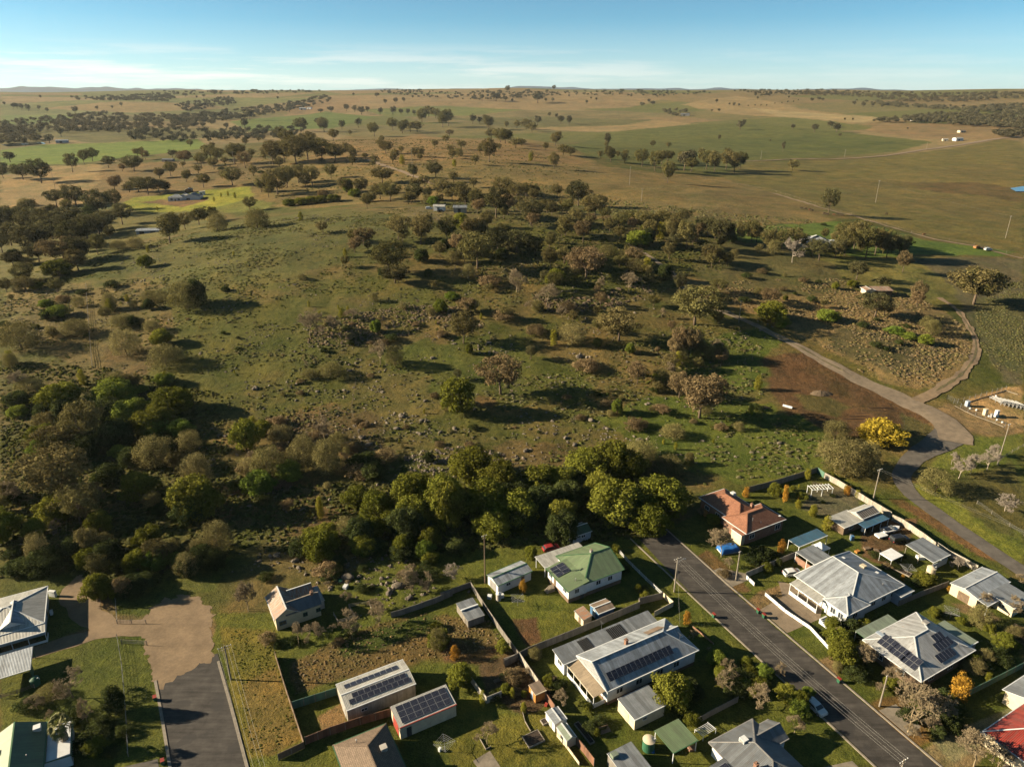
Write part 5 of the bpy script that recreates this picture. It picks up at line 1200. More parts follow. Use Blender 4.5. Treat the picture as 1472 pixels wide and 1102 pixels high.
    def posts(s, pts, h, w=.12, mat='trim_white', name='post'):
        for x, y in pts:
            m = MB(); m.box(x-w/2, y-w/2, -.1, x+w/2, y+w/2, h); m.build(name, mat, s.o)
    def rail(s, pts, z, h, mat, name='railing', t=.08):
        m = MB()
        for a, b in zip(pts, pts[1:]): m.bar((a[0], a[1], z+h/2), (b[0], b[1], z+h/2), t, h)
        m.build(name, mat, s.o)
    def antenna(s, k, x, y, z, h=2.2):
        m = MB(); m.tube([(x, y, z), (x, y, z+h)], .025, 5)
        for i in range(5): m.bar((x-.4+.06*i, y-.5+.25*i, z+h-.05), (x+.4-.06*i, y-.5+.25*i, z+h-.05), .02)
        m.bar((x, y-.6, z+h-.05), (x, y+.7, z+h-.05), .025); m.build('antenna', 'metal', s.roofs[k])
def cooler(h, k, x, y, z, mat='fibro'):
    o = h.box_on('roof_cooler', k, x, y, z, 1.1, 1.1, .75, mat); m = MB()
    for i in range(4): m.box(x-.58, y-.45, z+.12+.15*i, x-.552, y+.45, z+.2+.15*i)
    m.build('louvres', 'grey', o)

# ---- back yard sheds with panels
h = House('metal_shed', -29.4, 94.4, 'long white shed with two strips of solar panels on its pale gable roof', 'shed')
h.sec(-.1, -.1, 13.1, 6.8, 3.0, 3.55, 'gable', 'x', 'fence_pale', 'roof_cream', 'trim_white', ov=.12)
h.pv(0, .9, .75, 3.0+.65*.165, (1,0), (0,1), 10, 1, 1.12, 1.05, .165); h.pv(0, 1.7, 1.85, 3.0+1.78*.165, (1,0), (0,1), 9, 1, 1.12, 1.05, .165)
h.pv(0, 11.4, 5.7, 3.0+.92*.165, (-1,0), (0,-1), 9, 1, 1.12, 1.15, .165)
h.door(3, 1.0, 0, 2.6, 2.5, 'roof_cream', 0, 'roller_door'); h.door(0, 9.5, 0, .9, 2.1, 'fibro'); h.win(0, 2.5, 1.3, 1.2, .7)
h = House('panelled_shed', -19.5, 90.7, 'cream skillion shed with red trim under a large solar array', 'shed')
h.sec(0, 0, 10.9, 4.8, 2.85, 3.35, 'mono', 'y', 'cream', 'roof_cream', 'trim_red', ov=.12)
h.pv(0, .75, .55, 2.85+.06, (1,0), (0,1), 7, 3, 1.34, 1.22, .104)
h.door(0, 1.2, 0, .9, 2.1, 'trim_dark'); h.door(3, .8, 0, 2.8, 2.4, 'trim_red', 0, 'roller_door')
h = House('tiled_house', -23.6, 75.0, 'brown tiled hip roof house at the bottom edge, with a roof cooler')
h.sec(0, 0, 9.4, 14, 2.8, 4.9, 'hip', 'y', 'brick_brown', 'tile_brown', 'trim_green', ov=.6)
cooler(h, 0, 7.1, 8.3, 3.7); h.win(3, 9.3, 1, 1.8, 1.2); h.win(3, 5, 1, 1.8, 1.2); h.flue(0, 3.5, 11.5, 4.0); h.win(1, 9, 1, 1.5, 1.1)
# ---- old cottage
h = House('old_cottage', -49.4, 117.4, 'old cream cottage with a rusty iron roof beside the gravel turning area', 'cottage', 30)
h.sec(0, 0, 5.4, 8.6, 3.1, 4.9, 'gable', 'y', 'cream_board', 'roof_rusty', 'trim_white', ov=.3)
h.sec(2.4, 0.1, 10.0, 4.6, 3.15, 4.75, 'gable', 'x', 'cream_board', 'roof_slate', 'timber_grey', ov=.3)
h.sec(4.2, 4.7, 9.6, 8.6, 2.9, 4.4, 'gable', 'x', 'cream_board', 'roof_rusty', 'trim_white', ov=.3)
h.sec(9.4, 2.2, 11.2, 8.0, 2.3, 2.2, 'mono', 'x', 'fibro', 'roof_rusty', 'trim_white', ov=.15)
h.win(0, 3.2, 1.2, 1.0, 1.0, 1, 'trim_green'); h.win(0, 6.0, 1.2, 1.0, 1.0, 1, 'trim_green'); h.win(3, 1.2, 1.1, 1.2, 1.2); h.door(3, 3.8, 0, .9, 2.1, 'timber'); h.win(3, 6, 1.1, 1.2, 1.2)
h.chimney(1, 8.6, 2.4, 4.4, .9); h.win(0, .6, 1.0, 1.5, 1.1, 0, 'blue_paint')
# ---- white house with green roof
h = House('weatherboard_house', 12.2, 126.0, 'white weatherboard house with a green ribbed roof on a brown brick base')
h.sec(4.2, 0, 15.3, 11.8, 3.9, 6.3, 'hip', 'x', 'white_board', 'roof_green', 'trim_green', ov=.4, base=('brick_brown', 1.1), hipends=(1, 0), inset=5.9)
h.sec(0, -.15, 5.6, 9.4, 3.5, 4.45, 'mono', 'x', 'white_board', 'roof_green', 'trim_green', ov=.4, base=('brick_brown', 1.1))
h.sec(.3, 10.3, 12.6, 14.9, 2.9, 3.1, 'mono', 'y', 'white_board', 'roof_cream', 'trim_white', ov=.25, walls=False)
h.posts([(.6,10.6),(.6,14.6),(4.5,14.6),(8.5,14.6),(12.2,14.6)], 2.9)
h.pv(1, .55, 8.6, 3.62, (0,-1), (1,0), 3, 2, 1.15, 1.75, .17)
h.chimney(0, 10.6, 6.6, 5.9, .7, 'grey'); h.flue(1, 3.2, 1.8, 4.0)
for u in (3.2, 6.4): h.win(0, u, 2.0, 1.3, 1.2, 0)
h.win(0, 1.6, 2.0, 1.2, 1.2, 1); h.win(3, .8, 2.0, 1.4, 1.3, 1); h.door(3, 5.2, 1.1, .9, 2.0, 'timber', 1); h.win(3, 6.8, 2.0, 1.4, 1.2, 1); h.door(0, 3.2, 0, .9, 1.0, 'trim_dark', 1)
m = MB()
for i in range(5): m.box(-.9, 5.2, .0+i*.0, -.3-.0+.3, 6.6, .95-.0) if i == 0 else m.box(-.9-.28*i, 5.2, -.05, -.9-.28*(i-1), 6.6, .95-.19*i)
m.build('steps', 'concrete', h.o)
h = House('garage_shed', -3.2, 129.2, 'white gable shed with a pale roof and green gutters beside the power pole', 'shed', 34)
h.sec(0, 0, 9.6, 4.8, 2.5, 3.2, 'gable', 'x', 'white_board', 'roof_zinc', 'trim_green', ov=.25); h.win(0, 2.2, 1.2, 1.2, .8); h.door(0, 6.3, 0, .9, 2.0); h.door(3, .9, 0, 2.4, 2.1, 'grey', 0, 'roller_door')
h = House('garden_shed', -9.3, 118.6, 'low grey tin shed standing in long grass against the grey fence', 'shed')
h.sec(0, 0, 4.0, 6.0, 1.9, 2.2, 'mono', 'y', 'fence_grey', 'roof_grey', 'grey', ov=.1); h.door(3, 1.5, 0, .9, 1.7, 'timber_grey'); h.box_on('roof_beam', 0, 2.0, 3.3, 2.15, 4.0, .35, .22, 'white')
h = House('dark_garden_shed', 14.2, 147.5, 'dark green gable shed under the trees behind the white carport', 'shed')
h.sec(0, 0, 6.8, 4.5, 2.4, 3.5, 'gable', 'x', 'blue_board', 'roof_dkgreen', 'trim_white', ov=.2); h.door(3, 1.4, 0, 1.1, 2.0, 'white'); h.win(0, 3.5, 1.2, 1.2, .8)
h = House('lean_to_shed', 15.0, 118.8, 'small grey lean-to shed with rough roof by the long back fence', 'shed')
h.sec(0, 0, 2.3, 3.5, 1.9, 2.3, 'mono', 'x', 'cream', 'roof_rusty', 'grey', ov=.1); h.door(3, 1, 0, .8, 1.7, 'timber')
h = House('brown_roofed_shed', 18.4, 120.5, 'blue walled shed with a brown ribbed roof by the long back fence', 'shed')
h.sec(0, 0, 4.3, 3.4, 2.1, 2.5, 'gable', 'x', 'blue_paint', 'roof_brown', 'trim_white', ov=.12); h.door(3, 1.2, 0, .9, 1.8, 'white')
# ---- big white verandah house
h = House('verandah_house', 17.3, 97.7, 'large white house with long row of solar panels and cream side verandah')
h.sec(0, 0, 21.9, 10.2, 3.9, 6.7, 'hip', 'x', 'white_board', 'roof_zinc', 'trim_white', ov=.45, hipends=(0, 1), base=('brick_brown', .8))
m = MB(); m.poly([(.5,.5,3.85),(.5,9.7,3.85),(.5,5.1,6.4)][::-1]); m.poly([(.62,.5,3.85),(.62,9.7,3.85),(.62,5.1,6.4)]); m.build('gable_end', 'cream_board', h.o)
h.sec(-3.0, 10.0, 20.6, 14.2, 3.1, 3.55, 'mono', 'y', 'white_board', 'roof_grey', 'trim_white', ov=.4)
h.sec(-2.2, 1.0, .3, 10.0, 2.7, 3.1, 'mono', 'x', 'cream', 'roof_tan', 'cream', ov=.1, walls=False)
h.sec(17.2, 3.5, 20.8, 7.0, 5.0, 6.2, 'gable', 'x', 'white', 'roof_zinc', 'trim_white', ov=.1, walls=False)
m = MB(); m.poly([(20.7,3.6,4.95),(20.7,6.9,4.95),(20.7,5.25,6.1)]); m.box(20.6,3.62,4.2,20.69,6.88,4.97); m.build('gablet', 'white_board', h.o)
h.posts([(-2.1, y) for y in (1.1, 3.3, 5.5, 7.7, 9.9)], 2.75); h.rail([(-2.15,1.1),(-2.15,9.9)], .1, .95, 'white_board'); h.rail([(-2.15,1.05),(.4,1.05)], .1, .95, 'white_board')
h.pv(0, 1.4, 1.15, 3.9+1.15*.549, (1,0), (0,1), 14, 1, 1.05, 1.72, .549)
for i in range(2):
    m = MB()
    for j in range(9): m.bar((2.5+i*7+j*.27*(1+i*.5), 10.6, 3.24), (2.5+i*7+j*.27*(1+i*.5), 13.7, 3.57), .17*(1+i*.5), .05)
    m.build('pool_heating_strip', 'rubber', h.roofs[1])
h.chimney(0, 8.8, 6.3, 5.6, 1.5)
m = MB(); m.poly([(14.0,6.2,6.24),(18.4,6.3,6.19),(18.0,7.9,5.31),(14.2,7.9,5.31)]); m.build('rust_patch', 'roof_brown', h.roofs[0])
for u in (2.0, 6.5, 11.5, 15.5): h.win(0, u, 1.7, 1.5, 1.3, 0)
h.win(3, 2.2, 1.6, 1.5, 1.3); h.door(3, 5.0, .8, 1.0, 2.1, 'timber'); h.win(3, 7, 1.6, 1.3, 1.3); h.win(1, 2, 1.7, 1.6, 1.3); h.win(1, 6.4, 1.7, 1.6, 1.3); h.antenna(0, 19.0, 2.6, 4.9); h.antenna(1, 8.5, 13.9, 3.5); h.win(3, .8, 1.4, 1.4, 1.1, 1)
h = House('cream_shed', 21.6, 92.6, 'cream walled shed with a flat grey roof beside the round green tree', 'shed')
h.sec(0, 0, 7.0, 5.2, 2.6, 2.9, 'mono', 'y', 'cream', 'roof_grey', 'trim_white', ov=.15); h.win(0, 1.8, 1.3, .9, .8); h.door(3, 1.8, 0, .9, 2.0, 'cream_board')
h = House('green_carport', 27.0, 85.9, 'green roofed carport on posts beside the water tank', 'carport')
h.sec(0, 0, 5.4, 5.1, 2.6, 2.7, 'mono', 'y', 'white', 'roof_green', 'trim_green', walls=False); h.posts([(.2,.2),(5.2,.2),(.2,4.9),(5.2,4.9)], 2.55)
h = House('slate_roofed_house', 40.0, 75.6, 'house with dark grey hip roof, brick chimney and roof cooler at the bottom edge')
h.sec(0, 0, 10.2, 14.0, 2.8, 5.1, 'hip', 'y', 'white_board', 'roof_slate', 'grey', ov=.5)
h.sec(6.5, 8.0, 12.6, 12.6, 2.8, 4.2, 'gable', 'x', 'white_board', 'roof_slate', 'grey', ov=.4)
h.sec(-4.6, 1.5, .1, 10.5, 2.5, 2.9, 'mono', 'x', 'white_board', 'roof_slate', 'grey', ov=.3)
h.pv(2, -3.8, 9.6, 2.62, (0,-1), (1,0), 6, 2, 1.15, 1.7, .085); h.chimney(0, 2.2, 5.8, 3.6, 1.7); cooler(h, 0, 4.2, 10.4, 4.3, 'white'); h.win(1, 4.5, 1, 1.6, 1.2); h.win(1, .8, 1, 1.6, 1.2, 1)
h = House('blue_roofed_shed', 19.0, 80.0, 'low shed with a blue-grey roof at the bottom edge left of the water tank', 'shed')
h.sec(0, 0, 5.0, 6.6, 2.4, 2.7, 'mono', 'y', 'fence_grey', 'roof_grey', 'trim_white', ov=.12); h.box_on('crate', 0, .8, 5.6, 2.65, 1.2, .9, .6, 'roof_sage'); h.door(3, 2, 0, .9, 1.9)
h = House('pale_garden_shed', 7.5, 92.3, 'pale tin garden shed with a two-tone roof on the shared fence', 'shed')
h.sec(0, 0, 2.6, 3.2, 1.9, 2.2, 'gable', 'y', 'white', 'roof_zinc', 'trim_white', ov=.06); h.door(3, 1, 0, .9, 1.7, 'fibro')
h = House('greenhouse', 9.4, 88.9, 'small greenhouse with a clear grey roof next to the pale shed', 'greenhouse')
h.sec(0, 0, 2.0, 3.4, 1.8, 2.3, 'gable', 'y', 'cream', 'roof_sage', 'trim_white', ov=.06); h.door(3, 1.2, 0, .8, 1.6, 'glass')
h = House('orange_shed', 4.3, 98.7, 'small orange walled shed with a tan roof at the end of the pale fence', 'shed')
h.sec(0, 0, 2.4, 2.6, 2.1, 2.3, 'mono', 'y', 'orange_paint', 'roof_brown', 'cream', ov=.08); h.door(3, .8, 0, .8, 1.8, 'blue_board')
# ---- brick house with orange tiles
h = House('brick_house', 57.9, 147.6, 'red brick house with an orange tiled roof above the blue tarpaulin')
h.sec(0, 0, 13.9, 8.6, 3.6, 5.9, 'hip', 'x', 'brick_red', 'tile_orange', 'trim_white', ov=.5)
h.sec(1.5, 4.0, 10.9, 18.8, 3.6, 5.9, 'hip', 'y', 'brick_red', 'tile_orange', 'trim_white', ov=.5)
h.sec(-.9, .6, .6, 4.2, 3.0, 3.2, 'mono', 'x', 'cream', 'tile_orange', 'trim_white', ov=.1)
h.win(0, 1.2, 1.2, 1.8, 1.3); h.win(0, 10.2, 1.0, 1.8, 1.6); h.win(3, 6.5, 1.2, 1.6, 1.2, 1); h.win(3, 10.5, 1.2, 1.6, 1.2, 1); h.chimney(1, 8.9, 7.2, 4.6, 1.1, 'brick_red')
h.flue(0, 4.2, 2.3, 4.7, .9); h.flue(0, 6.0, 1.2, 4.2, .5); h.door(3, 3.4, .4, .9, 2.1, 'white', 1); cooler(h, 1, 9.6, 14.5, 4.3, 'white')
m = MB(); m.lathe(12.6, 1.2, [(.05, 4.1), (.34, 4.35), (.36, 4.4)], 12); m.build('satellite_dish', 'white', h.roofs[0])
# ---- silver house across the street
h = House('silver_roofed_house', 70.1, 119.0, 'large house with a silver hip roof and stone garden across the street')
h.sec(.6, 0, 19.4, 14.3, 3.5, 6.3, 'hip', 'y', 'white_board', 'roof_zinc', 'trim_white', ov=.5, ridge=((10.6, 5.8), (10.6, 12.4)))
h.sec(-.3, -.6, 7.0, 5.6, 3.5, 5.0, 'hip', 'x', 'white_board', 'roof_zinc', 'trim_white', ov=.5)
h.sec(-1.8, 5.5, 1.2, 13.2, 2.9, 3.3, 'mono', 'x', 'white', 'roof_cream', 'trim_white', walls=False)
h.sec(16.0, -1.6, 20.6, 2.2, 2.7, 3.0, 'mono', 'y', 'blue_board', 'roof_grey', 'trim_white', ov=.2)
h.posts([(-1.7,5.7),(-1.7,8.2),(-1.7,10.7),(-1.7,13.0)], 2.9); h.rail([(-1.75,5.7),(-1.75,13.0)], .1, .9, 'white')
for u in (.7, 2.6): h.win(3, u, 1.2, 1.3, 1.5, 1)
for u in (8, 11.5, 14.5): h.win(0, u, 1.3, 1.4, 1.2)
h.win(0, 2, 1.2, 1.6, 1.4, 1); h.win(3, 9, 1.2, 1.6, 1.3); cooler(h, 0, 15.0, 7.6, 4.7, 'cream'); h.box_on('skylight', 0, 16.6, 5.2, 4.35, .9, .7, .12, 'white'); h.box_on('skylight', 0, 13.2, 11.6, 5.4, .9, .7, .12, 'white'); h.flue(0, 14, 1.8, 4.3, .5)
m = MB()
for i in range(6): m.box(-3.6-.0, 3.0-.32*i, -.05, -1.6, 3.32-.32*i, 1.2-.2*i)
m.build('steps', 'trim_white', h.o)
h = House('shade_carport', 71.0, 135.6, 'grey translucent flat carport beside the silver roofed house', 'carport')
h.sec(0, 0, 6.0, 6.6, 2.8, 2.9, 'mono', 'y', 'white', 'roof_grey', 'trim_white', walls=False); h.posts([(.1,.1),(5.9,.1),(.1,6.5),(5.9,6.5),(.1,3.3)], 2.75); h.rail([(.1,.1),(.1,6.5)], 0, 1.8, 'brick_red', 'screen')
h = House('blue_carport', 69.6, 143.7, 'long blue flat roofed carport behind the brick house garden', 'carport')
h.sec(0, 0, 10.2, 3.3, 2.6, 2.7, 'mono', 'y', 'white', 'roof_blue', 'trim_white', walls=False); h.posts([(.1,.1),(.1,3.2),(5,.1),(10.1,.1),(10.1,3.2)], 2.6)
h = House('white_gazebo', 74.6, 142.4, 'small white pyramid gazebo tent beside the grey carport', 'gazebo')
h.sec(0, 0, 3.0, 3.0, 2.2, 3.2, 'hip', 'x', 'white', 'canvas', 'trim_white', walls=False); h.posts([(.1,.1),(2.9,.1),(.1,2.9),(2.9,2.9)], 2.2, .06)
h = House('cream_workshop', 84.2, 152.0, 'long cream roofed shed beside the pale boundary fence', 'shed')
h.sec(0, 0, 7.6, 5.2, 2.4, 2.7, 'mono', 'y', 'brick_brown', 'roof_cream', 'trim_white', ov=.2)
h.sec(7.0, .2, 14.0, 4.6, 2.7, 3.6, 'gable', 'x', 'fibro', 'roof_cream', 'trim_white', ov=.2)
m = MB()
for i in range(9): m.slab([(7.5+.7*i,.3,2.78),(7.82+.7*i,.3,2.78),(7.82+.7*i,2.3,3.6),(7.5+.7*i,2.3,3.6)], .02)
m.build('roof_strip', 'timber', h.roofs[1]); h.win(0, 2, 1.1, 1.5, .9); h.door(0, 5, 0, .9, 2)
h.sec(5.0, -2.4, 14.4, .0, 2.2, 2.35, 'mono', 'y', 'white', 'roof_blue', 'blue_paint', walls=False); h.posts([(5.1,-2.3),(8.2,-2.3),(11.3,-2.3),(14.2,-2.3)], 2.2, .1, 'white')
h = House('open_barn', 98.7, 137.4, 'open sided grey shed with a ribbed roof beside the bent pale fence', 'shed')
h.sec(0, 0, 6.6, 7.2, 2.7, 3.3, 'mono', 'y', 'white', 'roof_grey', 'trim_white', walls=False); h.posts([(.2,.2),(.2,3.6),(.2,7.0),(6.4,7.0)], 2.6, .12, 'timber_grey')
m = MB(); m.box(.3,.25,-.1,6.3,.4,1.7); m.box(6.2,.4,-.1,6.35,6.9,2.7); m.build('wall', 'blue_board', h.o)
h = House('white_marquee', 89.8, 139.0, 'white flat topped marquee on the brown yard', 'marquee')
h.sec(0, 0, 4.2, 3.2, 2.2, 2.3, 'mono', 'y', 'white', 'canvas', 'canvas', walls=False, th=.25); h.posts([(.1,.1),(4.1,.1),(.1,3.1),(4.1,3.1)], 2.15, .06)
h = House('cream_garage', 101.2, 124.4, 'cream garage with a pale ribbed roof near the right edge', 'garage')
h.sec(0, 0, 12.4, 6.2, 2.8, 3.5, 'gable', 'x', 'cream', 'roof_zinc', 'trim_white', ov=.2); h.door(3, 1.6, 0, 2.4, 2.2, 'timber', 0, 'roller_door'); h.win(0, 4, 1.2, 1.2, .9); h.flue(0, 6, 4.3, 3.3, .4)
h.sec(-.1, -2.2, 4.6, .1, 2.5, 2.75, 'mono', 'y', 'cream', 'roof_zinc', 'trim_white', walls=False); h.posts([(0,-2.1),(4.5,-2.1)], 2.5)
h = House('cream_annex', 107.3, 121.6, 'small cream building with a flat grey roof at the right edge', 'shed')
h.sec(0, 0, 7.4, 5.6, 2.6, 2.9, 'mono', 'y', 'cream', 'roof_grey', 'trim_white', ov=.2); h.win(3, 1.6, 1.1, 1.4, 1.0); h.door(0, 3.0, 0, .9, 2)
# ---- house with many panels
h = House('pyramid_roofed_house', 76.3, 100.9, 'house with a pale hip roof carrying six groups of solar panels')
h.sec(0, 0, 17.2, 12.5, 3.0, 5.6, 'hip', 'x', 'brick_brown', 'roof_spot', 'trim_white', ov=.5, ridge=((6.8, 6.6), (11.2, 6.6)))
h.sec(1.4, 12.3, 11.8, 15.2, 2.5, 2.65, 'mono', 'y', 'white', 'roof_sage', 'trim_green', walls=False); h.posts([(1.5,15.0),(6,15.0),(11.6,15.0)], 2.5)
h.sec(16.8, 1.4, 20.6, 8.4, 2.5, 2.6, 'mono', 'y', 'fibro', 'roof_sage', 'trim_white', ov=.15)
sl_ = 2.6/6.8
for (yy, dd, n) in ((10.4, 1.3, 3), (7.8, 1.15, 3), (5.2, 1.0, 3)): h.pv(0, dd, yy, 3.0+dd*sl_, (0,-1), (1,0), n, 2 if yy > 5.3 else 2, .98, 1.35, sl_)
sl2 = 2.6/6.6
for (xx, dd, n, m_) in ((10.2, 3.9, 3, 1), (8.9, 2.6, 5, 1), (7.2, .9, 5, 1)): h.pv(0, xx, dd, 3.0+dd*sl2, (1,0), (0,1), n, m_, .98, 1.65, sl2)
h.box_on('skylight', 0, 3.6, 11.0, 3.9, .9, 2.2, .12, 'blue_board'); cooler(h, 0, 13.5, 8.4, 4.4, 'grey'); h.flue(0, 14.4, 2.0, 3.8, .5)
h.win(0, 3, 1, 1.6, 1.2); h.win(0, 9, 1, 1.6, 1.2); h.win(3, 3, 1, 1.6, 1.2); h.win(3, 7.5, 1, 1.6, 1.2); h.door(0, 13, 0, .9, 2.05)
h = House('corner_roof_house', 94.1, 92.1, 'grey ribbed roof of a house cut by the right edge')
h.sec(0, 0, 10, 8, 3.0, 4.4, 'gable', 'x', 'cream', 'roof_grey', 'trim_white', ov=.4); h.win(3, 2.5, 1, 1.5, 1.2)
h = House('red_roofed_house', 87.6, 77.6, 'red ribbed roof house in the lower right corner')
h.sec(0, 0, 14.5, 14, 3.0, 5.0, 'hip', 'y', 'cream', 'roof_red', 'trim_white', ov=.5, ridge=((7.2, 5), (7.2, 9))); h.win(3, 3, 1, 1.6, 1.2); h.win(3, 8, 1, 1.6, 1.2)
# ---- left edge
h = House('white_verandah_house', -108.1, 107.9, 'white house with a silver roof and glazed verandah at the left edge')
h.sec(0, 2.2, 14.2, 15.6, 3.2, 5.0, 'hip', 'x', 'white_board', 'roof_cream', 'trim_white', ov=.4)
h.sec(5.6, 3.2, 11.4, 11.0, 3.2, 4.9, 'gable', 'y', 'white_board', 'roof_zinc', 'trim_white', ov=.3)
h.sec(-.2, -.2, 14.4, 2.6, 2.7, 3.2, 'mono', 'y', 'white', 'roof_cream', 'trim_white', walls=False)
h.posts([(x, -.1) for x in (0, 2.8, 5.6, 8.4, 11.2, 14.2)], 2.7); h.rail([(0,-.1),(14.2,-.1)], .1, .5, 'white'); h.rail([(14.25,-.1),(14.25,2.4)], .1, .5, 'white')
for u in (3, 6, 9.5, 12): h.win(0, u, 1, 1.5, 1.4)
h.win(1, 2, 1, 1.5, 1.3); h.door(1, 6, 0, .9, 2.1, 'timber'); h.box_on('air_conditioner', 0, 14.6, 9.0, .2, .5, .9, .9, 'white')
h = House('pale_carport', -99.2, 100.5, 'pale ribbed carport with a green water tank at the left edge', 'carport')
h.sec(0, 0, 8.2, 6.8, 2.7, 2.8, 'mono', 'y', 'white', 'roof_zinc', 'trim_white', walls=False); h.posts([(.2,.2),(8.0,.2),(.2,6.6),(8.0,6.6)], 2.65, .1, 'green_paint'); h.rail([(8.0,.2),(8.0,2.6)], 0, 2.2, 'green_paint', 'screen')
h = House('green_roofed_house', -82.9, 77.0, 'house with a two-tone green roof and roof coolers in the lower left corner')
h.sec(0, 0, 8.6, 12.4, 3.0, 5.2, 'gable', 'y', 'white_board', 'roof_green', 'trim_green', ov=.4)
h.sec(8.2, 3.2, 12.4, 11.2, 2.7, 2.4, 'mono', 'x', 'white_board', 'roof_green', 'trim_green', ov=.2)
h.sec(-4.5, 1, .3, 9.0, 2.7, 3.1, 'mono', 'x', 'white_board', 'roof_green', 'trim_green', ov=.3)
cooler(h, 0, 1.7, 7.5, 3.8, 'white'); cooler(h, 0, 7.4, 10.6, 3.5, 'white'); h.chimney(0, 2.6, 3.0, 4.2, 1.0); h.flue(0, 6.4, 4.6, 4.0, .5); h.win(1, 2, 1, 1.5, 1.2, 1)
# ---- water tanks
def tank(x, y, r, ht, body, top, label):
    o = empty('water_tank', (x, y, 0), 0, label, 'water tank'); m = MB(); p = [(r, -.05)]
    for i in range(int(ht/.16)): p += [(r+.02, .16*i+.04), (r, .16*i+.12)]
    p += [(r, ht)]; m.lathe(0, 0, p, 20); m.build('tank_body', body, o)
    m = MB(); m.lathe(0, 0, [(r+.06, ht-.04), (r+.06, ht), (r*.5, ht+.22), (.2, ht+.3)], 20); m.build('tank_lid', top, o); m = MB(); m.tube([(r*.6, 0, ht), (r*1.05, 0, ht+.25), (r*1.25, .1, ht-.2)], .06, 6); m.build('inlet_pipe', 'white', o)
tank(23.5, 89.0, 1.05, 2.2, 'green_paint', 'cream', 'dark green round water tank with pale lid beside the green carport')
tank(97.9, 136.4, .95, 2.1, 'cream', 'cream', 'cream round water tank at the corner of the open barn')
tank(-3.0, 127.6, .55, 1.8, 'fibro', 'white', 'slim grey water tank at the corner of the white gable shed')
tank(-91.0, 103.3, .8, 1.5, 'green_paint', 'green_paint', 'squat green tank under the edge of the pale carport')

# ------------------------------------------------------------------ far farm buildings
def farm(name, px, py, label, cat, ang, secs, **k):
    x, y, z = at1(px, py); h = House(name, x, y, label, cat, ang, z-.2)
    for s_ in secs: h.sec(*s_[0], **s_[1])
    return h
h = farm('farmhouse', 241, 290, 'white farmhouse with dark blue roof standing in yellow-green lawn', 'farmhouse', 4,
 [((0,0,13,11,3.6,5.6,'hip','x'), dict(wall='white', roof='roof_grey')), ((12,1,27,12,3.8,6.4,'gable','y'), dict(wall='white', roof='roof_slate')), ((6,9,16,18,3.5,5.6,'hip','y'), dict(wall='white', roof='roof_cream'))])
h.win(0, 2, 1.2, 2, 1.6); h.win(0, 8, 1.2, 2, 1.6); h.door(0, 5.4, .2, 1.1, 2.2); h.win(0, 3, 1.2, 3, 1.8, 1)
h = farm('rust_red_shed', 266, 278, 'small rust red shed just behind the white farmhouse', 'shed', 10, [((0,0,6,7,3.4,4.6,'gable','y'), dict(wall='fence_rust', roof='roof_rusty'))]); h.door(0, 1.5, 0, 2.2, 2.6)
h = farm('white_tank_shed', 286, 281, 'little white shed right of the farmhouse', 'shed', 10, [((0,0,5,5,3.2,3.7,'mono','x'), dict(wall='white', roof='roof_cream'))]); h.door(0, 1, 0, 1.2, 2.2)
h = farm('long_farm_shed', 195, 338, 'long low grey farm shed below the yellow lawn', 'shed', 8, [((0,0,17,9,3.0,3.6,'gable','x'), dict(wall='blue_board', roof='roof_zinc'))]); h.door(0, 2, 0, 3, 2.4, 'trim_dark'); h.door(0, 9, 0, 3, 2.4, 'trim_dark')
h = farm('grey_farmhouse', 1153, 356, 'grey hip roofed farmhouse among gum trees by the paddock', 'farmhouse', -12, [((0,0,16,14,3.2,6.4,'hip','y'), dict(wall='cream', roof='roof_zinc')), ((13,2,21,9,2.8,4.4,'hip','x'), dict(wall='cream', roof='roof_grey'))]); h.win(0, 3, 1, 2, 1.4); h.win(0, 9, 1, 2, 1.4)
h = farm('ruined_hut', 1243, 425, 'small cream stone ruin with a sagging grey roof beside scrub', 'hut', 0, [((0,0,5,6,2.8,3.4,'gable','y'), dict(wall='cream', roof='roof_rusty')), ((4.5,.6,14,6.5,2.4,3.2,'mono','y'), dict(wall='brick_brown', roof='roof_rusty', trim='timber'))]); h.door(0, 1.2, 0, 1.1, 2, 'trim_dark'); h.door(0, 3.1, .4, .8, 1.4, 'trim_dark'); h.win(0, 3, 1, 1, .9, 1)
for i, (px, py, L_, W_, e, lab, wm, rm) in enumerate([
 (651,306,9,6,3.4,'blue-grey tin shed behind the hill crest','fence_pale','roof_grey'), (622,303,8,5,3.0,'white shed left of the blue-grey tin shed behind the crest','white','roof_cream'),
 (80,206,20,12,4.5,'pale blue shed near the left pond','blue_board','roof_zinc'), (1313,174,36,16,6,'long white roofed building in front of the right wood','white','roof_cream'),
 (1374,203,18,10,5,'white half round farm shed near the far dirt track','white','roof_cream'), (1355,203,10,7,3.5,'small cream shed left of the half round farm shed','cream','roof_cream'),
 (1380,191,16,9,4,'pale farm shed with dark opening on the brown field','cream','roof_brown'), (1012,186,1,1,1,'',None,None),
 (978,167,26,14,6,'dark roofed farm buildings beside a clump of trees','grey','roof_slate'), (232,233,14,7,3,'low dark farm shed on the brown slope','grey','roof_slate'),
 (430,158,22,12,6,'tall pale shed in the far left wood','white','roof_cream'), (441,157,16,10,5,'smaller pale shed in the far left wood','white','roof_zinc')]):
    if not wm: continue
    h = farm('farm_shed', px, py, lab, 'shed', random.uniform(-15, 25), [((0,0,L_,W_,e,e*1.3,'gable','x'), dict(wall=wm, roof=rm))]); h.door(0, L_*.3, 0, L_*.2, e*.75, 'trim_dark')
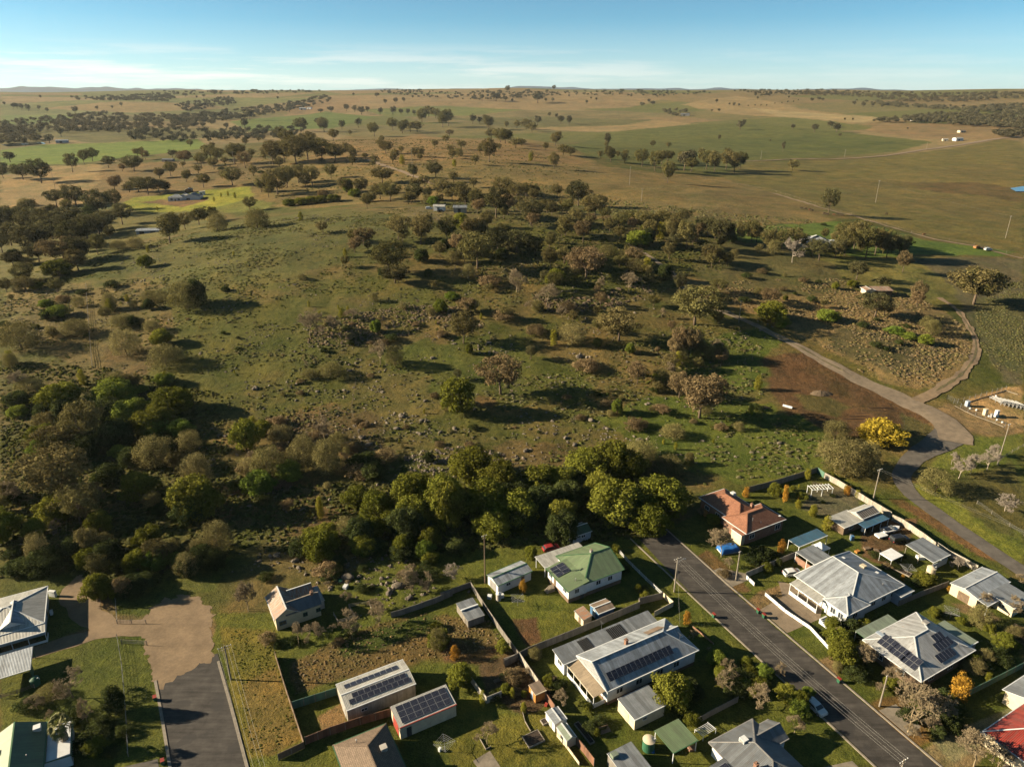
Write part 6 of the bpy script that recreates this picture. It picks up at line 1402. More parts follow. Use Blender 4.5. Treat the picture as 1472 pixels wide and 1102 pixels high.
# ponds
def pond(pts, label):
    a = np.array(pts, float); x, y, z = at(a[:,0], a[:,1]); m = MB(); m.slab([(p, q, float(z.max())+.25) for p, q in zip(x, y)][::-1], .3); return tag(m.build('pond_water', 'water'), kind='structure')
mw, nt_, b_ = M_new('water', .06, .6); b_.inputs['Base Color'].default_value = (.03,.045,.05,1); MAT['water'] = mw
pond([(1452,271),(1471,268),(1490,272),(1480,276),(1460,276)], ''); pond([(2,209),(25,206),(60,205),(66,207),(40,209),(10,211)], '')
# ------------------------------------------------------------------ fences
def G(c, x, y, up=0.):
    ox, oy, s = CROP[c]; a, b, z = at([ox+x/s], [oy+y/s], up); return (float(a[0]), float(b[0]), float(z[0]))
def GL(c, pts, up=0.): return [G(c, x, y, up) for x, y in pts]
def fence(name, pts, h, mat, label, kind='solid', bay=2.4, post='timber_grey', cat='fence', group=None):
    pts = [Vector((p[0], p[1], float(height(p[0], p[1])))) for p in pts]; o = empty(name, pts[0], 0, label, cat, group); org = pts[0]
    posts = []
    for a, b in zip(pts, pts[1:]):
        n = max(1, int(round((b-a).length/bay)))
        if not posts: posts.append(a-org)
        for i in range(n):
            p = a.lerp(b, i/n); q = a.lerp(b, (i+1)/n)
            for r in (p, q): r.z = float(height(r.x, r.y))
            p = p-org; q = q-org; posts.append(q); jit = random.uniform(-.04, .04)
            m = MB(); up = Vector((0, 0, 1))
            if kind == 'solid':
                m.bar(p+up*(h/2+jit), q+up*(h/2+jit), .05, h); m.bar(p+up*(h+jit), q+up*(h+jit), .09, .06)
            elif kind == 'rail':
                for zz in (.35*h, .65*h, .97*h): m.bar(p+up*zz, q+up*zz, .05, .11)
            elif kind == 'picket':
                m.bar(p+up*h*.3, q+up*h*.3, .04, .08); m.bar(p+up*h*.8, q+up*h*.8, .04, .08); k = int((q-p).length/.16)
                for j in range(k): s_ = p.lerp(q, (j+.5)/k); m.bar(s_, s_+up*h, .09, .02)
            else:
                for zz in (.25, .5, .75, .97): m.bar(p+up*h*zz, q+up*h*zz, .022)
            m.build('panel' if kind != 'wire' else 'wire_strand', mat, o)
    for p in posts:
        m = MB(); m.bar(p-Vector((0,0,.2)), p+Vector((0,0,h+.06)), .1); m.build('post', post, o)
    return o
S18 = 1.8
fence('boundary_fence', GL('7', [(240,168),(330,216),(430,278),(540,346),(655,412)], S18), S18, 'fence_pale', 'long pale boundary fence beside the lane, upper stretch behind the pergola')
fence('boundary_fence', GL('7', [(660,428),(720,455),(790,500),(870,555),(930,600)], S18), S18, 'fence_pale', 'pale buckled boundary fence behind the parked black four wheel drive')
fence('boundary_fence', GL('7', [(940,600),(1010,648),(1090,688),(1190,742)], S18), S18, 'fence_pale', 'pale fence stretch between the open barn and the cream garage')
fence('green_fence', GL('7', [(195,135),(240,168)], S18), S18, 'fence_green', 'short green fence panel at the top corner of the pergola garden')
fence('back_fence', GL('F', [(585,812),(400,868),(290,896)], S18), S18, 'fence_grey', 'dark back fence of the pergola garden facing the green hill')
fence('back_fence', GL('3', [(485,1048),(640,965),(940,845),(1378,662)], S18)+GL('5', [(190,880),(360,840)], S18)[:], S18, 'fence_grey', 'long grey fence between the green roofed house and the verandah house')
fence('yard_fence', GL('5', [(360,840),(432,905),(300,975)], 1.3), 1.3, 'cream', 'cream low wall ending the long grey fence at the street')
fence('side_fence', GL('3', [(260,532),(370,705),(478,860),(575,995)], 1.6), 1.6, 'fence_grey', 'grey paling fence left of the green roofed house yard')
fence('back_fence', GL('2', [(845,385),(900,370),(1040,322),(1128,285)], 1.5)+GL('3', [(60,605),(260,532)], 1.5), 1.5, 'fence_grey', 'grey wall running from the cottage garden to the tall power pole')
fence('side_fence', GL('4', [(620,280),(690,380),(755,472)], S18), S18, 'fence_pale', 'pale sunlit fence above the small orange shed')
fence('side_fence', GL('4', [(805,560),(870,650)], S18), S18, 'fence_rust', 'rusty fence piece between orange shed and pale garden shed')
fence('side_fence', GL('4', [(1020,870),(1080,940),(1150,1030)], S18), S18, 'fence_rust', 'rusty orange fence below the greenhouse')
fence('garden_wall', GL('4', [(885,850),(960,940),(1045,1055)], .7), .7, 'cream', 'low cream garden wall below the greenhouse')
fence('short_fence', GL('4', [(510,325),(620,285)], 1.4), 1.4, 'fence_pale', 'short pale fence left of the pale sunlit fence')
fence('pen_wall', GL('4', [(270,435),(330,520),(390,595),(495,552)], 1.6), 1.6, 'fibro', 'pale corner wall around the dark garden pen')
fence('timber_fence', GL('2', [(305,568),(350,715),(440,985)], 1.5), 1.5, 'timber', 'brown timber fence beside the rough grass verge')
fence('timber_fence', GL('2', [(440,985),(320,1042)], 1.5), 1.5, 'timber', 'brown timber fence closing the rough verge at its lower end')
fence('paling_fence', GL('2', [(445,962),(560,918),(700,872),(840,832)], S18), S18, 'fence_rust', 'red-brown paling fence in front of the long white shed')
fence('green_fence', GL('2', [(385,800),(490,766),(590,735)], S18), S18, 'fence_green', 'faded green fence left of the long white shed')
fence('front_wall', GL('5', [(1080,840),(1220,958),(1400,1079)], .8)+GL('8', [(175,372)], .8), .8, 'white', 'white low front wall of the silver roofed house along the street')
fence('driveway_fence', GL('5', [(1308,548),(1100,632),(945,700)], 1.6), 1.6, 'fence_pale', 'pale blue-white fence along the driveway of the parked white car')
fence('front_wall', GL('5', [(945,715),(1005,772)], .9), .9, 'white', 'short white wall at the street end of the driveway fence')
fence('picket_fence', GL('5', [(20,502),(100,592),(240,730),(350,832)], 1.0), 1.0, 'white', 'white picket fence in front of the green roofed house', 'picket', post='white')
fence('side_fence', GL('7', [(700,960),(830,905),(1005,840)], 1.5), 1.5, 'fence_grey', 'grey side fence between silver roofed house and cream garage')
fence('side_fence', GL('8', [(1354,470),(1150,575),(1020,640),(860,720)], 1.5), 1.5, 'fence_green', 'dark green fence right of the house with many solar panels')
fence('front_wall', GL('8', [(1090,888),(1200,970),(1354,1098)], .8), .8, 'white', 'white low wall along the red roofed house')
fence('back_fence', GL('6', [(600,745),(740,668),(890,592)], 1.4), 1.4, 'fence_grey', 'dim fence between the round green tree and the slate roofed house')
fence('timber_edging', GL('4', [(630,640),(660,760),(700,830)], .3), .3, 'timber_grey', 'thin timber edging across the lower lawn')
fence('timber_edging', GL('4', [(340,880),(385,960),(420,940)], .3), .3, 'timber_grey', 'timber edging under the round leafless shrub')
fence('sleeper_edging', GL('6', [(570,95),(650,160),(715,215)], .4), .4, 'brick_red', 'orange brick garden edging near the verandah house front')
fence('rail_fence', GL('1', [(0,748),(80,725),(165,695)], .9), .9, 'timber', 'dark rail fence under the pale carport', 'rail')
wf = 'wire fences around the paddocks'
fence('wire_fence', GL('1', [(578,470),(600,600),(615,760),(625,900),(632,1050)]), 1.1, 'metal', 'wire fence between the left lawn and the asphalt road', 'wire', 3.5, group=wf)
fence('wire_fence', GL('1', [(570,290),(578,398),(720,398)]), 1.1, 'metal', 'wire fence corner by the gravel apron', 'wire', 3.5, group=wf)
fence('farm_gate', GL('1', [(600,498),(725,505)]), 1.2, 'timber_grey', 'open farm gate on the left edge of the gravel apron', 'rail', 3.9, cat='gate')
fence('wire_fence', GL('D', [(400,388),(388,250),(378,120),(372,30)]), 1.3, 'timber_grey', 'straight fence line climbing the dry left slope', 'rail', 3.2, group=wf)
fence('wire_fence', GL('7', [(1180,362),(1270,425),(1380,500),(1472,560)]), 1.1, 'metal', 'wire fence along the grass right of the lane', 'wire', 4, group=wf)
fence('wire_fence', GL('F', [(1370,780),(1420,750),(1471,722)]), 1.1, 'metal', 'wire fence in the tree paddock at the right edge', 'wire', 4, group=wf)
fence('wire_fence', GL('F', [(335,335),(240,365),(130,385)]), 1.1, 'timber', 'low fence line left of the red soil block', 'wire', 4, group=wf)
fence('wire_fence', [at1(*p) for p in ((1110,274),(1180,297),(1240,313),(1330,339),(1400,352),(1471,370))], 1.3, 'timber', 'fence along the lower edge of the big sown field', 'wire', 12, group=wf)
fence('wire_fence', [at1(*p) for p in ((650,212),(760,215),(860,244),(1000,255),(1110,274))], 1.3, 'timber', 'fence along the upper edge of the brown slope', 'wire', 14, group=wf)
fence('wire_fence', [at1(*p) for p in ((520,640),(505,590),(512,545))], 1.1, 'timber', 'old fence line across the stony middle slope', 'wire', 4, group=wf)
fence('cottage_fence', GL('2', [(580,400),(600,440),(680,415),(650,365),(745,350),(755,385)]), 1.0, 'timber_grey', 'thin rail enclosure right of the old cottage', 'rail', 2.5)

# ------------------------------------------------------------------ poles and wires
def pole(base, top_px, label, arm=1.9, r=.15, mat='timber_grey', lamp=False, hh=None, armdir=None):
    x, y, z = base; v = (top_px-551)/FPX; s, c = math.sin(PITCH), math.cos(PITCH)
    h = hh or (v*y*c+y*s)/(-c+v*s)+CAMH-z
    o = empty('power_pole', (x, y, z), 0, label, 'power pole', 'power poles'); m = MB(); m.tube([(0,0,-.3),(0,0,h*.5),(0,0,h)], [r*1.25, r, r*.8], 10); m.build('pole', mat, o)
    a = Vector(armdir or (math.cos(R(ANG)), math.sin(R(ANG)), 0))
    if arm:
        m = MB(); m.bar(-a*arm/2+Vector((0,0,h-.35)), a*arm/2+Vector((0,0,h-.35)), .12, .12); m.bar(-a*arm*.35+Vector((0,0,h-.9)), a*arm*.35+Vector((0,0,h-.9)), .1, .1); m.build('crossarm', 'timber_grey', o)
        for k in (-.48, -.2, .2, .48):
            p = a*arm*k; m = MB(); m.lathe(p.x, p.y, [(.05, h-.29), (.08, h-.2), (.04, h-.12)], 8); m.build('insulator', 'white', o)
    if lamp:
        m = MB(); m.tube([(0,0,h-1.5),(.9,.5,h-1.0),(1.6,.9,h-1.0)], .04, 6); m.box(1.5,.8,h-1.08,2.1,1.1,h-.92); m.build('street_lamp_arm', 'metal', o)
    return (x, y, z+h), a*arm/2 if arm else a*.1
def bp(c, bx, by, tx, ty, label, **k):
    return pole(G(c, bx, by), CROP[c][1]+ty/CROP[c][2], label, **k)
pA = bp('5', 437, 835, 460, 595, 'pale power pole on the left verge of the street', lamp=True)
pB = bp('5', 872, 755, 897, 548, 'bare wooden pole on the verge by the blue tarpaulin', arm=.6)
pC = bp('3', 355, 540, 350, 222, 'tall brown power pole beside the white gable shed', arm=1.2, mat='timber')
pD = bp('7', 540, 330, 585, 145, 'grey power pole behind the long pale boundary fence')
pE = bp('F', 1358, 800, 1395, 625, 'power pole among leafless trees near the pipe yard', arm=1.2)
pF = bp('2', 103, 697, 78, 540, 'power pole on the rough grass verge of the left street', armdir=(.86,.5,0), arm=2.4)
pG = bp('8', 480, 735, 555, 545, 'leaning looking pole in front of the house with many panels', arm=.4)
pH = bp('F', 245, 190, 258, 95, 'slim pole on the bend of the gravel road', arm=.8)
tx_, ty_, tz_ = at([1300.], [1091.], 10.2); pI = pole((float(tx_[0]), float(ty_[0]), 0.), 0, 'power pole at the bottom edge on the street', hh=10.2)
pJ = bp('A', 240, 550, 220, 455, 'old pole on the tan paddock at far left', arm=1.5)
pK = bp('C', 833, 602, 845, 508, 'tall pale pole in the middle of the big sown field', mat='kerb', arm=1.5)
pL = bp('C', 1392, 755, 1415, 660, 'pale pole at the right end of the sown field', mat='kerb', arm=1.5)
for c, a, b, d, e_, l in (('C',340,415,340,380,'thin pole left along the far dirt track'),('C',700,405,701,375,'thin pole midway along the far dirt track'),('C',1052,372,1053,345,'thin pole right along the far dirt track'),
  ('B',308,445,308,372,'pole beside the dirt track on the brown ridge'),('B',1246,530,1247,450,'taller pole on the dry brown slope'),('B',1298,600,1302,545,'shorter pole on the dry brown slope'),('A',1012,450,1008,385,'pale pole among the valley trees'),('A',1166,445,1165,390,'slim pole on the slope above the farmhouse')):
    bp(c, a, b, d, e_, l, arm=1.0, mat='kerb')
MAT['soil_brown'] = mat_plain('soil_brown', (.17,.12,.075), .95, .5, 2.0, bmp=.8)
MAT['soil_red'] = mat_plain('soil_red', (.10,.058,.035), .95, .3, 1.5, bmp=.4)
MAT['cable'] = mat_plain('cable', (.30,.29,.27), .6, .1, 1)
def wire(a, b, sag, label, r=.012, group='overhead power lines'):
    a = Vector(a); b = Vector(b); n = 14; pts = [a.lerp(b, i/n)-Vector((0,0,sag*4*(i/n)*(1-i/n))) for i in range(n+1)]
    m = MB(); m.tube([p-a for p in pts], r, 4); o = m.build('power_line', 'cable', None, a); tag(o, label, 'power line', group)
def span(p, q, sag, what, ks=(-.95, -.4, .4, .95), dz=-.2):
    (a, av), (b, bv_) = p, q
    for i, k in enumerate(ks): wire(Vector(a)+av*k+Vector((0,0,dz)), Vector(b)+bv_*k+Vector((0,0,dz)), sag, '%s wire from the left, %s' % (ORD[i], what))
span(pA, pI, .9, 'following the street down from the pale pole')
dn = (Vector(pF[0])+Vector((16, -28, -.6)), pF[1]); span(pF, dn, .5, 'over the rough grass verge')
dn = (Vector(pD[0])+Vector((48, -62, 0)), pD[1]); span(pD, dn, 1.2, 'leaving the boundary fence pole over the lane', (-.5, .5))
wire(pD[0], Vector(pE[0]), 1.2, 'single wire from the boundary fence pole to the pole near the pipe yard')
wire(pK[0], pL[0], 1.5, 'wire between the two pale poles of the sown field')
wire(Vector(pA[0])-Vector((0,0,.6)), (33.8,113.2,5.2), .5, 'service wire from the pale pole to the verandah house')
wire(Vector(pB[0])-Vector((0,0,.3)), pA[0], .4, 'wire crossing the street between the two poles')
wire(Vector(pG[0])-Vector((0,0,.3)), (79,103.5,3.6), .3, 'service wire to the house with many panels')

# ------------------------------------------------------------------ vehicles
def car(x, y, ang, paint, label, L_=4.3, W_=1.76, H_=1.48, kind='hatch', cat='car', name='parked_car', z=0.):
    o = empty(name, (x, y, z+.02), R(ang), label, cat)
    if kind == 'hatch': prof = [(-.5,.32),(-.5,.62),(-.47,.95),(-.36,1.40),(-.30,1.46),(.02,1.48),(.10,1.42),(.26,1.0),(.45,.88),(.5,.66),(.5,.32)]; cab = (3, 7)
    else: prof = [(-.5,.45),(-.5,.85),(-.49,1.10),(-.47,1.76),(-.44,1.82),(.08,1.82),(.13,1.76),(.22,1.18),(.46,1.08),(.5,.88),(.5,.45)]; cab = (3, 7)
    m = MB(); n = len(prof); V = []
    for side in (-1, 1):
        for i, (u, zz) in enumerate(prof):
            t = .86 if zz > H_*.86 else .98 if zz > .8*H_ else 1
            m.v.append((u*L_, side*W_/2*t, zz*H_/(1.48 if kind == 'hatch' else 1.82)))
    for i in range(n):
        j = (i+1) % n; m.f.append((i, j, n+j, n+i)); m.m.append(0)
    m.f.append(tuple(reversed(range(n)))); m.f.append(tuple(range(n, 2*n))); m.m += [0, 0]
    b = m.build('body', paint, o)
    md = b.modifiers.new('bevel', 'BEVEL'); md.width = .05; md.segments = 2
    sc_ = H_/(1.48 if kind == 'hatch' else 1.82)
    def P(u, zz, s): return (u*L_, s*W_/2, zz*sc_)
    if kind == 'hatch': sidew = [(-.40,1.02),(-.34,1.36),(.04,1.38),(.20,1.02)]; front = [(.105,1.39),(.25,1.03)]; rear = [(-.375,1.34),(-.462,1.0)]
    else: sidew = [(-.44,1.22),(-.43,1.66),(.09,1.68),(.18,1.22)]; front = [(.14,1.70),(.215,1.24)]; rear = [(-.478,1.66),(-.494,1.2)]
    for s in (-1, 1):
        m = MB(); pts = [(u*L_, s*(W_/2*.985+.012 if zz < 1.1*sc_*2 else 0)*(.95 if zz > 1.2 else 1.0)+s*.02, zz*sc_) for u, zz in sidew]; m.poly(pts if s < 0 else pts[::-1])
        m.slab([(p[0], p[1], p[2]) for p in pts], .001) if False else None
        q = [(p[0], p[1]-s*.03, p[2]) for p in pts]; m.poly(q[::-1] if s < 0 else q)
        for i in range(4): m.poly([pts[i], pts[(i+1) % 4], q[(i+1) % 4], q[i]])
        m.build('side_window', 'glass', o)
    for nm, fr, sg in (('windscreen', front, 1), ('rear_window', rear, -1)):
        (u0, z0), (u1, z1) = fr; m = MB(); w0, w1 = W_/2*.80, W_/2*.88; e = .035*sg
        pts = [(u0*L_+e, -w0, z0*sc_+.02), (u0*L_+e, w0, z0*sc_+.02), (u1*L_+e, w1, z1*sc_+.02), (u1*L_+e, -w1, z1*sc_+.02)]
        m.slab(pts if sg < 0 else pts, .03); m.build(nm, 'glass', o)
    for s in (-1, 1):
        for u in (-.31, .31):
            w = MB(); w.tube([(u*L_, s*(W_/2-.2), .32), (u*L_, s*(W_/2+.02), .32)], .33, 16); wo = w.build('wheel', 'rubber', o); w = MB(); w.tube([(u*L_, s*(W_/2+.021), .32), (u*L_, s*(W_/2+.035), .32)], .2, 12); w.build('rim', 'metal', wo)
        m = MB(); m.box(.485*L_, s*W_*.30, .62*sc_, .508*L_, s*W_*.46, .78*sc_); m.build('headlight', 'pv_frame', o)
        m = MB(); m.box(-.506*L_, s*W_*.34, .7*sc_, -.488*L_, s*W_*.47, .92*sc_); m.build('tail_light', 'car_red', o)
    return o
car(55.6, 97.4, -64.5, 'car_white', 'white hatchback parked at the left kerb of the lower street', 4.2, 1.75, 1.5)
car(65.6, 136.5, 12, 'car_white', 'white car parked in the driveway beside the silver roofed house', 4.4, 1.8, 1.45)
car(97.3, 149.6, 14, 'black_paint', 'black four wheel drive parked on the brown yard', 4.9, 1.95, 1.9, 'suv', 'four wheel drive')
car(9.6, 146.2, 20, 'car_red', 'dark red car in the shade behind the white carport', 4.3, 1.75, 1.45)
for i, (px, py, pt, lb) in enumerate(((617,301,'car_white','white car parked left of the tin sheds behind the crest'), (634,305,'black_paint','dark car parked between the sheds behind the crest'), (1420,360,'car_white','white ute beside machinery at the paddock edge'), (1404,357,'orange_paint','yellow machine at the paddock edge'))):
    x, y, z = at1(px, py); car(x, y, random.uniform(-20, 30), pt, lb, 4.6, 1.9, 1.8, 'suv', z=z)
# boat on its trailer
o = empty('motor_boat', (97.0, 153.6, 0), R(15), 'white motor boat on a trailer beside the black four wheel drive', 'boat'); m = MB(); rr_ = []
for u, w, zb, zt in ((-2.6,.95,.55,1.15),(-1.2,1.05,.5,1.2),(.6,1.0,.5,1.3),(1.9,.62,.62,1.42),(2.6,.08,.95,1.5)):
    rr_.append(len(m.v)); m.v += [(u, -w, zt), (u, -w*.75, zb), (u, 0, zb-.15), (u, w*.75, zb), (u, w, zt), (u, w*.8, zt+.02), (u, 0, zt+.08), (u, -w*.8, zt+.02)]
for a, b in zip(rr_, rr_[1:]):
    for j in range(8): m.f.append((a+j, a+(j+1) % 8, b+(j+1) % 8, b+j)); m.m.append(0)
m.f.append(tuple(range(rr_[0]+7, rr_[0]-1, -1))); m.f.append(tuple(range(rr_[-1], rr_[-1]+8))); m.m += [0, 0]; m.build('hull', 'car_white', o)
m = MB(); m.box(-1.9,-.72,1.2,.0,.72,1.34); m.build('cockpit', 'black_paint', o); m = MB(); m.slab([(.1,-.8,1.36),(.5,-.7,1.85),(.5,.7,1.85),(.1,.8,1.36)][::-1], .05); m.build('windscreen', 'glass', o)
m = MB(); m.box(-3.0,-.2,.9,-2.6,.2,1.75); m.build('outboard_motor', 'black_paint', o); m = MB(); m.bar((-2.4,-.8,.35),(3.6,0,.4),.09); m.bar((-2.4,.8,.35),(3.6,0,.4),.09); tr = m.build('trailer', 'metal', o)
for s in (-1, 1): w = MB(); w.tube([(-.6,s*.95,.3),(-.6,s*1.12,.3)], .3, 14); w.build('wheel', 'rubber', tr)
o = empty('covered_trailer', (93.6, 151.5, 0), R(20), 'low trailer with a pale cover left of the motor boat', 'trailer'); m = MB(); m.box(-1.4,-.8,.45,1.4,.8,.75); m.slab([(-1.45,-.85,.82),(1.45,-.85,.82),(1.45,.85,.98),(-1.45,.85,.98)], .12); m.build('cover', 'canvas', o)
m = MB(); m.bar((1.4,0,.5),(2.4,0,.45),.08); m.build('drawbar', 'metal', o)
for s in (-1, 1): w = MB(); w.tube([(0,s*.82,.3),(0,s*.98,.3)], .29, 14); w.build('wheel', 'rubber', o)

# ------------------------------------------------------------------ yard things
def hoist(c, x, y, label):
    p = G(c, x, y); o = empty('clothes_line', p, random.uniform(0, 1), label, 'clothes line', 'rotary clothes lines'); m = MB(); m.tube([(0,0,0),(0,0,1.9)], .04, 8); m.build('post', 'metal', o)
    for k in range(4):
        a = k*math.pi/2; m = MB(); m.bar((0,0,1.75),(1.9*math.cos(a),1.9*math.sin(a),2.1),.05); m.build('arm', 'metal', o)
    m = MB()
    for f in (.4, .6, .8, 1.):
        q = [(1.9*f*math.cos(k*math.pi/2), 1.9*f*math.sin(k*math.pi/2), 1.75+.35*f) for k in range(4)]
        for k in range(4): m.bar(q[k], q[(k+1) % 4], .012)
    m.build('line', 'white', o)
hoist('4', 95, 980, 'rotary clothes line left of the round leafless shrub'); hoist('3', 570, 690, 'rotary clothes line on the lawn of the green roofed house'); hoist('8', 905, 205, 'rotary clothes line behind the house with many panels'); hoist('7', 745, 800, 'clothes line on the small lawn of the open barn')
def bin_(c, x, y, label, lid='trim_red', ang=ANG):
    p = G(c, x, y); o = empty('wheelie_bin', p, R(ang), label, 'bin', 'wheelie bins on the verge'); m = MB(); k = 0
    m.v += [(-.23,-.27,.08),(.23,-.27,.08),(.23,.27,.08),(-.23,.27,.08),(-.29,-.36,.98),(.29,-.36,.98),(.29,.36,.98),(-.29,.36,.98)]
    for q in ((0,3,2,1),(4,5,6,7),(0,1,5,4),(1,2,6,5),(2,3,7,6),(3,0,4,7)): m.f.append(q); m.m.append(0)
    m.build('bin_body', 'green_paint', o); m = MB(); m.slab([(-.32,-.4,1.03),(.32,-.4,1.03),(.32,.4,1.1),(-.32,.4,1.1)], .06); m.build('lid', lid, o)
    for s in (-1, 1): w = MB(); w.tube([(s*.2,.3,.12),(s*.28,.3,.12)], .12, 10); w.build('wheel', 'rubber', o)
bin_('5', 1027, 985, 'red lidded bin nearer the driveway on the right verge'); bin_('5', 1068, 1018, 'red lidded bin further down the right verge'); bin_('5', 714, 1016, 'red lidded bin on the left verge by the kerb'); bin_('8', 232, 590, 'red lidded bin on the verge of the house with many panels'); bin_('1', 765, 775, 'red bin at the edge of the left asphalt road'); bin_('1', 803, 1088, 'red lidded bin at the bottom of the left street')
# blue tarpaulin over a trailer
cx_, cy_, _ = G('5', 815, 545); o = empty('tarpaulin_cover', (cx_, cy_, 0), R(15), 'blue tarpaulin draped over goods in front of the brick house', 'tarpaulin'); g_ = np.random.default_rng(4)
n = 14; X_, Y_ = np.meshgrid(np.linspace(-2.6, 2.6, n), np.linspace(-1.6, 1.6, n)); Z_ = 1.55-.14*np.abs(Y_)-.9*sm(1.2, 1.6, np.abs(Y_))-.8*sm(2.2, 2.6, np.abs(X_))+.16*(fbm(X_*1.5+5, Y_*1.5+3, 3, 3)-.5)*2
i = np.arange(n-1)[:, None]*n; j = np.arange(n-1)[None, :]; f_ = np.stack([i+j, i+j+1, i+n+j+1, i+n+j], -1).reshape(-1, 4)
sh = link('sheet', npmesh('sheet', np.stack([X_, Y_, Z_], -1).reshape(-1, 3), f_, 'tarp', smooth=True), o); md = sh.modifiers.new('t', 'SOLIDIFY'); md.thickness = .02
m = MB(); m.box(-2.3,-1.3,0,2.3,1.3,.9); m.build('load', 'white', o)
# pergola
p = G('7', 205, 300); o = empty('pergola', (p[0], p[1], 0), R(8), 'white timber pergola in the top corner garden', 'pergola')
for a in (-3.1, 0, 3.1):
    for b in (-1.1, 1.1): m = MB(); m.box(a-.07,b-.07,0,a+.07,b+.07,2.3); m.build('post', 'white', o)
m = MB(); m.box(-3.3,-1.17,2.3,3.3,-1.03,2.45); m.box(-3.3,1.03,2.3,3.3,1.17,2.45)
for k in range(8): m.box(-3.1+k*.88,-1.4,2.45,-3.02+k*.88,1.4,2.57)
m.build('beams', 'white', o)
def simple(name, c, x, y, rz, mb_mats, label, cat, up=0.):
    p = G(c, x, y); o = empty(name, p, R(rz), label, cat)
    for nm, mb, mt in mb_mats: mb.build(nm, mt, o)
    return o
m = MB(); m.tube([(-1.6,0,.35),(1.6,0,.35)], .42, 12); m2 = MB(); m2.box(-1.3,-.4,-.1,-1.1,.4,.1); m2.box(1.1,-.4,-.1,1.3,.4,.1)
simple('water_trough', 'F', 455, 555, -40, [('drum', m, 'white'), ('cradle', m2, 'timber')], 'white cylindrical trough lying by the red soil block', 'trough')
m = MB()
for k in range(7): m.bar((-.9+k*.3,-1.6,.8+.05*k),(-.9+k*.3,1.6,.8+.05*k),.07)
m.bar((-1,-1.5,.75),(1,-1.5,1.1),.08); m.bar((-1,1.5,.75),(1,1.5,1.1),.08); m2 = MB()
for a, b in ((-1,-1.5),(1,-1.5),(-1,1.5),(1,1.5)): m2.bar((a,b,0),(a,b,.9),.08)
simple('white_trellis', '6', 655, 850, -60, [('slats', m, 'white'), ('frame', m2, 'white')], 'white slatted trellis right of the green carport', 'trellis')
def raised(c, x, y, rz, L_, W_, label, fill='timber', soil='ground'):
    a = MB()
    for q in ((0,0,L_,.12),(0,W_-.12,L_,W_),(0,.12,.12,W_-.12),(L_-.12,.12,L_,W_-.12)): a.box(q[0],q[1],0,q[2],q[3],.35)
    b = MB(); b.box(.12,.12,.02,L_-.12,W_-.12,.28); simple('garden_bed', c, x, y, rz, [('border', a, 'timber_grey'), ('soil', b, 'soil')], label, 'garden bed')
MAT['soil'] = mat_plain('soil', (.06,.042,.03), .95, .35, 2., bmp=.5)
raised('4', 690, 960, 28, 3.2, 2.6, 'square dark garden bed on the lower lawn'); raised('4', 1005, 790, -60, 5, 1.0, 'long narrow garden bed beside the leafless shrub'); raised('4', 790, 800, 28, 1.5, 1.2, 'small brown timber bed by the pale garden shed'); raised('7', 600, 740, -50, 6, 1.6, 'dark bed behind the silver roofed house')
m = MB(); m.box(-.9,-.25,.42,.9,.25,.5); m.box(-.9,.2,.5,.9,.28,.95); m2 = MB(); m3 = MB(); m3.box(-1.3,-1.0,.0,1.3,1.0,.06)
for a in (-.8,.8): m2.box(a-.05,-.22,0,a+.05,.22,.42)
simple('timber_bench', '4', 1205, 820, 200, [('seat', m, 'timber'), ('legs', m2, 'timber'), ('paving', m3, 'concrete')], 'timber bench on a small paved square near the cream shed', 'bench')
for i, (c, x, y, mt, w, d, hh, lb) in enumerate((('3',385,640,'white',.9,.9,.8,'white box beside the slim grey tank'), ('3',465,635,'white',.9,.7,.9,'white fridge carcass right of the slim grey tank'), ('2',635,272,'white',1.3,.9,.7,'white crate on the grass above the cottage'), ('2',610,245,'green_paint',.9,.8,.6,'green crate on the grass above the cottage'),
  ('7',440,660,'orange_paint',1.2,.8,.5,'yellow-orange tub beside the silver roof'), ('7',405,585,'blue_paint',.8,.8,1.3,'blue barrel shaped bin in the shaded yard'), ('7',500,640,'timber',1.6,1.0,.4,'stack of timber pallets on the brown yard'), ('7',560,655,'timber',1.5,1.0,.3,'low pallet beside the white marquee'), ('7',830,700,'white',1.8,1.2,.8,'white covered bundle under the open barn'),
  ('6',285,980,'tarp',.8,.5,.4,'small blue tub by the water tank'), ('6',560,965,'brick_red',1.2,.8,.5,'pile of orange bricks under the green carport'), ('4',810,655,'trim_red',.7,.5,.4,'red tub above the pale garden shed'), ('4',1195,800,'brick_red',.5,.5,.8,'small brick barbecue beside the bench'), ('5',655,300,'orange_paint',.8,.8,1.5,'orange pot plant stand at the brick house corner'), ('4',60,975,'white',.5,.4,.7,'white basket under the clothes line'), ('4',590,430,'timber_grey',1.4,.9,.5,'pale timber heap in the garden pen'), ('4',470,480,'timber',1.6,.8,.2,'brown board lying in the garden pen'), ('7',470,530,'white',.6,.5,1.6,'white upright cabinet in the blue shaded yard'), ('7',400,580,'fibro',.7,.7,1.2,'pale drum in the blue shaded yard'),('1',262,262,'white',.6,1.6,1.5,'white air unit beside the left verandah house'))):
    m = MB(); m.box(-w/2,-d/2,0,w/2,d/2,hh*.9); m.box(-w/2-.03,-d/2-.03,hh*.9,w/2+.03,d/2+.03,hh); p = G(c, x, y)
    knd = ('storage_box','old_fridge','crate','crate','tub','waste_bin','pallet_stack','pallet','covered_bundle','tub','brick_pile','tub','barbecue','plant_stand','laundry_basket','timber_heap','timber_board','cabinet','drum','air_unit')[i]
    o = m.build(knd, mt, None, p, (0,0,R(random.uniform(0, 90)))); md = o.modifiers.new('b', 'BEVEL'); md.width = .03; tag(o, lb, knd.replace('_', ' '))
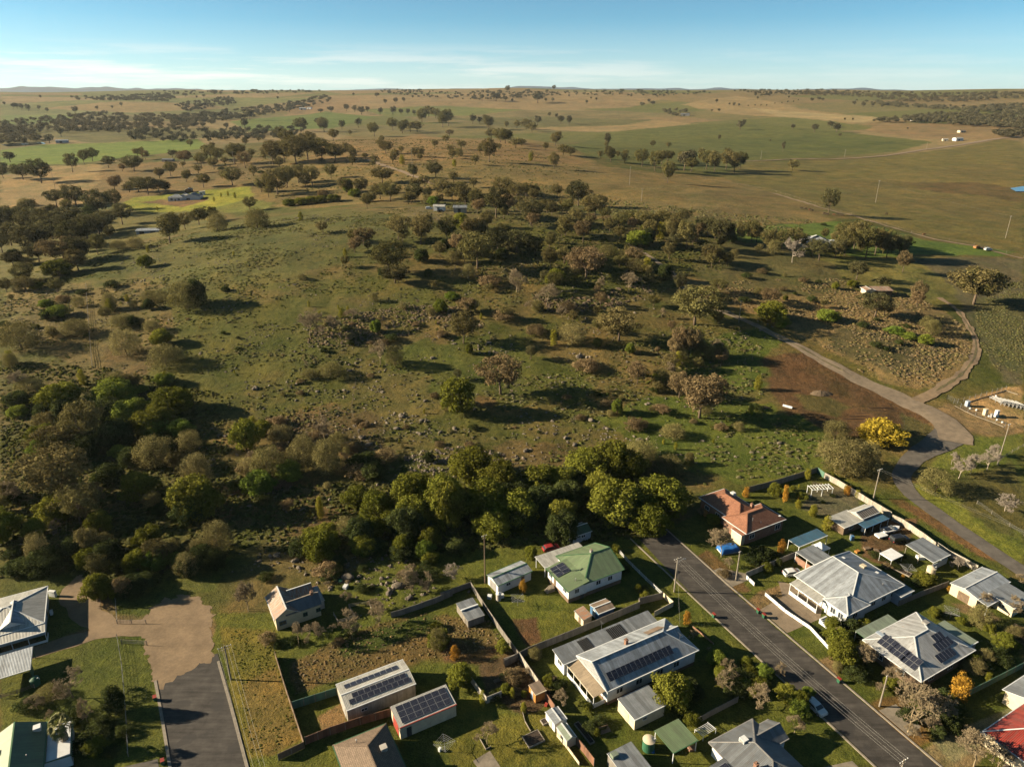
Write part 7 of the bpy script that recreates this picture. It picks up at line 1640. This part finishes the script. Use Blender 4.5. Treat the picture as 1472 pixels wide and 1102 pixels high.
# earth mound and soil rows in the red block
def heap(c, x, y, rx, ry, hh, mat, label, name='dirt_mound', cat='mound'):
    p = G(c, x, y); n = 20; th = np.linspace(0, 2*np.pi, n, endpoint=False); V = []; 
    for k, (f, zz) in enumerate(((1.,-.1),(.8,.25),(.55,.6),(.3,.85),(.05,1.))):
        q = f*(.8+.5*fbm(np.cos(th)*2+x, np.sin(th)*2+y, 5, 3)); V.append(np.stack([rx*q*np.cos(th), ry*q*np.sin(th), hh*zz*(.8+.4*fbm(np.cos(th)*3, np.sin(th)*3+k, 9, 3))], 1))
    V = np.concatenate(V); i = np.arange(4)[:, None]*n; j = np.arange(n)[None, :]; f_ = np.stack([i+j, i+(j+1) % n, i+n+(j+1) % n, i+n+j], -1).reshape(-1, 4)
    o = link(name, npmesh(name, V, f_, mat), None, p); return tag(o, label, cat)
heap('F', 600, 495, 3.8, 2.2, 1.1, 'soil_brown', 'brown earth mound in the middle of the red soil block'); heap('F', 350, 555, 2.5, 1.2, .6, 'stone', 'low rubble heap at the left of the red soil block')
for k in range(5):
    a = G('F', 690+k*28, 605-k*12+0); b = G('F', 745+k*28, 650-k*14); m = MB(); A_ = Vector(a); B_ = Vector(b); B_ = A_+(Vector(G('F', 800+k*6, 590+k*14))-Vector(G('F', 690+k*6, 590+k*14)))
    m.tube([Vector((0,0,0)), (B_-A_)*.5+Vector((0,0,.05)), B_-A_], [.16,.2,.12], 7); tag(m.build('soil_ridge', 'soil_red' if 'soil_red' in MAT else 'dirt', None, A_), '%s ridge of turned red soil from the left' % ORD[k], 'soil ridge', 'ridges of turned soil')
# ------------------------------------------------------------------ pipe yard at the right edge
CROP['H'] = (1340, 540, 11.02)
fence('chain_fence', GL('H', [(1165,225),(940,290),(400,440),(230,372)]), 1.8, 'metal', 'chain wire fence along the upper side of the pipe yard', 'wire', 3, 'metal')
fence('chain_fence', GL('H', [(230,372),(680,640),(1150,820)]), 1.8, 'metal', 'chain wire fence along the roadside of the pipe yard', 'wire', 3, 'metal')
fence('kerb_edging', GL('H', [(590,420),(900,325),(1165,240),(1350,300)]), .25, 'timber_grey', 'dark edging inside the pipe yard', 'solid', 4)
fence('kerb_edging', GL('H', [(360,480),(680,640),(1130,815)]), .2, 'concrete', 'pale concrete edging at the roadside of the pipe yard', 'solid', 4)
def cab(x, y, w, d, hh, mt, lb):
    m = MB(); m.box(-w/2,-d/2,0,w/2,d/2,hh); m2 = MB(); m2.box(-w/2-.05,-d/2-.05,hh,w/2+.05,d/2+.05,hh+.08); m3 = MB(); m3.box(-w*.42,-d/2-.03,.1,w*.42,-d/2+.01,hh*.92)
    p = G('H', x, y); o = empty('equipment_cabinet', p, R(20), lb, 'cabinet'); m.build('cabinet_body', mt, o); m2.build('cabinet_top', mt, o); m3.build('cabinet_door', mt, o)
cab(550, 480, 1.3, 1.1, 1.9, 'blue_board', 'grey-green cabinet on the tan pad of the pipe yard'); cab(830, 620, 1.2, 1.0, 2.2, 'cream', 'cream cabinet at the roadside of the pipe yard'); cab(1010, 650, 1.1, 1.0, 2.4, 'white', 'white cabinet right of the cream one'); cab(935, 660, .7, .7, 1.4, 'grey', 'small grey cabinet between the cream and white ones')
for k, (a, b) in enumerate(((1010,330),(990,360),(600,525),(700,550),(895,650),(1025,705),(1110,745))):
    m = MB(); m.lathe(0, 0, [(.3,0),(.34,.3),(.22,.55),(.05,.6)], 10); tag(m.build('marker_block', 'white', None, G('H', a, b)), '%s white marker block from the left in the pipe yard' % ORD[k], 'marker', 'white blocks in the pipe yard')
for r_ in range(7):
    p = G('H', 1060+r_*62, 440+r_*14); o = empty('pipe_rack', p, R(12), '%s grey pipe rack from the left in the pipe yard' % ORD[r_], 'pipe rack', 'grey pipe racks'); m = MB()
    for k in range(3): m.tube([(-.5+.5*k,-1.5,.9+.2*k),(-.5+.5*k,3.8,.9+.2*k)], .13, 8)
    m.tube([(-.6,-1.5,.4),(-.6,-1.5,1.5),(.6,-1.5,1.5)], .1, 8); m.build('pipes', 'metal', o); m = MB()
    for yy in (-1.2, 1, 3.4): m.box(-.7,yy-.08,0,-.58,yy+.08,1.4); m.box(.58,yy-.08,0,.7,yy+.08,1.4); m.box(-.7,yy-.06,.7,.7,yy+.06,.82)
    m.build('stand', 'grey', o); m = MB(); m.lathe(.6, -1.5, [(.25,1.5),(.25,1.56)], 12); m.build('valve_wheel', 'white', o)
# ------------------------------------------------------------------ palm
o = empty('fan_palm', (-76.3, 88.6, 0), 0, 'tall fan palm with shaggy grey trunk beside the green roofed house', 'palm tree')
m = MB(); m.tube([(0,0,-.1),(.05,0,2),(0,.05,4.4),(0,0,6.0)], [.42,.36,.34,.4], 12); m.build('trunk', 'bark_pale', o, smooth=True)
m = MB(); g_ = random.Random(5)
for k in range(46):
    a = k*2.4; el = g_.uniform(-.75, 1.25); st = Vector((0,0,6.0+.25*el)); d = Vector((math.cos(a)*math.cos(el), math.sin(a)*math.cos(el), math.sin(el))); ln = g_.uniform(1.0, 1.5); c0 = st+d*ln; side = d.cross(Vector((0,0,1))).normalized(); upv = side.cross(d)
    m.bar(st, c0, .05)
    for q in range(9):
        b_ = R(-70+140*q/8); t = (d*math.cos(b_)+side*math.sin(b_)).normalized(); e_ = c0+t*g_.uniform(.8, 1.1)-Vector((0,0,.22+.3*abs(math.sin(b_)))); w_ = (upv*.05+side*math.cos(b_)*.09-d*math.sin(b_)*.09)
        m.poly([c0-w_*.3, c0+t*.5+w_, e_, c0+t*.5-w_])
MAT['palm_leaf'] = mat_plain('palm_leaf', (.19,.185,.045), .7, .35, 3.); MAT['palm_dead'] = mat_plain('palm_dead', (.30,.24,.16), .9, .3, 3.)
m.build('fronds', 'palm_leaf', o); m = MB()
for k in range(60):
    a = k*2.4; z0 = 5.9-.05*k; m.poly([(math.cos(a)*.3,math.sin(a)*.3,z0),(math.cos(a+.3)*.62,math.sin(a+.3)*.62,z0-.5),(math.cos(a+.15)*.72,math.sin(a+.15)*.72,z0-1.2),(math.cos(a-.1)*.5,math.sin(a-.1)*.5,z0-.6)])
m.build('dead_fronds', 'palm_dead', o)
# ------------------------------------------------------------------ cattle
def cow_mesh():
    me = D.meshes.new('cow'); V = [(0,0,1.15),(.55,0,1.2),(.95,0,1.35),(1.25,0,1.3),(1.5,0,1.1),(-.5,0,1.2),(-.85,0,1.15),(-1.0,0,.7),(-1.02,0,.5)]
    E_ = [(0,1),(1,2),(2,3),(3,4),(0,5),(5,6),(6,7),(7,8)]; Rd = [.38,.36,.22,.17,.1,.38,.3,.04,.04]
    for s in (-1, 1):
        for b, x in ((1,.6),(6,-.75)):
            k = len(V); V += [(x,s*.2,.8),(x-(.06 if b == 6 else -.02),s*.22,.42),(x,s*.22,.02)]; E_ += [(b,k),(k,k+1),(k+1,k+2)]; Rd += [.15,.08,.07]
    k = len(V); V += [(1.22,.2,1.38),(1.22,-.2,1.38)]; E_ += [(3,k),(3,k+1)]; Rd += [.05,.05]
    me.from_pydata(V, E_, []); o = D.objects.new('cow', me); COL.objects.link(o); md = o.modifiers.new('s', 'SKIN')
    for v, r in zip(me.skin_vertices[0].data if me.skin_vertices else [], Rd): v.radius = (r, r)
    return o, Rd
co, Rd = cow_mesh()
if not co.data.skin_vertices:
    bpy.context.view_layer.update()
for v, r in zip(co.data.skin_vertices[0].data, Rd): v.radius = (r, r)
co.data.skin_vertices[0].data[0].use_root = True
ss = co.modifiers.new('u', 'SUBSURF'); ss.levels = 1; dg = bpy.context.evaluated_depsgraph_get(); cm = D.meshes.new_from_object(co.evaluated_get(dg)); D.objects.remove(co); cm.materials.clear()
MAT['hide'] = mat_plain('hide', (.055,.035,.025), .8, .4, 2.); MAT['hide_red'] = mat_plain('hide_red', (.20,.075,.035), .8, .3, 2.); cm.materials.append(MAT['hide'])
for k, (x, y) in enumerate(((515,630),(531,633),(549,637),(562,641),(612,654),(622,657),(655,659),(668,657),(680,659),(692,661),(1040,744),(880,655))):
    p = G('C', x, y); c_ = link('cow', cm, None, p, random.uniform(-.6, .6)+(math.pi if k % 3 == 0 else 0)); tag(c_, '%s dark grazing cow from the left beneath the lone gum tree fence line' % ORD[k], 'cow', 'cattle along the paddock fence')
    if k % 4 == 2: c_.material_slots[0].link = 'OBJECT'; c_.material_slots[0].material = MAT['hide_red']
# ------------------------------------------------------------------ labels that single out each plant, post and stone
def label_all():
    groups = {}
    for o, wds, px, py in PLANTED:
        if px is None: continue
        reg = next((r for r in REG if r[1]-400*(r[1] == 0) <= px < r[3]+400*(r[3] == 1472) and r[2] <= py < r[4]+600*(r[4] >= 1102)), None)
        groups.setdefault((wds, reg[0] if reg else 'on the hillside'), []).append((px, o))
    for (wds, reg), l in groups.items():
        l.sort(key=lambda t: t[0])
        for i, (px, o) in enumerate(l):
            if len(l) == 1: s = 'only %s %s' % (wds, reg)
            else: s = '%s %s from the left %s' % (ordw(i), wds, reg)
            o['label'] = s
label_all()
